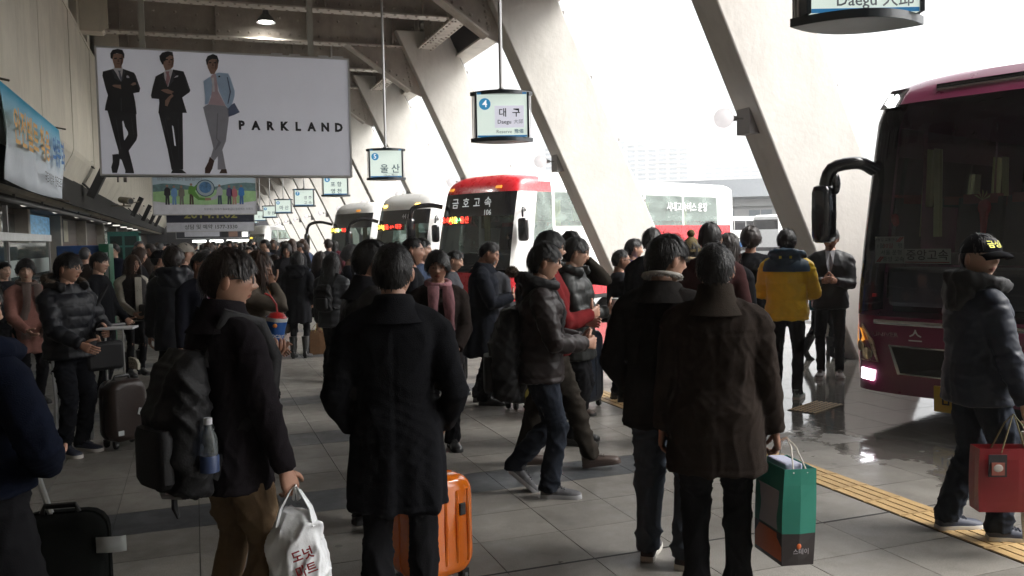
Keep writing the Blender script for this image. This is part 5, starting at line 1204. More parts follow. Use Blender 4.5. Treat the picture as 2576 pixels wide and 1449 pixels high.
ARM = {'down': ((0.265, 0.05, 0.80), (0.35, -1, -0.1)), 'pocket': ((0.212, 0.12, 0.90), (0.45, -1, 0)), 'hold': ((0.13, 0.30, 1.06), (0.7, -0.6, -0.6)), 'low': ((0.12, 0.26, 0.92), (0.7, -0.6, -0.5)),
       'phone': ((0.07, 0.30, 1.13), (0.6, -0.3, -1)), 'cup': ((0.17, 0.27, 1.25), (0.6, -0.2, -1)), 'face': ((0.06, 0.16, 1.46), (0.8, 0.2, -1)), 'back': ((0.24, -0.22, 0.86), (0.3, -1, 0)), 'fwd': ((0.23, 0.27, 0.90), (0.3, -1, -0.3)), 'wheel': ((0.2, 0.42, 1.1), (0.6, -0.3, -1)), 'strap': ((0.13, 0.12, 1.27), (0.8, -0.2, -1))}
HAIRC = {}
def hair_mesh(style, lod, m):
    k = (style, lod, m.name)
    if k in HAIRC: return HAIRC[k]
    r_ = np.random.default_rng(len(HAIRC)+11)
    keys = {'short': [(0, 40), (30, 36), (48, 26), (56, 16), (68, 24), (98, 24), (112, -4), (130, -26), (180, -33)],
            'bangs': [(0, 24), (25, 22), (42, 14), (54, 2), (70, 16), (98, 16), (112, -10), (130, -32), (180, -38)],
            'sweep': [(0, 30), (20, 24), (40, 16), (55, 6), (78, 10), (96, 10), (110, -12), (130, -30), (180, -38)],
            'thin': [(0, 55), (30, 48), (48, 30), (56, 18), (68, 25), (98, 25), (112, -4), (130, -26), (180, -33)],
            'perm': [(0, 28), (25, 24), (42, 14), (58, -4), (80, -10), (100, -14), (130, -28), (180, -36)],
            'bob': [(0, 22), (25, 18), (42, 2), (58, -30), (80, -42), (100, -46), (130, -50), (180, -50)],
            'long': [(0, 40), (20, 32), (42, 6), (58, -24), (80, -40), (100, -46), (130, -50), (180, -50)]}[style]
    ka = [R(a) for a, e in keys]; ke = [R(e) for a, e in keys]
    line = lambda ph: float(np.interp(abs(((ph+math.pi) % (2*math.pi))-math.pi), ka, ke))
    vol = {'short': 0.012, 'bangs': 0.017, 'sweep': 0.018, 'thin': 0.006, 'perm': 0.034, 'bob': 0.024, 'long': 0.020}[style]
    b = MB(); nu, nv = (48, 14) if lod < 2 else (22, 8); rows = []
    for j in range(nv):
        row = []
        for i in range(nu):
            ph = 2*math.pi*i/nu; e = line(ph); t = e+(math.pi/2*0.985-e)*(j/(nv-1))
            o = vol*(0.35+0.65*min(1, j/3.0))*(1+0.16*math.sin(5*ph+3*t)+0.12*math.sin(9*ph-4*t)) + r_.uniform(-0.0015, 0.0015)
            row.append(tuple(skull(t, ph, o)))
        rows.append(row)
    b.rings(rows, cap=False); b.f.append(tuple(range((nv-1)*nu, nv*nu))); b.m.append(0)
    nst = {0: 1300, 1: 420, 2: 90}[lod]; crown = np.array([0, -0.35, 0.94])
    longh = {'long': 0.27, 'bob': 0.13}.get(style, 0)
    for q in range(nst):
        ph = r_.uniform(-math.pi, math.pi); e = line(ph); t = e+(R(82)-e)*r_.uniform(0, 1)**1.1
        d = np.array([math.cos(t)*math.sin(ph), math.cos(t)*math.cos(ph), math.sin(t)])
        tang = -(crown-d*np.dot(crown, d)); tang /= np.linalg.norm(tang)+1e-6
        swirl = np.cross(d, tang); tang = tang+swirl*r_.normal()*(0.9 if style == 'perm' else 0.35)
        if style in ('bangs', 'sweep') and d[1] > 0: tang = tang+np.array([0.5, 0, -0.2])*(1 if style == 'sweep' else 0.2)
        o = vol*r_.uniform(0.7, 1.15)+(r_.uniform(0.004, 0.013) if q % 11 == 0 else 0); seg = 4; ln = r_.uniform(0.03, 0.075)*(0.75 if style == 'thin' else 1); w = r_.uniform(0.0022, 0.005)*(2.6 if lod == 2 else 1.5 if lod == 1 else 1)
        p = skull(t, ph, o); pts = [p]
        lim = line(ph)
        for s in range(seg):
            p_old = p; p = p+tang*ln/seg; dd_ = p/np.array([0.076, 0.099, 0.120]); rr_ = np.linalg.norm(dd_)
            tgt = 1+(o+0.004*s*r_.uniform(-0.3, 1))/0.09
            if p[2] > -0.06 and not longh: p = p*(0.5+0.5*tgt/rr_)
            elif rr_ < tgt: p = p*(0.5+0.5*tgt/rr_)
            el_ = math.asin(max(-1, min(1, p[2]/(np.linalg.norm(p)+1e-9)))); az_ = math.atan2(p[0], p[1])
            if not longh and el_ < line(az_)-R(r_.uniform(2, 15) if abs(az_) < R(50) else r_.uniform(0, 7)): break
            pts.append(p)
            n_ = p/np.linalg.norm(p); tang = tang-n_*np.dot(tang, n_); tang = tang+np.array([0, 0, -0.25]); tang /= np.linalg.norm(tang)
        if longh and (abs(ph) > R(48)):
            for s in range(4): p = p+np.array([r_.normal()*0.006, (-0.012 if p[1] < 0.02 else 0.004)+r_.normal()*0.006, -longh/4*r_.uniform(0.8, 1.1)]); pts.append(p)
        if len(pts) < 2: continue
        pts = np.array(pts); side = np.cross(pts[-1]-pts[0], pts[0]); side /= np.linalg.norm(side)+1e-6
        vs = []; k0 = len(pts)
        for i, pp in enumerate(pts):
            ww = w*(1-0.75*(i/(k0-1))**2); vs += [tuple(pp-side*ww), tuple(pp+side*ww)]
        b.add(vs, [(2*i, 2*i+1, 2*i+3, 2*i+2) for i in range(k0-1)])
    if longh:   # solid fall of hair behind
        rows = []
        for j in range(7):
            z = -0.02-(longh+0.06)*j/6; row = []
            for i in range(13):
                a = R(60)+R(240)*i/12; rr_ = 0.092+0.012*math.sin(i*1.7+j*0.6)-0.006*(j == 6)*(i % 2); row.append((rr_*0.95*math.sin(a), rr_*1.06*math.cos(a)-0.012-0.02*j/6, z-0.012*(i % 3)*(j == 6)))
            rows.append(row)
        b.rings(rows, closed=False, cap=False)
    me = new_mesh('hair', b, m, ang=180); HAIRC[k] = me
    return me
GLM = mat('spectacle_frame', (0.012, 0.012, 0.012), 0.3)
def glasses_mesh():
    b = MB()
    for s in (-1, 1):
        b.tube([(s*0.032+0.022*math.cos(q), 0.098-0.012*abs(math.cos(q))*0-0.10*(abs(s*0.032+0.022*math.cos(q)))**1.0*0.25, 0.010+0.0155*math.sin(q)) for q in np.linspace(0, 2*math.pi, 15)], 0.003, 5, cap=False)
        b.tube([(s*0.054, 0.083, 0.014), (s*0.076, 0.03, 0.016), (s*0.082, -0.012, 0.010)], 0.003, 5)
    b.tube([(-0.010, 0.097, 0.014), (0.010, 0.097, 0.014)], 0.0022, 5)
    return new_mesh('glasses', b, GLM)
GLASS_ME = glasses_mesh()
def shoe_meshes(m_up, m_sole, heel=0.0, boot=0.0):
    secs = [(-0.075, 0.030, 0.075), (-0.06, 0.036, 0.092), (-0.02, 0.037, 0.095), (0.03, 0.036, 0.082), (0.08, 0.044, 0.068), (0.13, 0.048, 0.058), (0.17, 0.044, 0.050), (0.19, 0.032, 0.042), (0.20, 0.018, 0.030)]
    b = MB(); rs = []
    for y, hw, hz in secs:
        lift = heel*max(0, min(1, (0.08-y)/0.12)); rs.append([(hw*c*(1 if k < 5 or True else 1), y, 0.018+lift+max(0, hz-0.018)*s) for k, (c, s) in enumerate([(1, 0), (1.02, 0.35), (0.82, 0.8), (0.3, 1), (-0.3, 1), (-0.82, 0.8), (-1.02, 0.35), (-1, 0)])])
    b.rings(rs)
    if boot: b.rings([[(r_*math.cos(q), -0.02+r_*1.15*math.sin(q), z) for q in np.linspace(0, 2*math.pi, 13)[:-1]] for z, r_ in ((0.05+heel, 0.044), (0.12+heel, 0.046), (0.25, 0.054), (boot, 0.062))])
    b.rings([[(r_*math.cos(q), -0.028+r_*1.25*math.sin(q), z+heel) for q in np.linspace(0, 2*math.pi, 13)[:-1]] for z, r_ in ((0.05, 0.036), (0.085, 0.037), (0.108, 0.039), (0.110, 0.034), (0.07, 0.03))])
    if not heel:
        for k in range(4): b.tube([(-0.026, 0.035+0.018*k, 0.083-0.006*k), (0, 0.035+0.018*k, 0.094-0.0068*k), (0.026, 0.035+0.018*k, 0.083-0.006*k)], 0.0042, 5)
    up = new_mesh('shoe', b, m_up, ang=60)
    s = MB(); rs = []
    for y, hw, hz in secs:
        lift = heel*max(0, min(1, (0.08-y)/0.12)); rs.append([(hw*1.07, y*1.03, 0.028+lift), (hw*1.10, y*1.03, 0.012+lift), (hw*1.05, y*1.03, 0.0+lift), (-hw*1.05, y*1.03, 0.0+lift), (-hw*1.10, y*1.03, 0.012+lift), (-hw*1.07, y*1.03, 0.028+lift)])
    s.rings(rs)
    if heel: s.box(-0.022, 0.022, -0.072, -0.03, 0, heel+0.005)
    return up, new_mesh('sole', s, m_sole)
SHOEC = {}
def cloth(name, c=None, kind='wool'):
    if name in MATS: return MATS[name]
    assert c is not None, name
    if kind == 'nylon': return mat(name, tuple(v*0.8 for v in c), 0.5, var=0.15, scale=9, bump=0.12, bscale=35, spec=0.28)
    if kind == 'leather': return mat(name, c, 0.42, var=0.2, scale=9, bump=0.2, bscale=60)
    return mat(name, tuple(v*0.72 for v in c), 0.92, var=0.18, scale=14, bump=0.3, bscale=220, spec=0.08)

def person(label, pos, az, h=1.72, lod=1, look=(0, 0), top='jacket', col=None, hem=0.80, bulk=1.0, flare=0.0, legs=None, lw=1.0, shoe=None, sole=None, heel=0, boot=0,
           hair='short', hcol='k', skin='a', female=False, L='down', Rr='down', feet=None, lean=0.0, quilt=0.0, qh=0.11, glasses=False, collar=None, hood=None, fur=None, z0=0.0,
           scarf=None, shirt=None, cap=None, group=None, curl=(0.5, 0.5), cat='person', inner=None, opening=False, hips=None, vest=None, rot=True):
    """az: compass heading the person faces, degrees from +Y towards +X; left / right are the person's own"""
    col = col or cloth('cloth_black', (0.012, 0.012, 0.014)); legs = legs or cloth('trousers_black', (0.013, 0.013, 0.015))
    t = thing('person', label, cat, (pos[0], pos[1], z0), R(-az), group); s = h/1.72; t.scale = (s, s, s)
    seed = int(abs(pos[0]*977+pos[1]*131)) % 10000
    vox = (0.0105, 0.017, 0.03)[lod]
    ln = math.tan(R(lean))
    lx = lambda z: (z-0.9)*ln if z > 0.9 else 0.0
    sh = lambda p: (p[0], p[1]+lx(p[2]), p[2])
    # limbs
    limbs = []; wr = {}
    for sd, nm in ((1, Rr), (-1, L)):
        tgt, hint = ARM[nm] if isinstance(nm, str) else nm
        S = Vector(sh((sd*0.192, -0.005, 1.345))); T_ = Vector(sh((sd*tgt[0], tgt[1], tgt[2]))) if not isinstance(nm, tuple) or True else None
        e, w = ik(S, T_, 0.29, 0.255, (sd*hint[0], hint[1], hint[2])); limbs.append([tuple(S), tuple(e), tuple(w)]); wr[sd] = (e, w)
    fp = feet or {1: (0.10, 0.02, 0), -1: (-0.10, -0.02, 0)}
    legl = []
    for sd in (1, -1):
        f = fp[sd]; hp_ = Vector((sd*0.085, 0, 0.895)); kn, an = ik(hp_, (f[0], f[1]-0.02, 0.085+f[2]), 0.425, 0.41, (sd*0.12, 1, 0)); legl.append([tuple(hp_), tuple(kn), tuple(an)])
    # ---- upper garment
    B = bulk; g = MB(); fem = 0.94 if female else 1.0
    st = [(hem, 0.184+flare, 0.142+flare*0.8), (max(0.93, hem+0.03), 0.180+flare*0.5, 0.138+flare*0.4), (1.05, 0.163, 0.124), (1.18, 0.170, 0.130), (1.29, 0.182, 0.134), (1.355, 0.188, 0.124), (1.405, 0.172, 0.104), (1.44, 0.118, 0.085), (1.475, 0.072, 0.073)]
    if hem < 0.8: st.insert(1, (0.5*(hem+0.93), 0.182+flare*0.8, 0.140+flare*0.65))
    rs = []
    for z, a, c in st:
        k = fem*(B if z < 1.4 else 1+(B-1)*0.5); rs.append(ell(a*k, c*k*(1.06 if z < 1.3 else 1), z, lx(z)-0.008*(z > 1.3), e=2.55))
    g.rings(rs)
    for sd in (1, -1):
        g.tube([sh((sd*0.02, -0.012, 1.425)), sh((sd*0.09, -0.012, 1.408)), sh((sd*0.15, -0.008, 1.378)), sh((sd*0.195, -0.005, 1.343)), sh((sd*0.215, -0.005, 1.30))], [0.066, 0.066, 0.068*B, 0.071*B, 0.066*B], 14)
    for pts in limbs:
        S, e, w = [Vector(p) for p in pts]; r1, r2, r3 = 0.070*B, 0.059*B, 0.047*B
        g.tube([S+(S-e).normalized()*0.015, S.lerp(e, 0.3), S.lerp(e, 0.7), e, e.lerp(w, 0.35), e.lerp(w, 0.75), w+(w-e).normalized()*0.005], [r1*0.82, r1*1.0, r2*1.06, r2*1.03, r2*0.97, r3*1.05, r3], 14)
    me = remesh(g, vox, 9 if lod == 0 else 5); me.name = top
    folds(me, {'coat': 0.0012, 'puffer': 0.003}.get(top, 0.0016), seed, limbs, quilt, qh, drape=(0.9 if top == 'coat' else 0.35, hem))
    me.materials.clear(); me.materials.append(col); me.shade_smooth()
    gname = {'coat': 'coat', 'jacket': 'jacket', 'puffer': 'puffer_jacket', 'suit': 'suit_jacket', 'parka': 'parka', 'shirt': 'shirt'}.get(top, 'jacket')
    link(gname, me, t)
    # ---- trousers
    g = MB(); zt = max(1.0, hem+0.05)
    g.rings([ell(0.165*fem, 0.125, 0.80, e=2.3), ell(0.172*fem, 0.13, 0.90, e=2.3), ell(0.160*fem, 0.122, zt, e=2.3)])
    for pts in legl:
        hp_, kn, an = [Vector(p) for p in pts]; q = lw; low = an+Vector((0, 0, -0.03))
        g.tube([hp_+Vector((0, 0, 0.03)), hp_.lerp(kn, 0.4), kn, kn.lerp(an, 0.35), kn.lerp(an, 0.8), an, low], [0.096*q**0.3, 0.089*q**0.6, 0.068*q, 0.066*q, 0.060*q, 0.060*q, 0.062*q], 14)
    me = remesh(g, vox*1.05, 4); me.name = 'trousers'; folds(me, 0.0036 if lw > 0.92 else 0.002, seed+5, legl)
    me.materials.clear(); me.materials.append(legs); me.shade_smooth(); link('trousers', me, t)
    # ---- shoes
    if lod < 2:
        su = shoe or mat('shoe_black', (0.012, 0.012, 0.012), 0.4, coat=0.2); so_ = sole or mat('sole_black', (0.02, 0.02, 0.02), 0.8); k = (su.name, so_.name, heel, boot)
        if k not in SHOEC: SHOEC[k] = shoe_meshes(su, so_, heel, boot)
        for sd in (1, -1):
            f = fp[sd]; pit = f[3] if len(f) > 3 else 0
            o = link('shoe', SHOEC[k][0], t, (f[0], f[1]+0.0, f[2]), (R(pit), 0, R(-sd*7))); link('sole', SHOEC[k][1], o)
    # ---- body (head, neck, hands and the limbs under the clothes)
    hb, T = HEADS[(lod, female)]; b = MB(); tint = []
    HM = Matrix.Translation((0, lx(1.5)+0.018, 1.602)) ; HR = Euler((R(-look[1]), 0, R(-look[0])), 'XYZ').to_matrix().to_4x4()
    piv = Matrix.Translation((0, -0.02, -0.09)); HMAT = HM @ piv @ HR @ piv.inverted() @ Matrix.Diagonal((1.05, 1.05, 1.04, 1))
    b.join(hb, HMAT); tint += T
    if lod < 2:
        o = len(b.v); b.rings([ell(a*0.78, c*0.75, z, lx(z), n=12) for z, a, c in ((0.9, 0.15, 0.12), (1.2, 0.15, 0.12), (1.38, 0.16, 0.11), (1.45, 0.085, 0.08), (1.50, 0.062, 0.066))])
        for pts in limbs: b.tube(pts, [0.04, 0.036, 0.026], 8)
        for pts in legl: b.tube(pts, [0.07, 0.05, 0.04], 8)
        for idx, sd in enumerate((1, -1)):
            e, w = wr[sd]; dz = (e-w).normalized()
            nm = Rr if sd > 0 else L
            fwd = Vector((0, 1, 0)) if abs(dz.y) < 0.75 else Vector((0, 0, 1))
            if nm == 'face': fwd = Vector((-sd*0.4, 0, 1)) if abs(dz.z) < 0.7 else Vector((0, 1, 0))
            yx = (fwd-dz*fwd.dot(dz)).normalized(); xx = yx.cross(dz)
            Mh = Matrix((xx, yx, dz)).transposed().to_4x4(); Mh.translation = w
            b.join(make_hand(curl[idx], sd, 7 if lod == 0 else 5), Mh)
        tint += [[1, 0.93, 0.92]]*(len(b.v)-o)
    me = new_mesh('body', b, SKIN[skin], ang=180)
    at = me.color_attributes.new('tint', 'FLOAT_COLOR', 'POINT'); at.data.foreach_set('color', np.array([(*c, 1) for c in tint], dtype=np.float32).ravel())
    link('body', me, t)
    HMw = HMAT
    def onhead(name, me_):
        o = link(name, me_, t); o.matrix_local = HMw; return o
    if hair: onhead('hair', hair_mesh(hair, lod, HAIR[hcol]))
    if glasses: onhead('glasses', GLASS_ME)
    if cap:
        b = MB(); rows = [[tuple(skull(R(14+76*j/8*0.985), 2*math.pi*i/24, 0.024-0.004*(j == 0))) for i in range(24)] for j in range(9)]; b.rings(rows); o = onhead('cap', new_mesh('cap', b, cap, ang=60))
        b = MB(); rows = []
        for j in range(5):
            rows.append([(0.082*math.sin(a)*(1-0.02*j), 0.03+(0.088+0.018*j)*math.cos(a)*1.0+0.004*j, 0.040-0.004*j*j*0.5-0.02*(math.sin(a))**2) for a in np.linspace(-1.2, 1.2, 13)])
        b.rings(rows, closed=False, cap=False); o2 = link('peak', new_mesh('peak', b, cap), o); o2.modifiers.new('th', 'SOLIDIFY').thickness = 0.004
    cy0 = lx(1.48)
    if collar:
        m_, zc, rr_ = collar; b = MB(); rs = []
        for z, r_, yo in ((1.395, 0.150, 0), (1.43, 0.122, 0), (1.455, 0.103, 0), (1.485, 0.088, 0.002), (zc-0.03, 0.080, 0.006), (zc-0.026, 0.074, 0.006), (zc-0.04, 0.068, 0.004), (1.44, 0.064, 0)):
            rs.append([(r_*rr_*math.sin(a), yo+cy0+r_*rr_*1.02*math.cos(a)-0.006, z-0.012*math.cos(a)*(1 if z > 1.47 else 0)) for a in np.linspace(R(22), R(338), 25)])
        b.rings(rs, closed=False, cap=False); ob('collar', b, m_, t, ang=60)
    if hood:
        m_ = hood; b = MB(); b.rings([ell(a, c, z, y_+cy0, e=2.2, n=20) for z, a, c, y_ in ((1.30, 0.05, 0.02, -0.135), (1.33, 0.12, 0.05, -0.13), (1.40, 0.155, 0.075, -0.105), (1.46, 0.150, 0.085, -0.085), (1.505, 0.125, 0.07, -0.075), (1.52, 0.10, 0.045, -0.072))])
        b.tube([(0.155*math.sin(a), cy0-0.01+0.135*math.cos(a)*1.0, 1.475+0.03*math.cos(a+math.pi)) for a in np.linspace(R(35), R(325), 19)], 0.042, 10)
        me = remesh(b, vox*1.2, 3); folds(me, 0.004, seed+9, []); me.materials.clear(); me.materials.append(m_); me.shade_smooth(); link('hood', me, t)
    if fur:
        m_, path, fr_ = (*fur, 1.0)[:3]; b = MB(); r_ = np.random.default_rng(seed)
        P = [Vector(p) for p in path]
        for q in range(1400 if lod == 0 else 800):
            u = r_.uniform(0, len(P)-1.001); i = int(u); c = P[i].lerp(P[i+1], u-i)+Vector((0, cy0, 0)); d = Vector(r_.normal(size=3)).normalized(); p = c+d*0.022*fr_; e = p+d*r_.uniform(0.012, 0.03)*fr_+Vector((0, 0, -0.006)); sd_ = d.cross(Vector(r_.normal(size=3))).normalized()*0.0035
            b.add([p-sd_, p+sd_, e], [(0, 1, 2)])
        b.tube([p+Vector((0, cy0, 0)) for p in P], 0.03*fr_, 8); ob('fur_trim', b, m_, t, ang=180)
    if scarf:
        m_ = scarf; b = MB()
        b.tube([(0.098*math.sin(a), cy0+0.105*math.cos(a)-0.006, 1.475-0.02*math.cos(a)) for a in np.linspace(0, 2*math.pi, 19)], 0.027, 10, cap=False)
        for sd in (1, -1):
            rs = []
            for j in range(9):
                z = 1.46-0.075*j; y_ = cy0+0.135+0.03*math.sin(j*0.8)-(0.0 if z > 1.1 else 0.01); xx = sd*(0.06+0.004*j); w_ = 0.046+0.006*math.sin(j*1.4+sd); rs.append([(xx-w_, y_+0.012, z), (xx-w_*0.4, y_+0.032, z), (xx+w_*0.4, y_+0.022, z), (xx+w_, y_+0.008, z), (xx+w_*0.4, y_-0.004, z), (xx-w_*0.4, y_-0.002, z)])
            b.rings(rs)
            for k in range(9): x0 = sd*0.092-0.05+0.0125*k; b.tube([(x0, cy0+0.14, 0.865), (x0+0.004, cy0+0.142, 0.80)], 0.004, 4)
        ob('scarf', b, m_, t, ang=60)
    if shirt:   # shirt front, and tie, between the lapels
        ms, mt = shirt; b = MB(); b.add([(-0.055, cy0+0.095, 1.475), (0.055, cy0+0.095, 1.475), (0.035, lx(1.32)+0.158*B, 1.32), (0.0, lx(1.18)+0.166*B, 1.16), (-0.035, lx(1.32)+0.158*B, 1.32), (0, cy0+0.115, 1.46)], [(0, 4, 5), (5, 4, 3), (5, 3, 2), (5, 2, 1)]); ob('shirt_front', b, ms, t, smooth=False)
        if mt: 
            b = MB(); b.rings([[(x*w_, y_+0.004*(1-abs(x)), z) for x in (-1, 0, 1)]+[(0, y_-0.004, z)] for z, w_, y_ in ((1.465, 0.018, cy0+0.124), (1.44, 0.013, cy0+0.132), (1.30, 0.024, lx(1.3)+0.172*B), (1.18, 0.028, lx(1.18)+0.176*B), (1.14, 0.004, lx(1.15)+0.178*B))]); ob('tie', b, mt, t)
    if inner:   # open coat: pale front panel
        mi_ = inner; b = MB(); b.rings([[(x, lx(z)+(0.163-0.05*(abs(x)/0.09)**2*0.3)*B*0.98, z) for x in np.linspace(-w_, w_, 7)] for z, w_ in ((hem+0.02, 0.05), (1.1, 0.065), (1.3, 0.075), (1.42, 0.05))], closed=False, cap=False); o = ob('open_front', b, mi_, t); o.modifiers.new('th', 'SOLIDIFY').thickness = 0.01
    t['_w'] = 0; del t['_w']
    return t, limbs

def world_pt(t, p):
    s = t.scale[0]; a = t.rotation_euler[2]; x, y, z = [q*s for q in p]
    return Vector((t.location.x+x*math.cos(a)-y*math.sin(a), t.location.y+x*math.sin(a)+y*math.cos(a), t.location.z+z))
# ------------------------------------------------------------------ things people carry
M_BLKN = mat('nylon_black', (0.007, 0.007, 0.008), 0.62, var=0.15, scale=9, bump=0.2, bscale=120, spec=0.3); M_PLAST = mat('black_plastic', (0.012, 0.012, 0.012), 0.35)
def backpack(label, who, m, sx=0.15, sz=0.5, dy=0.17, zc=1.15, yo=-0.15, hand=None, details=True):
    t = thing('backpack', label, 'backpack', who.location, who.rotation_euler[2]); t.scale = who.scale
    b = MB(); rs = []
    for k, (zz, sc, dd_) in enumerate(((-0.5, 0.72, 0.62), (-0.46, 0.92, 0.9), (-0.2, 1.0, 1.0), (0.1, 0.98, 0.95), (0.35, 0.88, 0.8), (0.47, 0.66, 0.55), (0.5, 0.4, 0.35))):
        rs.append(ell(sx*sc, dy/2*dd_, zc+sz*zz, yo-dy/2*dd_, e=3.2, n=24))
    b.rings(rs); me = remesh(b, 0.012, 2); folds(me, 0.004, 77, []); me.materials.clear(); me.materials.append(m); me.shade_smooth(); link('pack', me, t)
    b = MB(); rs = [ell(sx*0.75*s_, 0.035*s_+0.005, zc+sz*z_, yo-dy-0.0, e=3, n=18) for z_, s_ in ((-0.40, 0.8), (-0.36, 1), (-0.05, 1), (0.0, 0.85))]; b.rings(rs); ob('front_pocket', b, m, t)
    for s in (-1, 1):
        b = MB(); pts = [(s*0.09, yo-0.01, zc+sz*0.40), (s*0.11, -0.05, 1.475), (s*0.115, 0.10, 1.42), (s*0.125, 0.165, 1.27), (s*0.16, 0.12, 1.12), (s*0.175, -0.02, 1.02), (s*0.12, yo-0.02, zc-sz*0.38)]
        b.tube(pts, [0.028]*7, 8, flat=0.45); ob('strap', b, m, t)
    return t
def suitcase(label, pos, rz, w, d, h, m, handle=0.0, ribs=0, hm=None, grp=None):
    t = thing('suitcase', label, 'suitcase', (pos[0], pos[1], 0), R(rz), grp)
    b = MB(); rs = []
    r_ = min(0.06, d*0.3)
    def ring(y, ins):
        p = []
        for cx, cz, a0 in ((1, 1, 0), (-1, 1, 90), (-1, -1, 180), (1, -1, 270)):
            for k in range(5):
                a = R(a0+22.5*k); rr_ = r_*1.4; p.append(((w/2-ins-rr_)*cx+rr_*math.cos(a), y, 0.055+h/2+(h/2-ins-rr_)*cz+rr_*math.sin(a)))
        return p
    for y, ins in ((-d/2, 0.05), (-d/2+0.008, 0.022), (-d/2+0.03, 0.006), (-d/2+0.06, 0), (-0.012, 0), (-0.010, 0.006), (0.010, 0.006), (0.012, 0), (d/2-0.06, 0), (d/2-0.03, 0.006), (d/2-0.008, 0.022), (d/2, 0.05)): rs.append(ring(y, ins))
    b.rings(rs); ob('shell', b, m, t, ang=50)
    if ribs:
        b = MB()
        for k in range(ribs):
            x = -w*0.36+w*0.72*k/(ribs-1)
            for sy in (-1, 1): b.tube([(x, sy*(d/2-0.004), 0.055+0.07), (x, sy*(d/2+0.003), 0.055+h/2), (x, sy*(d/2-0.004), 0.055+h-0.07)], 0.009, 6)
        ob('rib', b, m, t)
    for sx_ in (-1, 1):
        for sy in (-1, 1):
            b = MB(); b.lathe([(0.027, -0.014), (0.03, -0.008), (0.03, 0.008), (0.027, 0.014)], 14, M=Matrix.Translation((sx_*(w/2-0.05), sy*(d/2-0.05), 0.03)) @ Matrix.Rotation(R(90), 4, 'Y')); b.box(sx_*(w/2-0.05)-0.02, sx_*(w/2-0.05)+0.02, sy*(d/2-0.05)-0.02, sy*(d/2-0.05)+0.02, 0.035, 0.07); ob('wheel', b, M_PLAST, t)
    b = MB(); b.tube([(-0.07, 0, 0.055+h), (-0.06, 0, 0.075+h+0.01), (0.06, 0, 0.075+h+0.01), (0.07, 0, 0.055+h)], 0.012, 8); ob('grab_handle', b, M_PLAST, t)
    if handle:
        b = MB()
        for x in (-0.08, 0.08): b.tube([(x, d/2-0.04, 0.055+h-0.05), (x, d/2-0.04, 0.055+h+handle)], 0.009, 8)
        ob('pull_rods', b, M_SILVER, t)
        b = MB(); b.tube([(-0.1, d/2-0.04, 0.055+h+handle), (0.1, d/2-0.04, 0.055+h+handle)], 0.016, 8); ob('pull_grip', b, M_PLAST, t)
    return t
def shopping_bag(label, top, rz, w, d, h, mats, handle=0.16, tiltx=0.0):
    t = thing('shopping_bag', label, 'bag', (top[0], top[1], top[2]-handle-h), R(rz)); t.rotation_euler[1] = R(tiltx)
    b = MB(); n = 6; rs = []
    for k in range(n+1):
        z = h*k/n; p = 0.012*math.sin(math.pi*k/n); rs.append([(-w/2-p*0.5, -d/2, z), (0, -d/2-p, z), (w/2+p*0.5, -d/2, z), (w/2, 0, z+0.0), (w/2+p*0.5, d/2, z), (0, d/2+p, z), (-w/2-p*0.5, d/2, z), (-w/2, 0, z)])
    nf = len(b.f); b.rings(rs, cap=False); b.f.append(tuple(range(7, -1, -1))); b.m.append(0)
    for i in range(len(b.f)):
        zc_ = sum(b.v[j][2] for j in b.f[i])/len(b.f[i])/h; yc_ = sum(b.v[j][1] for j in b.f[i])/len(b.f[i]); b.m[i] = mats[1](zc_, yc_)
    o = ob('bag_body', b, mats[0], t, smooth=False); o.modifiers.new('th', 'SOLIDIFY').thickness = 0.003
    b = MB()
    for y in (-d/2, d/2): b.tube([(-w*0.22, y, h-0.02), (-w*0.08, y*0.5, h+handle*0.7), (0, 0, h+handle), (w*0.08, y*0.5, h+handle*0.7), (w*0.22, y, h-0.02)], 0.004, 6)
    ob('bag_handle', b, mats[2], t)
    return t

# ------------------------------------------------------------------ the nearest people
C_BLACK = cloth('wool_black', (0.010, 0.0105, 0.013)); C_DARK = cloth('cloth_charcoal', (0.019, 0.019, 0.023)); C_NAVY = cloth('cloth_navy', (0.012, 0.015, 0.030)); C_BROWN = cloth('cloth_dark_brown', (0.030, 0.022, 0.018)); C_GREY = cloth('cloth_grey', (0.06, 0.062, 0.07))
N_BLACK = cloth('nylon_black'); N_NAVY = cloth('nylon_navy', (0.009, 0.013, 0.025), 'nylon'); N_BROWN = cloth('nylon_brown_black', (0.019, 0.013, 0.013), 'nylon'); N_YEL = cloth('nylon_yellow', (0.95, 0.62, 0.02), 'nylon'); N_BLUE = cloth('nylon_slate_blue', (0.025, 0.055, 0.09), 'nylon')
J_DEN = cloth('denim_blue', (0.022, 0.027, 0.038)); J_GREYB = cloth('denim_grey_blue', (0.075, 0.09, 0.115)); J_KHAKI = cloth('cotton_khaki', (0.24, 0.165, 0.10)); J_BLACK = cloth('trousers_black', (0.013, 0.013, 0.015))
S_WHITE = mat('sole_white', (0.5, 0.48, 0.44), 0.7); S_GREY = mat('shoe_grey_suede', (0.045, 0.04, 0.045), 0.85); S_SNK = mat('shoe_light_grey', (0.055, 0.055, 0.06), 0.7, var=0.8, scale=24); S_BRN = mat('shoe_brown', (0.05, 0.032, 0.025), 0.55); S_NAVY = mat('shoe_navy', (0.02, 0.025, 0.045), 0.6)
FUR_B = mat('fur_brown', (0.07, 0.05, 0.035), 0.95, var=0.5, scale=60); FUR_W = mat('fleece_white', (0.33, 0.31, 0.28), 0.95, var=0.2, scale=60)
hoodpath = [(0.16*math.sin(a), -0.03+0.15*math.cos(a), 1.50+0.045*math.cos(a+math.pi)) for a in np.linspace(R(60), R(300), 11)]
colpath = [(0.093*math.sin(a), 0.096*math.cos(a), 1.525-0.02*math.cos(a)) for a in np.linspace(R(35), R(325), 13)]

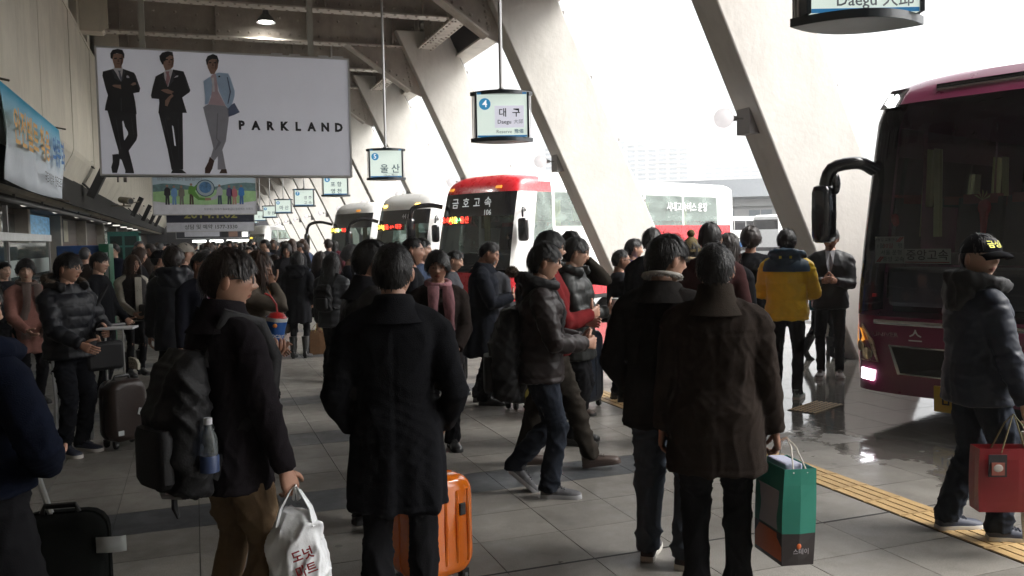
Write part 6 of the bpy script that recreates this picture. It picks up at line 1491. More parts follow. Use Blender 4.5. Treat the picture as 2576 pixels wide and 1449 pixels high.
p, lm = person('man in dark jacket and khaki trousers with backpack, holding a blue cup', (0.11, 3.80), 62, 1.675, 0, look=(33, 2), hair='bangs', hcol='d', col=cloth('jacket_aubergine_black', (0.017, 0.014, 0.017)), hem=0.72, bulk=1.06, legs=J_KHAKI, lw=1.12, glasses=True, collar=(cloth('jacket_aubergine_black'), 1.55, 1.05), L=((0.035, 0.205, 1.235), (0.9, 0.3, -1)), Rr=((0.27, 0.10, 0.80), (0.3, -1, -0.2)), curl=(0.75, 0.62))
bp = backpack('black backpack with small white emblem on the man holding a cup', p, M_BLKN, 0.165, 0.58, 0.2, 1.03, -0.13)
b = MB(); b.slab([(-0.10, 1.27), (-0.02, 1.27), (-0.02, 1.293), (-0.035, 1.308), (-0.06, 1.314), (-0.10, 1.314)], -0.372, -0.362); ob('emblem', b, mat('emblem_cream', (0.35, 0.33, 0.27), 0.7), bp, smooth=False)
text('THE\nNORTH\nFACE', 0.017, mat('emblem_dark', (0.03, 0.03, 0.03), 0.7), bp, (-0.07, -0.374, 1.291), weight=0.01)
b = MB(); b.tube([(-0.12, -0.26, 0.755), (0, -0.30, 0.745), (0.12, -0.26, 0.755)], 0.01, 6); ob('lash_cord', b, mat('cord_grey', (0.3, 0.3, 0.3), 0.6), bp)
b = MB(); b.tube([(0.03, -0.27, 0.76), (0.04, -0.275, 0.70), (0.06, -0.27, 0.66)], [0.012, 0.014, 0.007], 6); ob('loose_strap', b, M_BLKN, bp)
t = thing('water_bottle', 'clear plastic bottle in the backpack side net', 'bottle', world_pt(p, (0.195, -0.20, 0.86)), p.rotation_euler[2]); 
b = MB(); b.lathe([(0.03, 0), (0.033, 0.02), (0.033, 0.13), (0.014, 0.175), (0.014, 0.19)], 14); ob('bottle', b, glass('clear_plastic', (0.55, 0.6, 0.72), 0.1, 0.15), t); b = MB(); b.lathe([(0.016, 0.185), (0.016, 0.21)], 12); ob('cap', b, mat('cap_white', (0.55, 0.55, 0.58), 0.4), t)
b = MB(); b.lathe([(0.036, 0.0), (0.037, 0.06), (0.034, 0.065)], 12, cap=False); ob('label', b, mat('label_blue', (0.03, 0.05, 0.12), 0.5), t)
w_ = world_pt(p, lm[1][2]); e_ = world_pt(p, lm[1][1]); dirh = (w_-e_).normalized()
cp = world_pt(p, (0.012, 0.232, 1.305))
t = thing('paper_cup', 'blue paper cup with red straw held by the man at left', 'cup', cp, 0); t.rotation_euler = (R(4), R(6), 0)
b = MB(); b.lathe([(0.031, 0), (0.046, 0.125)], 24, cap=False); b.lathe([(0.001, 0.004), (0.031, 0.004)], 24, cap=False); ob('cup_wall', b, mat('cup_blue', (0.02, 0.10, 0.36), 0.4, var=0.1), t)
b = MB(); b.lathe([(0.0445, 0.108), (0.0475, 0.125)], 24, cap=False); ob('cup_rim', b, mat('cup_white', (0.62, 0.62, 0.62), 0.4), t)
b = MB(); b.lathe([(0.044, 0.122), (0.03, 0.14), (0.01, 0.146), (0.001, 0.147)], 20, cap=False); ob('lid', b, mat('cup_red', (0.45, 0.02, 0.02), 0.4), t)
b = MB(); b.tube([(0, 0, 0.14), (-0.008, 0.0, 0.18), (-0.035, 0.0, 0.215), (-0.06, 0, 0.225)], 0.0042, 8); ob('straw', b, mat('cup_red'), t)
text('Pocari', 0.03, mat('cup_white'), t, (0.0, -0.042, 0.05), (R(-7), 0, 0), weight=0.01); b = MB(); b.ball((-0.01, -0.0435, 0.093), (0.01, 0.003, 0.009), 10, 6); ob('cup_emblem', b, mat('cup_orange', (0.6, 0.2, 0.03), 0.4), t)
# white carrier bag
hw_ = world_pt(p, lm[0][2]); t = thing('plastic_bag', 'crumpled white plastic carrier bag with red lettering', 'bag', (hw_.x+0.035, hw_.y-0.02, 0.24), R(-20))
b = MB(); rs = []; r_ = np.random.default_rng(3)
for z, a, c in ((0.0, 0.09, 0.05), (0.02, 0.115, 0.075), (0.12, 0.125, 0.085), (0.24, 0.118, 0.075), (0.33, 0.095, 0.05), (0.39, 0.06, 0.03)):
    rs.append([(x*(1+0.13*math.sin(7*k+z*20)*0.8), y_*(1+0.16*math.sin(5*k+z*31)), zz+0.008*math.sin(k*3)) for k, (x, y_, zz) in enumerate(ell(a, c, z, n=26, e=2.2))])
b.rings(rs); me = remesh(b, 0.008, 2); folds(me, 0.006, 12, []); me.materials.append(mat('carrier_plastic', (0.80, 0.82, 0.84), 0.35, var=0.06, bump=0.5, bscale=18)) if len(me.materials) == 0 else None
me.shade_smooth(); link('bag_body', me, t)
b = MB()
for s in (-1, 1): b.tube([(s*0.075, 0.0, 0.33), (s*0.06, 0, 0.40), (s*0.02, 0, 0.47), (0.0, 0, 0.49), (-s*0.012, 0.01, 0.43)], [0.035, 0.022, 0.012, 0.01, 0.012], 8, flat=0.35)
ob('bag_handle', b, mat('carrier_plastic'), t)
for k, (s, sz) in enumerate((('도넛', 0.05), ('마트', 0.05), ('세일', 0.045))): text(s, sz, mat('bag_red_print', (0.45, 0.02, 0.03), 0.5), t, (0.045+0.012*k, -0.094+0.01*k, 0.235-0.065*k), (R(-4), R(-20), 0), weight=0.02)

person('man in a long black wool coat standing with hands in pockets', (0.81, 3.75), 15, 1.685, 0, look=(8, 0), hair='short', hcol='k', top='coat', col=C_BLACK, hem=0.56, bulk=1.04, flare=0.03, legs=J_BLACK, lw=1.02, L='pocket', Rr='pocket', collar=(C_BLACK, 1.535, 1.04))
t = suitcase('glossy orange hard shell suitcase behind the black coat', (1.06, 4.16), 20, 0.37, 0.25, 0.50, mat('orange_shell', (0.85, 0.19, 0.008), 0.16, var=0.04, coat=0.8), 0, 5)
for x, z in ((0.192, 0.42), (0.192, 0.26)):
    b = MB(); b.box(x-0.012, x+0.012, -0.03, 0.02, z-0.03, z+0.03); ob('latch', b, M_PLAST, t, smooth=False, bevel=0.006)
b = MB(); b.box(0.08, 0.115, -0.136, -0.122, 0.36, 0.42); ob('latch', b, M_PLAST, t, smooth=False, bevel=0.005)

p3, lm = person('man in a brown waxed jacket carrying a green paper bag', (2.31, 3.55), 33, 1.655, 0, look=(2, 0), hair='thin' if False else 'short', hcol='k', skin='b', top='jacket', col=C_BROWN, hem=0.62, bulk=1.13, flare=0.035, legs=J_BLACK, lw=1.1, L='down', Rr=((0.285, 0.04, 0.80), (0.3, -1, 0)), collar=(cloth('collar_brown', (0.034, 0.026, 0.02)), 1.565, 1.06), curl=(0.85, 0.5))
hw_ = world_pt(p3, lm[0][2])
M_GRN = mat('paper_green', (0.012, 0.17, 0.12), 0.45, var=0.08); M_BRNP = mat('paper_black_brown', (0.02, 0.015, 0.015), 0.4); M_ORGP = mat('paper_orange', (0.48, 0.10, 0.02), 0.45); M_GRYPA = mat('paper_grey_white', (0.34, 0.32, 0.34), 0.55)
sb = shopping_bag('green, black and orange paper shopping bag with white handles', (hw_.x+0.03, hw_.y-0.02, hw_.z-0.03), -8, 0.16, 0.26, 0.45, ([M_GRN, M_BRNP, M_ORGP, M_GRYPA], lambda z, y_: 1 if z < 0.34 else 0, mat('cord_white', (0.55, 0.52, 0.47), 0.7)), 0.12, 2)
b = MB(); b.box(-0.0832, -0.081, -0.125, 0.125, 0.02, 0.14); ob('orange_side', b, M_ORGP, sb, smooth=False); b = MB(); b.box(-0.0835, -0.0815, -0.09, 0.125, 0.155, 0.34); ob('white_side', b, M_GRYPA, sb, smooth=False)
b = MB(); b.box(0.081, 0.0835, -0.125, 0.125, 0.02, 0.15); ob('orange_side', b, M_ORGP, sb, smooth=False)
text('스테이', 0.03, M_GRYPA, sb, (0.01, -0.139, 0.065), weight=0.01); b = MB(); b.ball((0.0, -0.137, 0.09), (0.012, 0.003, 0.014), 10, 6); ob('bag_emblem', b, M_ORGP, sb)
b = MB(); b.box(-0.06, 0.03, -0.10, 0.08, 0.40, 0.468); ob('wrapped_goods', b, mat('wrap_pale_blue', (0.36, 0.38, 0.5), 0.4), sb, smooth=False, bevel=0.01)

person('man with fleece collar jacket and grey jeans talking in profile', (2.26, 3.96), 45, 1.70, 0, look=(42, 6), hair='bangs', hcol='k', skin='a', top='jacket', col=cloth('suede_black_brown', (0.015, 0.013, 0.012)), hem=0.74, bulk=1.1, flare=0.012, legs=J_GREYB, lw=1.16, shoe=S_GREY, sole=S_WHITE, L='pocket', Rr='pocket', collar=(cloth('suede_black_brown'), 1.52, 1.1), fur=(FUR_W, colpath, 0.42), feet={1: (0.11, 0.0, 0), -1: (-0.10, 0.05, 0)})

p5, lm = person('walking man in a dark brown puffer with fur hood and glasses', (2.12, 5.36), 108, 1.66, 0, look=(0, 2), hair='bangs', hcol='k', skin='a', top='puffer', col=N_BROWN, hem=0.80, bulk=1.18, quilt=0.009, qh=0.105, legs=J_DEN, lw=1.1, shoe=S_SNK, sole=mat('sole_grey', (0.32, 0.32, 0.33), 0.7), glasses=True, hood=N_BLACK, fur=(FUR_B, [(0.1*math.sin(a), -0.16+0.05*math.cos(a), 1.55) for a in np.linspace(R(120), R(240), 6)]), L='hold', Rr='hold', feet={1: (0.09, 0.07, 0), -1: (-0.07, -0.17, 0.10, -42)}, lean=3, curl=(0.8, 0.8))
backpack('black rucksack hanging low on the walking man with glasses', p5, M_BLKN, 0.19, 0.62, 0.22, 0.98, -0.12)

p28, lm = person('young man in navy puffer and cap striding past the maroon bus', (4.07, 3.66), 112, 1.665, 0, look=(70, -2), hair='short', hcol='k', skin='c', top='puffer', col=N_NAVY, hem=0.78, bulk=1.16, quilt=0.006, qh=0.085, legs=J_DEN, lw=1.14, shoe=S_NAVY, sole=S_WHITE, hood=cloth('nylon_black'), L='fwd', Rr=((0.29, 0.12, 0.82), (0.3, -1, 0)), cap=cloth('cap_black', (0.010, 0.010, 0.013)), feet={1: (0.10, 0.10, 0), -1: (-0.10, -0.10, 0)}, curl=(0.8, 0.6))
hw_ = world_pt(p28, lm[0][2])
M_REDB = mat('paper_dark_red', (0.19, 0.006, 0.010), 0.4, var=0.05)
rb = shopping_bag('dark red shopping bag with a black tag, carried at right', (hw_.x-0.12, hw_.y-0.03, hw_.z-0.04), -24, 0.38, 0.11, 0.33, ([M_REDB], lambda z, y_: 0, mat('cord_olive', (0.12, 0.10, 0.04), 0.7)), 0.17)
b = MB(); b.box(-0.155, -0.065, -0.078, -0.072, 0.19, 0.305); ob('black_tag', b, M_INK, rb, smooth=False); b = MB(); b.box(-0.142, -0.078, -0.0825, -0.0785, 0.20, 0.265); ob('tag_print', b, mat('tag_brick', (0.25, 0.07, 0.05), 0.5), rb, smooth=False)
b = MB(); b.ball((-0.11, -0.083, 0.237), (0.024, 0.002, 0.02), 12, 8); ob('tag_emblem', b, mat('tag_pale', (0.4, 0.36, 0.33), 0.5), rb)
t = thing('umbrella', 'folded white umbrella hanging behind the red bag', 'umbrella', (hw_.x+0.03, hw_.y+0.02, 0.06), 0)
b = MB(); b.tube([(0, 0, 0.0), (0, 0, 0.05), (0, 0, 0.30), (0, 0, 0.58)], [0.006, 0.012, 0.03, 0.022], 10); ob('canopy', b, mat('umbrella_white', (0.5, 0.49, 0.46), 0.5), t); b = MB(); b.tube([(0, 0, 0.58), (0, 0, 0.70), (0.03, 0, 0.73), (0.055, 0, 0.70)], 0.009, 8); ob('handle', b, mat('handle_pale', (0.5, 0.5, 0.5), 0.3), t)
b = text_mb('금성', 0.05, 0.02); HMc = None
ch = [c for c in p28.children if c.name.startswith('cap')][0]
ob('cap_badge', b, mat('badge_yellow', (0.62, 0.62, 0.03), 0.6), ch, (0.012, 0.105, 0.075), (R(-32), 0, R(180)))

p32, lm = person('person in a navy hooded coat cut off by the left edge', (-0.73, 3.36), 35, 1.62, 0, look=(10, 5), hair='short', top='parka', col=cloth('coat_deep_navy', (0.007, 0.010, 0.022)), hem=0.95, bulk=1.18, hood=cloth('coat_deep_navy'), legs=J_BLACK, lw=1.45, L='pocket', Rr=((0.23, 0.10, 1.04), (0.8, -0.7, 0)))
t = suitcase('black fabric suitcase with a raised handle at bottom left', (-0.56, 4.0), -8, 0.36, 0.22, 0.56, cloth('suitcase_fabric_black', (0.014, 0.016, 0.015)), 0.0, 0)
b = MB(); b.tube([(-0.04, 0.02, 0.6), (-0.115, 0.02, 0.88)], 0.014, 8); ob('pull_rod', b, mat('pale_aluminium', (0.6, 0.62, 0.62), 0.35, 0.5), t); b = MB(); b.box(-0.15, -0.10, 0, 0.04, 0.87, 0.90); ob('pull_grip', b, mat('grip_navy', (0.02, 0.02, 0.05), 0.5), t, smooth=False, bevel=0.008)
b = MB(); b.rings([[(x, -0.113-0.01*math.sin(k), z) for z in (0.47, 0.535)] for k, x in enumerate((0.16, 0.21, 0.255, 0.275))], closed=False, cap=False); o = ob('luggage_tag', b, mat('tag_white', (0.55, 0.58, 0.58), 0.5), t); o.modifiers.new('th', 'SOLIDIFY').thickness = 0.002
b = MB(); b.box(0.185, 0.225, -0.116, -0.114, 0.485, 0.52); ob('tag_print', b, mat('tag_grey', (0.25, 0.28, 0.3), 0.5), t, smooth=False)

p30, lm = person('young man in a shiny black puffer and striped track pants', (-0.99, 8.0), 135, 1.64, 0, look=(-22, 0), hair='bangs', hcol='k', skin='a', top='puffer', col=cloth('nylon_gloss_black', (0.009, 0.010, 0.014), 'nylon'), hem=0.84, bulk=1.2, quilt=0.013, qh=0.10, glasses=True, hood=N_BLACK, fur=(FUR_B, hoodpath), L='hold', Rr=((0.16, 0.34, 0.98), (0.7, -0.6, -0.4)), legs=cloth('track_black', (0.012, 0.013, 0.017)), lw=1.05, shoe=S_NAVY, sole=S_WHITE, curl=(0.3, 0.5))
for sd in (1, -1):
    b = MB(); b.tube([(sd*0.172, 0.01, 0.86), (sd*0.176, 0.02, 0.65), (sd*0.174, 0.03, 0.46), (sd*0.172, 0.015, 0.25), (sd*0.174, 0.0, 0.08)], 0.02, 6); ob('track_stripe', b, mat('stripe_white', (0.42, 0.43, 0.45), 0.7), p30)
wl = world_pt(p30, lm[1][2]); t = thing('folder', 'white tablet held flat by the man in the shiny puffer', 'tablet', (wl.x+0.09, wl.y-0.05, wl.z+0.02), R(-10)); b = MB(); b.box(-0.14, 0.14, -0.1, 0.1, 0, 0.016); ob('slab', b, mat('tablet_white', (0.5, 0.5, 0.52), 0.4), t, smooth=False, bevel=0.004)
t = thing('shoulder_bag', 'black shoulder bag at the hip of the man in the shiny puffer', 'bag', world_pt(p30, (-0.24, 0.12, 0.70)), R(30)); b = MB(); b.box(-0.16, 0.16, -0.05, 0.05, 0, 0.24); ob('bag_body', b, M_BLKN, t, bevel=0.03); b = MB(); b.tube([(-0.15, 0, 0.22), (-0.06, 0.02, 0.5), (0.08, 0.03, 0.72)], 0.015, 6); ob('strap', b, M_BLKN, t)
t = suitcase('brown upright suitcase with paper tags on its front', (-0.62, 8.1), 35, 0.33, 0.24, 0.52, cloth('suitcase_brown', (0.03, 0.018, 0.014), 'leather'), 0.46, 0)
b = MB(); b.box(-0.03, 0.08, -0.128, -0.122, 0.28, 0.34); ob('paper_tag', b, mat('tag_white'), t, (0, 0, 0), (0, R(18), 0), smooth=False); b = MB(); b.box(-0.12, -0.07, -0.128, -0.122, 0.12, 0.16); ob('paper_tag', b, mat('tag_white'), t, smooth=False)
b = MB(); b.tube([(0.17, -0.1, 0.38), (0.172, 0.1, 0.38)], 0.012, 6); ob('clasp', b, M_CHROME, t)

# ------------------------------------------------------------------ people in the middle distance
person('young man in plain black coat beside the vending machine', (-1.02, 10.9), 108, 1.62, 1, look=(8, 0), hair='bangs', top='coat', col=C_BLACK, hem=0.60, legs=J_BLACK, lw=0.9, L='low', Rr='down', skin='c')
p35, lm = person('woman in white sleeves and black fur vest wearing tall boots', (-0.77, 12.42), 150, 1.56, 1, look=(-14, 0), female=True, hair='long', hcol='b', top='jacket', col=cloth('knit_white', (0.46, 0.43, 0.36)), hem=0.80, bulk=1.0, legs=J_BLACK, lw=0.82, boot=0.36, heel=0.05, L='low', Rr='low', inner=None)
b = MB(); r_ = np.random.default_rng(8)
b.rings([ell(0.19*k, 0.16*k, z, e=2.3, n=20) for z, k in ((0.82, 1.04), (1.05, 0.98), (1.25, 1.05), (1.36, 0.98), (1.42, 0.72), (1.47, 0.5))])
for q in range(1500):
    a = r_.uniform(0, 2*math.pi); z = r_.uniform(0.82, 1.45); k = np.interp(z, [0.82, 1.05, 1.25, 1.36, 1.42, 1.47], [1.04, 0.98, 1.05, 0.98, 0.72, 0.5]); p = Vector((0.19*k*math.cos(a), 0.16*k*math.sin(a), z)); d_ = Vector((math.cos(a), math.sin(a), -0.5)); sd_ = Vector((-math.sin(a), math.cos(a), 0))*0.006; b.add([p-sd_, p+sd_, p+d_*r_.uniform(0.02, 0.04)], [(0, 1, 2)])
ob('fur_vest', b, mat('fur_black', (0.010, 0.008, 0.008), 0.9), p35, ang=180)
b = MB(); b.rings([[(x, 0.185-0.12*abs(x), z) for x in (-0.05, 0, 0.05)] for z in (0.86, 1.1, 1.3, 1.43)], closed=False, cap=False); ob('pale_front', b, cloth('knit_white'), p35)
t = thing('handbag', 'flat black handbag held by the woman in white sleeves', 'bag', world_pt(p35, (-0.12, 0.30, 0.80)), R(-30)); b = MB(); b.slab([(-0.2, 0.0), (0.2, 0.03), (0.17, 0.2), (-0.17, 0.22)], -0.05, 0.05); ob('bag_body', b, cloth('bag_leather_black', (0.015, 0.014, 0.014), 'leather'), t, bevel=0.02); b = MB(); b.tube([(-0.12, 0, 0.2), (0, 0, 0.3), (0.12, 0, 0.2)], 0.008, 6); ob('strap', b, cloth('bag_leather_black'), t)
person('woman in a pink coat and grey scarf at the left edge', (-1.72, 10.74), 150, 1.55, 1, look=(20, 0), female=True, hair='perm', hcol='k', top='coat', col=cloth('coat_dusty_pink', (0.36, 0.17, 0.14)), hem=0.62, bulk=1.06, scarf=cloth('scarf_taupe', (0.16, 0.12, 0.105)), L='low', Rr='low', skin='c')
person('person whose face alone shows at the very left edge', (-2.22, 12.3), 140, 1.52, 1, hair='short', col=C_DARK, L='low', Rr='low', skin='c')
p36, _ = person('tall man in charcoal padded jacket seen from behind with rucksack', (-0.20, 9.6), 5, 1.66, 1, hair='perm', hcol='d', top='puffer', col=cloth('nylon_charcoal', (0.018, 0.020, 0.026), 'nylon'), hem=0.66, bulk=1.2, quilt=0.008, qh=0.2, legs=cloth('trousers_dark_brown', (0.02, 0.017, 0.015)), lw=1.1, hood=cloth('nylon_charcoal'))
person('man in dark green jacket looking right behind the rucksack man', (-0.42, 11.9), 80, 1.62, 1, hair='short', col=cloth('cloth_green_black', (0.014, 0.018, 0.018)), cap=cloth('cap_black'), L='pocket', Rr='pocket', skin='a')
person('person in a cream baseball cap in the crowd at left', (-0.12, 11.3), 70, 1.70, 1, hair='short', col=C_DARK, cap=cloth('cap_cream', (0.42, 0.39, 0.34)))
person('man in dark suit with white shirt and pink tie', (0.05, 8.72), 150, 1.62, 1, look=(-20, 0), hair='short', glasses=True, top='suit', col=cloth('suit_navy_black', (0.012, 0.013, 0.02)), hem=0.76, skin='b', shirt=(mat('shirt_white', (0.5, 0.5, 0.53), 0.8), mat('tie_pink', (0.5, 0.09, 0.22), 0.6, var=0.5, scale=40)), Rr='down', L='down')
person('brown haired woman touching her face behind the man with cup', (0.47, 7.4), 110, 1.62, 1, female=True, hair='bob', hcol='b', col=cloth('coat_beige_grey', (0.12, 0.10, 0.08)), hem=0.62, top='coat', Rr='face', L='pocket')
p, _ = person('girl in an orange jacket in the middle of the crowd', (1.36, 16.5), 120, 1.47, 1, female=True, hair='long', hcol='b', col=cloth('nylon_orange', (0.55, 0.14, 0.01), 'nylon'), hem=0.82, bulk=1.1)
suitcase('small red suitcase on the floor far back in the crowd', (1.62, 17.0), 10, 0.36, 0.24, 0.5, mat('suitcase_red', (0.42, 0.02, 0.03), 0.3), 0.3, 3)
p15, lm = person('woman in long black coat and boots with brown handbag', (1.42, 13.15), 20, 1.54, 1, female=True, hair='bob', hcol='k', top='coat', col=C_BLACK, hem=0.58, bulk=1.08, flare=0.02, boot=0.36, heel=0.03, legs=J_BLACK, lw=0.85, hood=C_BLACK, L='down', Rr='pocket')
hw_ = world_pt(p15, lm[1][2]); t = thing('handbag', 'brown leather handbag hanging beside the long black coat', 'bag', (hw_.x-0.02, hw_.y, hw_.z-0.36), R(10)); b = MB(); b.rings([ell(0.12*k, 0.06*k, z, n=18) for z, k in ((0, 0.8), (0.03, 1.05), (0.12, 1.1), (0.2, 0.85), (0.22, 0.6))]); ob('bag_body', b, cloth('leather_brown', (0.06, 0.04, 0.025), 'leather'), t); b = MB(); b.tube([(-0.08, 0, 0.2), (-0.03, 0, 0.31), (0.03, 0, 0.31), (0.08, 0, 0.2)], 0.008, 6); ob('strap', b, cloth('leather_brown'), t)
sb = shopping_bag('brown paper bag standing on the floor by black boots', (1.72, 13.5, 0.46), 15, 0.30, 0.16, 0.36, ([cloth('paper_brown', (0.085, 0.045, 0.022)), cloth('paper_brown')], lambda z, y_: 0, mat('cord_yellow', (0.4, 0.32, 0.1), 0.7)), 0.1)
person('long haired woman in dark coat behind the black boots', (1.84, 13.9), 60, 1.53, 1, female=True, hair='long', hcol='d', top='coat', col=C_DARK, hem=0.6)
p16, _ = person('short person in grey black puffer with small rucksack', (1.56, 10.7), 40, 1.54, 1, female=True, hair='bob', hcol='k', top='puffer', col=cloth('nylon_grey_black', (0.03, 0.032, 0.036), 'nylon'), hem=0.76, bulk=1.15, quilt=0.012, qh=0.09, shoe=S_SNK, sole=S_WHITE)
backpack('small black rucksack on the grey puffer', p16, M_BLKN, 0.12, 0.36, 0.12, 1.16, -0.15)
person('older grey haired man in dark suit with white collar', (1.87, 11.2), 95, 1.63, 1, look=(10, 0), hair='perm', hcol='g', top='suit', col=cloth('suit_navy_black'), hem=0.78, skin='b', shirt=(mat('shirt_white'), None))
person('man in black jacket standing left of the long black coat', (0.96, 5.15), 78, 1.70, 0, look=(4, 4), hair='bangs', hcol='k', col=cloth('jacket_black_red', (0.012, 0.012, 0.013), 'nylon'), hem=0.76, bulk=1.12, collar=(C_DARK, 1.55, 1.05), legs=J_BLACK, skin='b', Rr='pocket', L='pocket')
person('man in black coat in profile beside the scarf woman', (1.79, 7.55), 105, 1.72, 1, hair='thin', hcol='k', top='coat', col=C_BLACK, hem=0.6, skin='b', bulk=1.06)
person('man in a blue denim coloured jacket behind the scarf woman', (2.21, 8.9), 112, 1.71, 1, hair='short', col=cloth('jacket_steel_blue', (0.055, 0.075, 0.125)), hem=0.80, bulk=1.12, skin='a')
p11, lm = person('woman with curly hair and long pink plaid scarf', (1.85, 6.85), 188, 1.585, 0, look=(10, 0), female=True, hair='perm', hcol='k', skin='b', top='coat', col=cloth('coat_brown_black', (0.022, 0.016, 0.014)), hem=0.55, bulk=1.12, scarf=mat('scarf_plaid', (0.26, 0.12, 0.135), 0.9, var=0.7, scale=26, stretch=(1, 1, 0.4)), L='low', Rr='low', curl=(0.8, 0.8))
t = thing('clutch_bag', 'purple purse held by the woman with plaid scarf', 'purse', world_pt(p11, (-0.02, 0.31, 0.88)), R(170)); b = MB(); b.box(-0.09, 0.09, -0.02, 0.02, 0, 0.07); ob('purse_body', b, mat('purse_purple', (0.06, 0.015, 0.05), 0.35), t, bevel=0.012)
suitcase('black ribbed suitcase seen past the elbow of the long black coat', (2.72, 9.55), 25, 0.34, 0.22, 0.56, mat('shell_black', (0.012, 0.012, 0.013), 0.25, coat=0.5), 0.12, 7)
person('boy with short hair behind the scarf woman, facing right', (2.66, 9.3), 115, 1.58, 1, look=(0, 14), hair='short', col=C_GREY, skin='a', L='low', Rr='low')
p9, lm = person('man in a dark navy overcoat looking down at his phone', (2.78, 8.58), 112, 1.68, 0, look=(0, 22), hair='thin', hcol='k', skin='b', top='coat', col=cloth('coat_blue_black', (0.012, 0.014, 0.020)), hem=0.52, bulk=1.16, flare=0.03, legs=J_BLACK, lw=1.1, L='phone', Rr='phone', collar=(cloth('coat_blue_black'), 1.525, 1.08), lean=3, curl=(0.7, 0.7), feet={1: (0.10, 0.03, 0), -1: (-0.10, -0.05, 0)})
t = thing('phone', 'grey phone wallet in the hands of the man in navy overcoat', 'phone', world_pt(p9, (0.0, 0.42, 1.14)), R(-112)); b = MB(); b.box(-0.075, 0.075, -0.008, 0.008, -0.01, 0.10); ob('case', b, mat('phone_case_grey', (0.16, 0.17, 0.16), 0.45), t, (0, 0, 0), (R(-50), 0, 0), bevel=0.004)
person('man in grey coat facing away behind the phone man', (3.40, 10.1), 40, 1.54, 1, hair='thin', hcol='g', top='coat', col=C_GREY, hem=0.6, skin='b', bulk=1.1)
t = suitcase('brown case with round emblem and yellow wheels standing upright', (3.05, 8.2), 20, 0.34, 0.22, 0.62, cloth('case_brown_black', (0.03, 0.022, 0.017), 'leather'), 0.0, 0)
b = MB(); b.lathe([(0.09, 0), (0.09, 0.006), (0.065, 0.006), (0.065, 0.002), (0.03, 0.006), (0.0, 0.006)], 24, M=Matrix.Translation((-0.06, -0.112, 0.46)) @ Matrix.Rotation(R(90), 4, 'X')); ob('round_emblem', b, mat('emblem_grey', (0.16, 0.15, 0.14), 0.5), t)
b = MB(); b.lathe([(0.08, 0), (0.08, 0.01), (0.04, 0.012), (0.0, 0.012)], 20, M=Matrix.Translation((0.03, -0.114, 0.14)) @ Matrix.Rotation(R(90), 4, 'X')); ob('yellow_disc', b, mat('disc_yellow', (0.32, 0.26, 0.03), 0.5), t)
b = MB(); b.box(-0.16, 0.16, -0.1, 0.1, 0.672, 0.70); ob('pale_lid', b, mat('lid_tan', (0.28, 0.2, 0.1), 0.6), t, smooth=False)
p6, lm = person('tall man with glasses in a dark red hooded sweater', (2.45, 5.98), 106, 1.74, 1, hair='bangs', hcol='k', glasses=True, col=cloth('sweater_red', (0.20, 0.02, 0.022)), hem=0.84, bulk=1.08, Rr='phone', L='hold', legs=cloth('trousers_brown', (0.03, 0.025, 0.02)), lw=1.1, shoe=S_BRN, sole=S_BRN, feet={1: (0.10, 0.30, 0.02, 8), -1: (-0.10, -0.18, 0.0)}, skin='a')
p7, lm = person('boy with glasses in a black puffer holding a white cup', (2.93, 6.6), 128, 1.69, 1, look=(-18, 4), hair='bangs', hcol='k', skin='c', glasses=True, top='puffer', col=cloth('nylon_green_black', (0.016, 0.018, 0.017), 'nylon'), hem=0.72, bulk=1.2, quilt=0.012, qh=0.10, Rr='phone', L='hold', hood=cloth('nylon_green_black'), curl=(0.7, 0.6))
w_ = world_pt(p7, lm[0][2]); t = thing('paper_cup', 'small white cup in the hand of the boy with glasses', 'cup', (w_.x+0.06, w_.y-0.05, w_.z), 0); b = MB(); b.lathe([(0.026, 0), (0.036, 0.09), (0.0365, 0.094)], 16, cap=True); ob('cup_wall', b, mat('cup_white'), t); b = MB(); b.lathe([(0.038, 0.09), (0.036, 0.104), (0.0, 0.105)], 16, cap=False); ob('lid', b, mat('cup_grey', (0.4, 0.4, 0.4), 0.4), t)
person('man in brown coat covering his mouth with one hand', (3.34, 7.6), 150, 1.75, 1, look=(8, 0), hair='short', hcol='k', top='coat', col=cloth('coat_olive_brown', (0.026, 0.022, 0.017)), hem=0.55, bulk=1.14, L='face', Rr='down', skin='b', shoe=S_BRN)
suitcase('tall navy suitcase behind the walking man', (3.62, 7.95), 30, 0.42, 0.26, 0.72, mat('suitcase_navy', (0.010, 0.018, 0.035), 0.35, coat=0.3), 0.1, 4)
person('short balding man with glasses in a black jacket', (4.12, 8.1), 105, 1.56, 1, hair='thin', hcol='k', glasses=True, col=C_BLACK, hem=0.78, skin='b')
person('person in a bright blue jacket behind the balding man', (4.72, 8.95), 100, 1.66, 1, hair='short', col=cloth('nylon_royal_blue', (0.03, 0.06, 0.32), 'nylon'), hem=0.8, skin='a')
person('man with black hair directly behind the fleece collar man', (4.25, 7.65), 40, 1.76, 1, hair='sweep', hcol='k', col=C_BLACK, hem=0.7)
p, _ = person('person in an olive bobble hat and red coat with fur hood', (4.60, 7.5), 50, 1.64, 1, female=True, hair='long', hcol='k', col=cloth('coat_red', (0.33, 0.02, 0.02)), hem=0.7, bulk=1.15, hood=cloth('coat_red'), fur=(mat('fur_tan', (0.25, 0.19, 0.12), 0.95, var=0.4, scale=50), hoodpath))
hatm = mat('knit_olive', (0.09, 0.065, 0.02), 0.95, var=0.3, scale=60, bump=0.8, bscale=90)
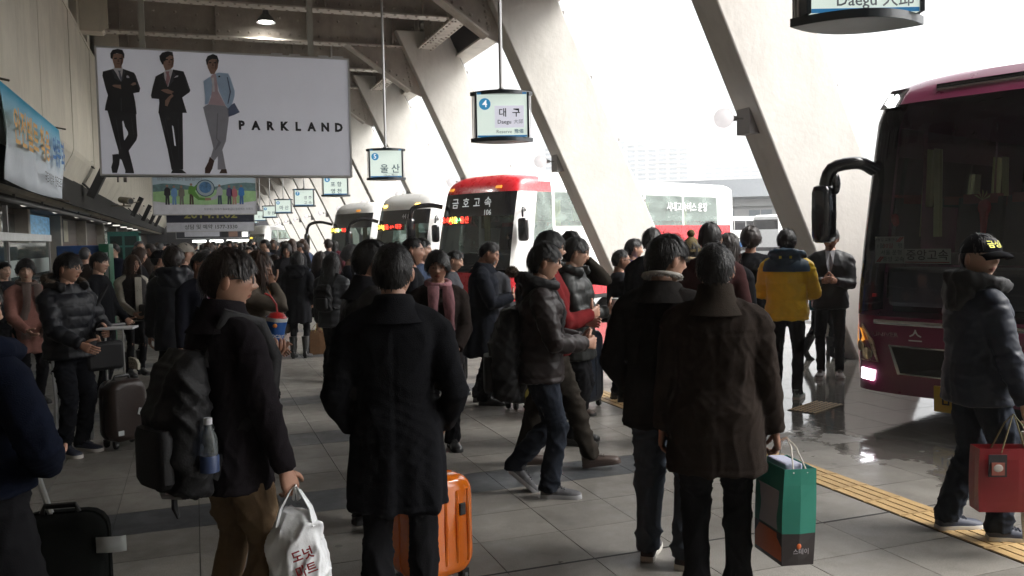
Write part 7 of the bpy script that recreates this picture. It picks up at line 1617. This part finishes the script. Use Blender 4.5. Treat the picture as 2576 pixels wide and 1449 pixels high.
b = MB(); b.rings([[tuple(Vector(skull(R(8+80*j/8), 2*math.pi*i/24, 0.03+0.004*math.sin(i*math.pi)))+Vector((0, 0, 0.035*(j/8)**2))) for i in range(24)] for j in range(9)]); b.rings([[tuple(skull(R(6+10*j/3), 2*math.pi*i/24, 0.036)) for i in range(24)] for j in range(4)]); o = ob('bobble_hat', b, hatm, p, (0, 0.018, 1.602), ang=60); b = MB(); b.ball((0, -0.005, 0.205), 0.042, 12, 8); ob('bobble', b, hatm, o)
person('tall man in a maroon coat among the people by the bus', (3.92, 6.1), 35, 1.79, 1, hair='short', hcol='k', top='coat', col=cloth('coat_maroon', (0.045, 0.017, 0.017)), hem=0.58, bulk=1.1, skin='a', L='pocket', Rr='pocket', collar=(cloth('coat_maroon'), 1.53, 1.05))
person('dark haired woman in black coat beside the maroon coat', (4.62, 6.9), 60, 1.69, 1, female=True, hair='bob', hcol='d', top='coat', col=C_BLACK, hem=0.55)
person('person with reddish dark hair in black left of yellow jacket', (5.72, 8.1), 40, 1.75, 1, female=True, hair='perm', hcol='d', top='coat', col=C_BLACK, hem=0.58, bulk=1.1)
p19, _ = person('person in a bright yellow padded jacket with slate blue hood', (5.70, 7.45), 42, 1.73, 0, look=(-5, 4), hair='bangs', hcol='k', top='puffer', col=N_YEL, hem=0.82, bulk=1.2, quilt=0.010, qh=0.17, legs=J_BLACK, lw=0.92, shoe=mat('shoe_mint', (0.25, 0.30, 0.28), 0.7), sole=S_WHITE, hood=N_BLUE, L='hold', Rr='hold')
b = MB(); b.rings([ell(a, c, z, -0.008, e=2.5, n=30) for z, a, c in ((1.30, 0.252, 0.192), (1.34, 0.250, 0.187), (1.40, 0.228, 0.167), (1.44, 0.165, 0.13), (1.475, 0.10, 0.10))], cap=False); me = remesh(b, 0.02, 2) if False else None
yoke = ob('yoke', b, N_BLUE, p19, ang=60); yoke.scale = (0.955, 0.955, 1.0); yoke.location.z = 0.012
for x in (-0.05, 0.05):
    b = MB(); b.box(x-0.012, x+0.012, -0.172, -0.166, 1.445, 1.47); ob('yellow_tab', b, mat('tab_yellow', (0.6, 0.5, 0.02), 0.6), p19, smooth=False)
p20, lm = person('man with glasses and pale collar checking his phone by the bus', (7.0, 8.35), 222, 1.75, 1, look=(0, 12), hair='sweep', hcol='k', glasses=True, skin='a', col=cloth('jacket_black_nylon', (0.012, 0.013, 0.015), 'nylon'), hem=0.80, bulk=1.12, legs=J_BLACK, lw=0.86, shoe=S_BRN, sole=S_WHITE, L='phone', Rr='phone', shirt=(mat('shirt_grey', (0.3, 0.3, 0.32), 0.8), None), curl=(0.6, 0.6))
person('woman in teal with high heeled boots beyond the phone man', (7.85, 9.55), 100, 1.6, 1, female=True, hair='bob', hcol='d', top='coat', col=cloth('coat_teal', (0.02, 0.11, 0.14)), hem=0.72, boot=0.34, heel=0.07, lw=0.8, feet={1: (0.09, 0.12, 0), -1: (-0.08, -0.22, 0.03, -25)})
# driver of the red coach
dp = bus1.matrix_basis @ Vector((0.55, 1.42, 0)); 
person('driver seated behind the wheel of the red coach', (dp.x, dp.y), math.degrees(-(ANG*math.pi/180-math.pi/2))+180, 1.72, 1, hair='short', col=cloth('uniform_blue', (0.03, 0.045, 0.10)), hem=0.82, skin='b', L='wheel', Rr='wheel', feet={1: (0.12, 0.46, 0.18), -1: (-0.12, 0.46, 0.18)}, z0=0.62)

# ------------------------------------------------------------------ the crowd further back
FAR = []
tops = [('puffer', C_BLACK, 1.12), ('coat', C_DARK, 1.06), ('jacket', C_NAVY, 1.1), ('coat', C_BLACK, 1.05), ('jacket', C_BROWN, 1.12), ('jacket', C_GREY, 1.08), ('coat', C_BROWN, 1.06), ('puffer', C_DARK, 1.18)]
hs_ = ['short', 'bangs', 'perm', 'bob', 'long', 'short', 'thin', 'bob']
FARLAB = 'dark clothed traveller deep in the crowd filling the far platform'
for k in range(8):
    t, _ = person(FARLAB, (0.6+0.3*k, 20+0.7*k), 90, 1.70, 2, hair=hs_[k], hcol='kdkbdkgk'[k], female=hs_[k] in ('bob', 'long'), top=tops[k][0], col=tops[k][1], bulk=tops[k][2], hem=0.62 if tops[k][0] == 'coat' else 0.8, L=['down', 'hold', 'pocket', 'low', 'down', 'phone', 'pocket', 'hold'][k], Rr=['down', 'low', 'pocket', 'low', 'hold', 'phone', 'down', 'pocket'][k], group='travellers crowding the far platform', skin='abc'[k % 3])
    FAR.append(t)
spots = []; r_ = np.random.default_rng(21)
tries = 0
while len(spots) < 108 and tries < 20000:
    tries += 1
    y = 14.6+46*r_.uniform(0, 1)**1.4; x = r_.uniform(-1.6, min(4.4, 1.2+y*0.09))
    if y < 16 and x > 0.7: continue
    if all((x-a)**2+(y-c)**2 > (0.42+0.004*y)**2 for a, c in spots) and not (abs(x+1.75) < 0.7 and abs(y-16.2) < 1.2): spots.append((x, y))
odd = {35: ('traveller in a blue grey shirt jacket standing near the far white bus', cloth('shirt_blue_grey', (0.09, 0.11, 0.16)), (2.67, 27.8)), 41: ('traveller with a dark red jacket far back among the crowd', cloth('jacket_dark_red', (0.14, 0.015, 0.02)), (2.2, 22.5)), 47: ('traveller in a maroon jacket before the dark fronted bus', cloth('jacket_wine', (0.09, 0.015, 0.025)), (3.7, 24.6)), 53: ('traveller in a pale grey coat in the far crowd', cloth('coat_pale_grey', (0.2, 0.2, 0.2)), None), 59: ('traveller in a faded blue jacket by the dark fronted bus', cloth('jacket_faded_blue', (0.05, 0.07, 0.13)), (3.0, 25.5))}
for i, (x, y) in enumerate(spots):
    src = FAR[i % 8]
    t = src if i < 8 else copy_tree(src)
    if i in odd and odd[i][2]: x, y = odd[i][2]
    t.location = (x, y, 0); t.rotation_euler[2] = r_.uniform(-math.pi, math.pi); s = r_.uniform(0.925, 1.03); t.scale = (s, s, s)
    desc = ['traveller in a black padded jacket', 'traveller in a charcoal coat', 'traveller in a navy jacket', 'bobbed traveller in a black coat', 'long haired traveller in a brown jacket', 'traveller in a grey jacket', 'grey haired traveller in a brown coat', 'bobbed traveller in a charcoal padded jacket'][i % 8]
    t['label'] = desc+(' in the crowd past the vending machine' if y < 22 else ' in the crowd below the globe billboard' if y < 36 else ' far off before the lit shop sign')
    if i in odd:
        t['label'] = odd[i][0]
        for c in t.children:
            if c.name.startswith(('coat', 'jacket', 'puffer', 'suit', 'parka')):
                c.data = c.data.copy(); c.data.materials[0] = odd[i][1]
bpy.data.scenes.remove(BENCH)
# ------------------------------------------------------------------ damp winter air over the yard and hall
b = MB(); b.box(-305, 765, -65, 765, -1.6, 75)
m = bpy.data.materials.new('damp_air'); m.use_nodes = True; n_ = m.node_tree.nodes; n_.clear()
o_ = n_.new('ShaderNodeOutputMaterial'); v_ = n_.new('ShaderNodeVolumePrincipled'); v_.inputs['Color'].default_value = (0.95, 0.96, 0.97, 1); v_.inputs['Density'].default_value = 0.0009; v_.inputs['Anisotropy'].default_value = 0.2
m.node_tree.links.new(v_.outputs[0], o_.inputs['Volume'])
ob('haze', b, m, smooth=False, kind='stuff')
cy.volume_bounces = 1
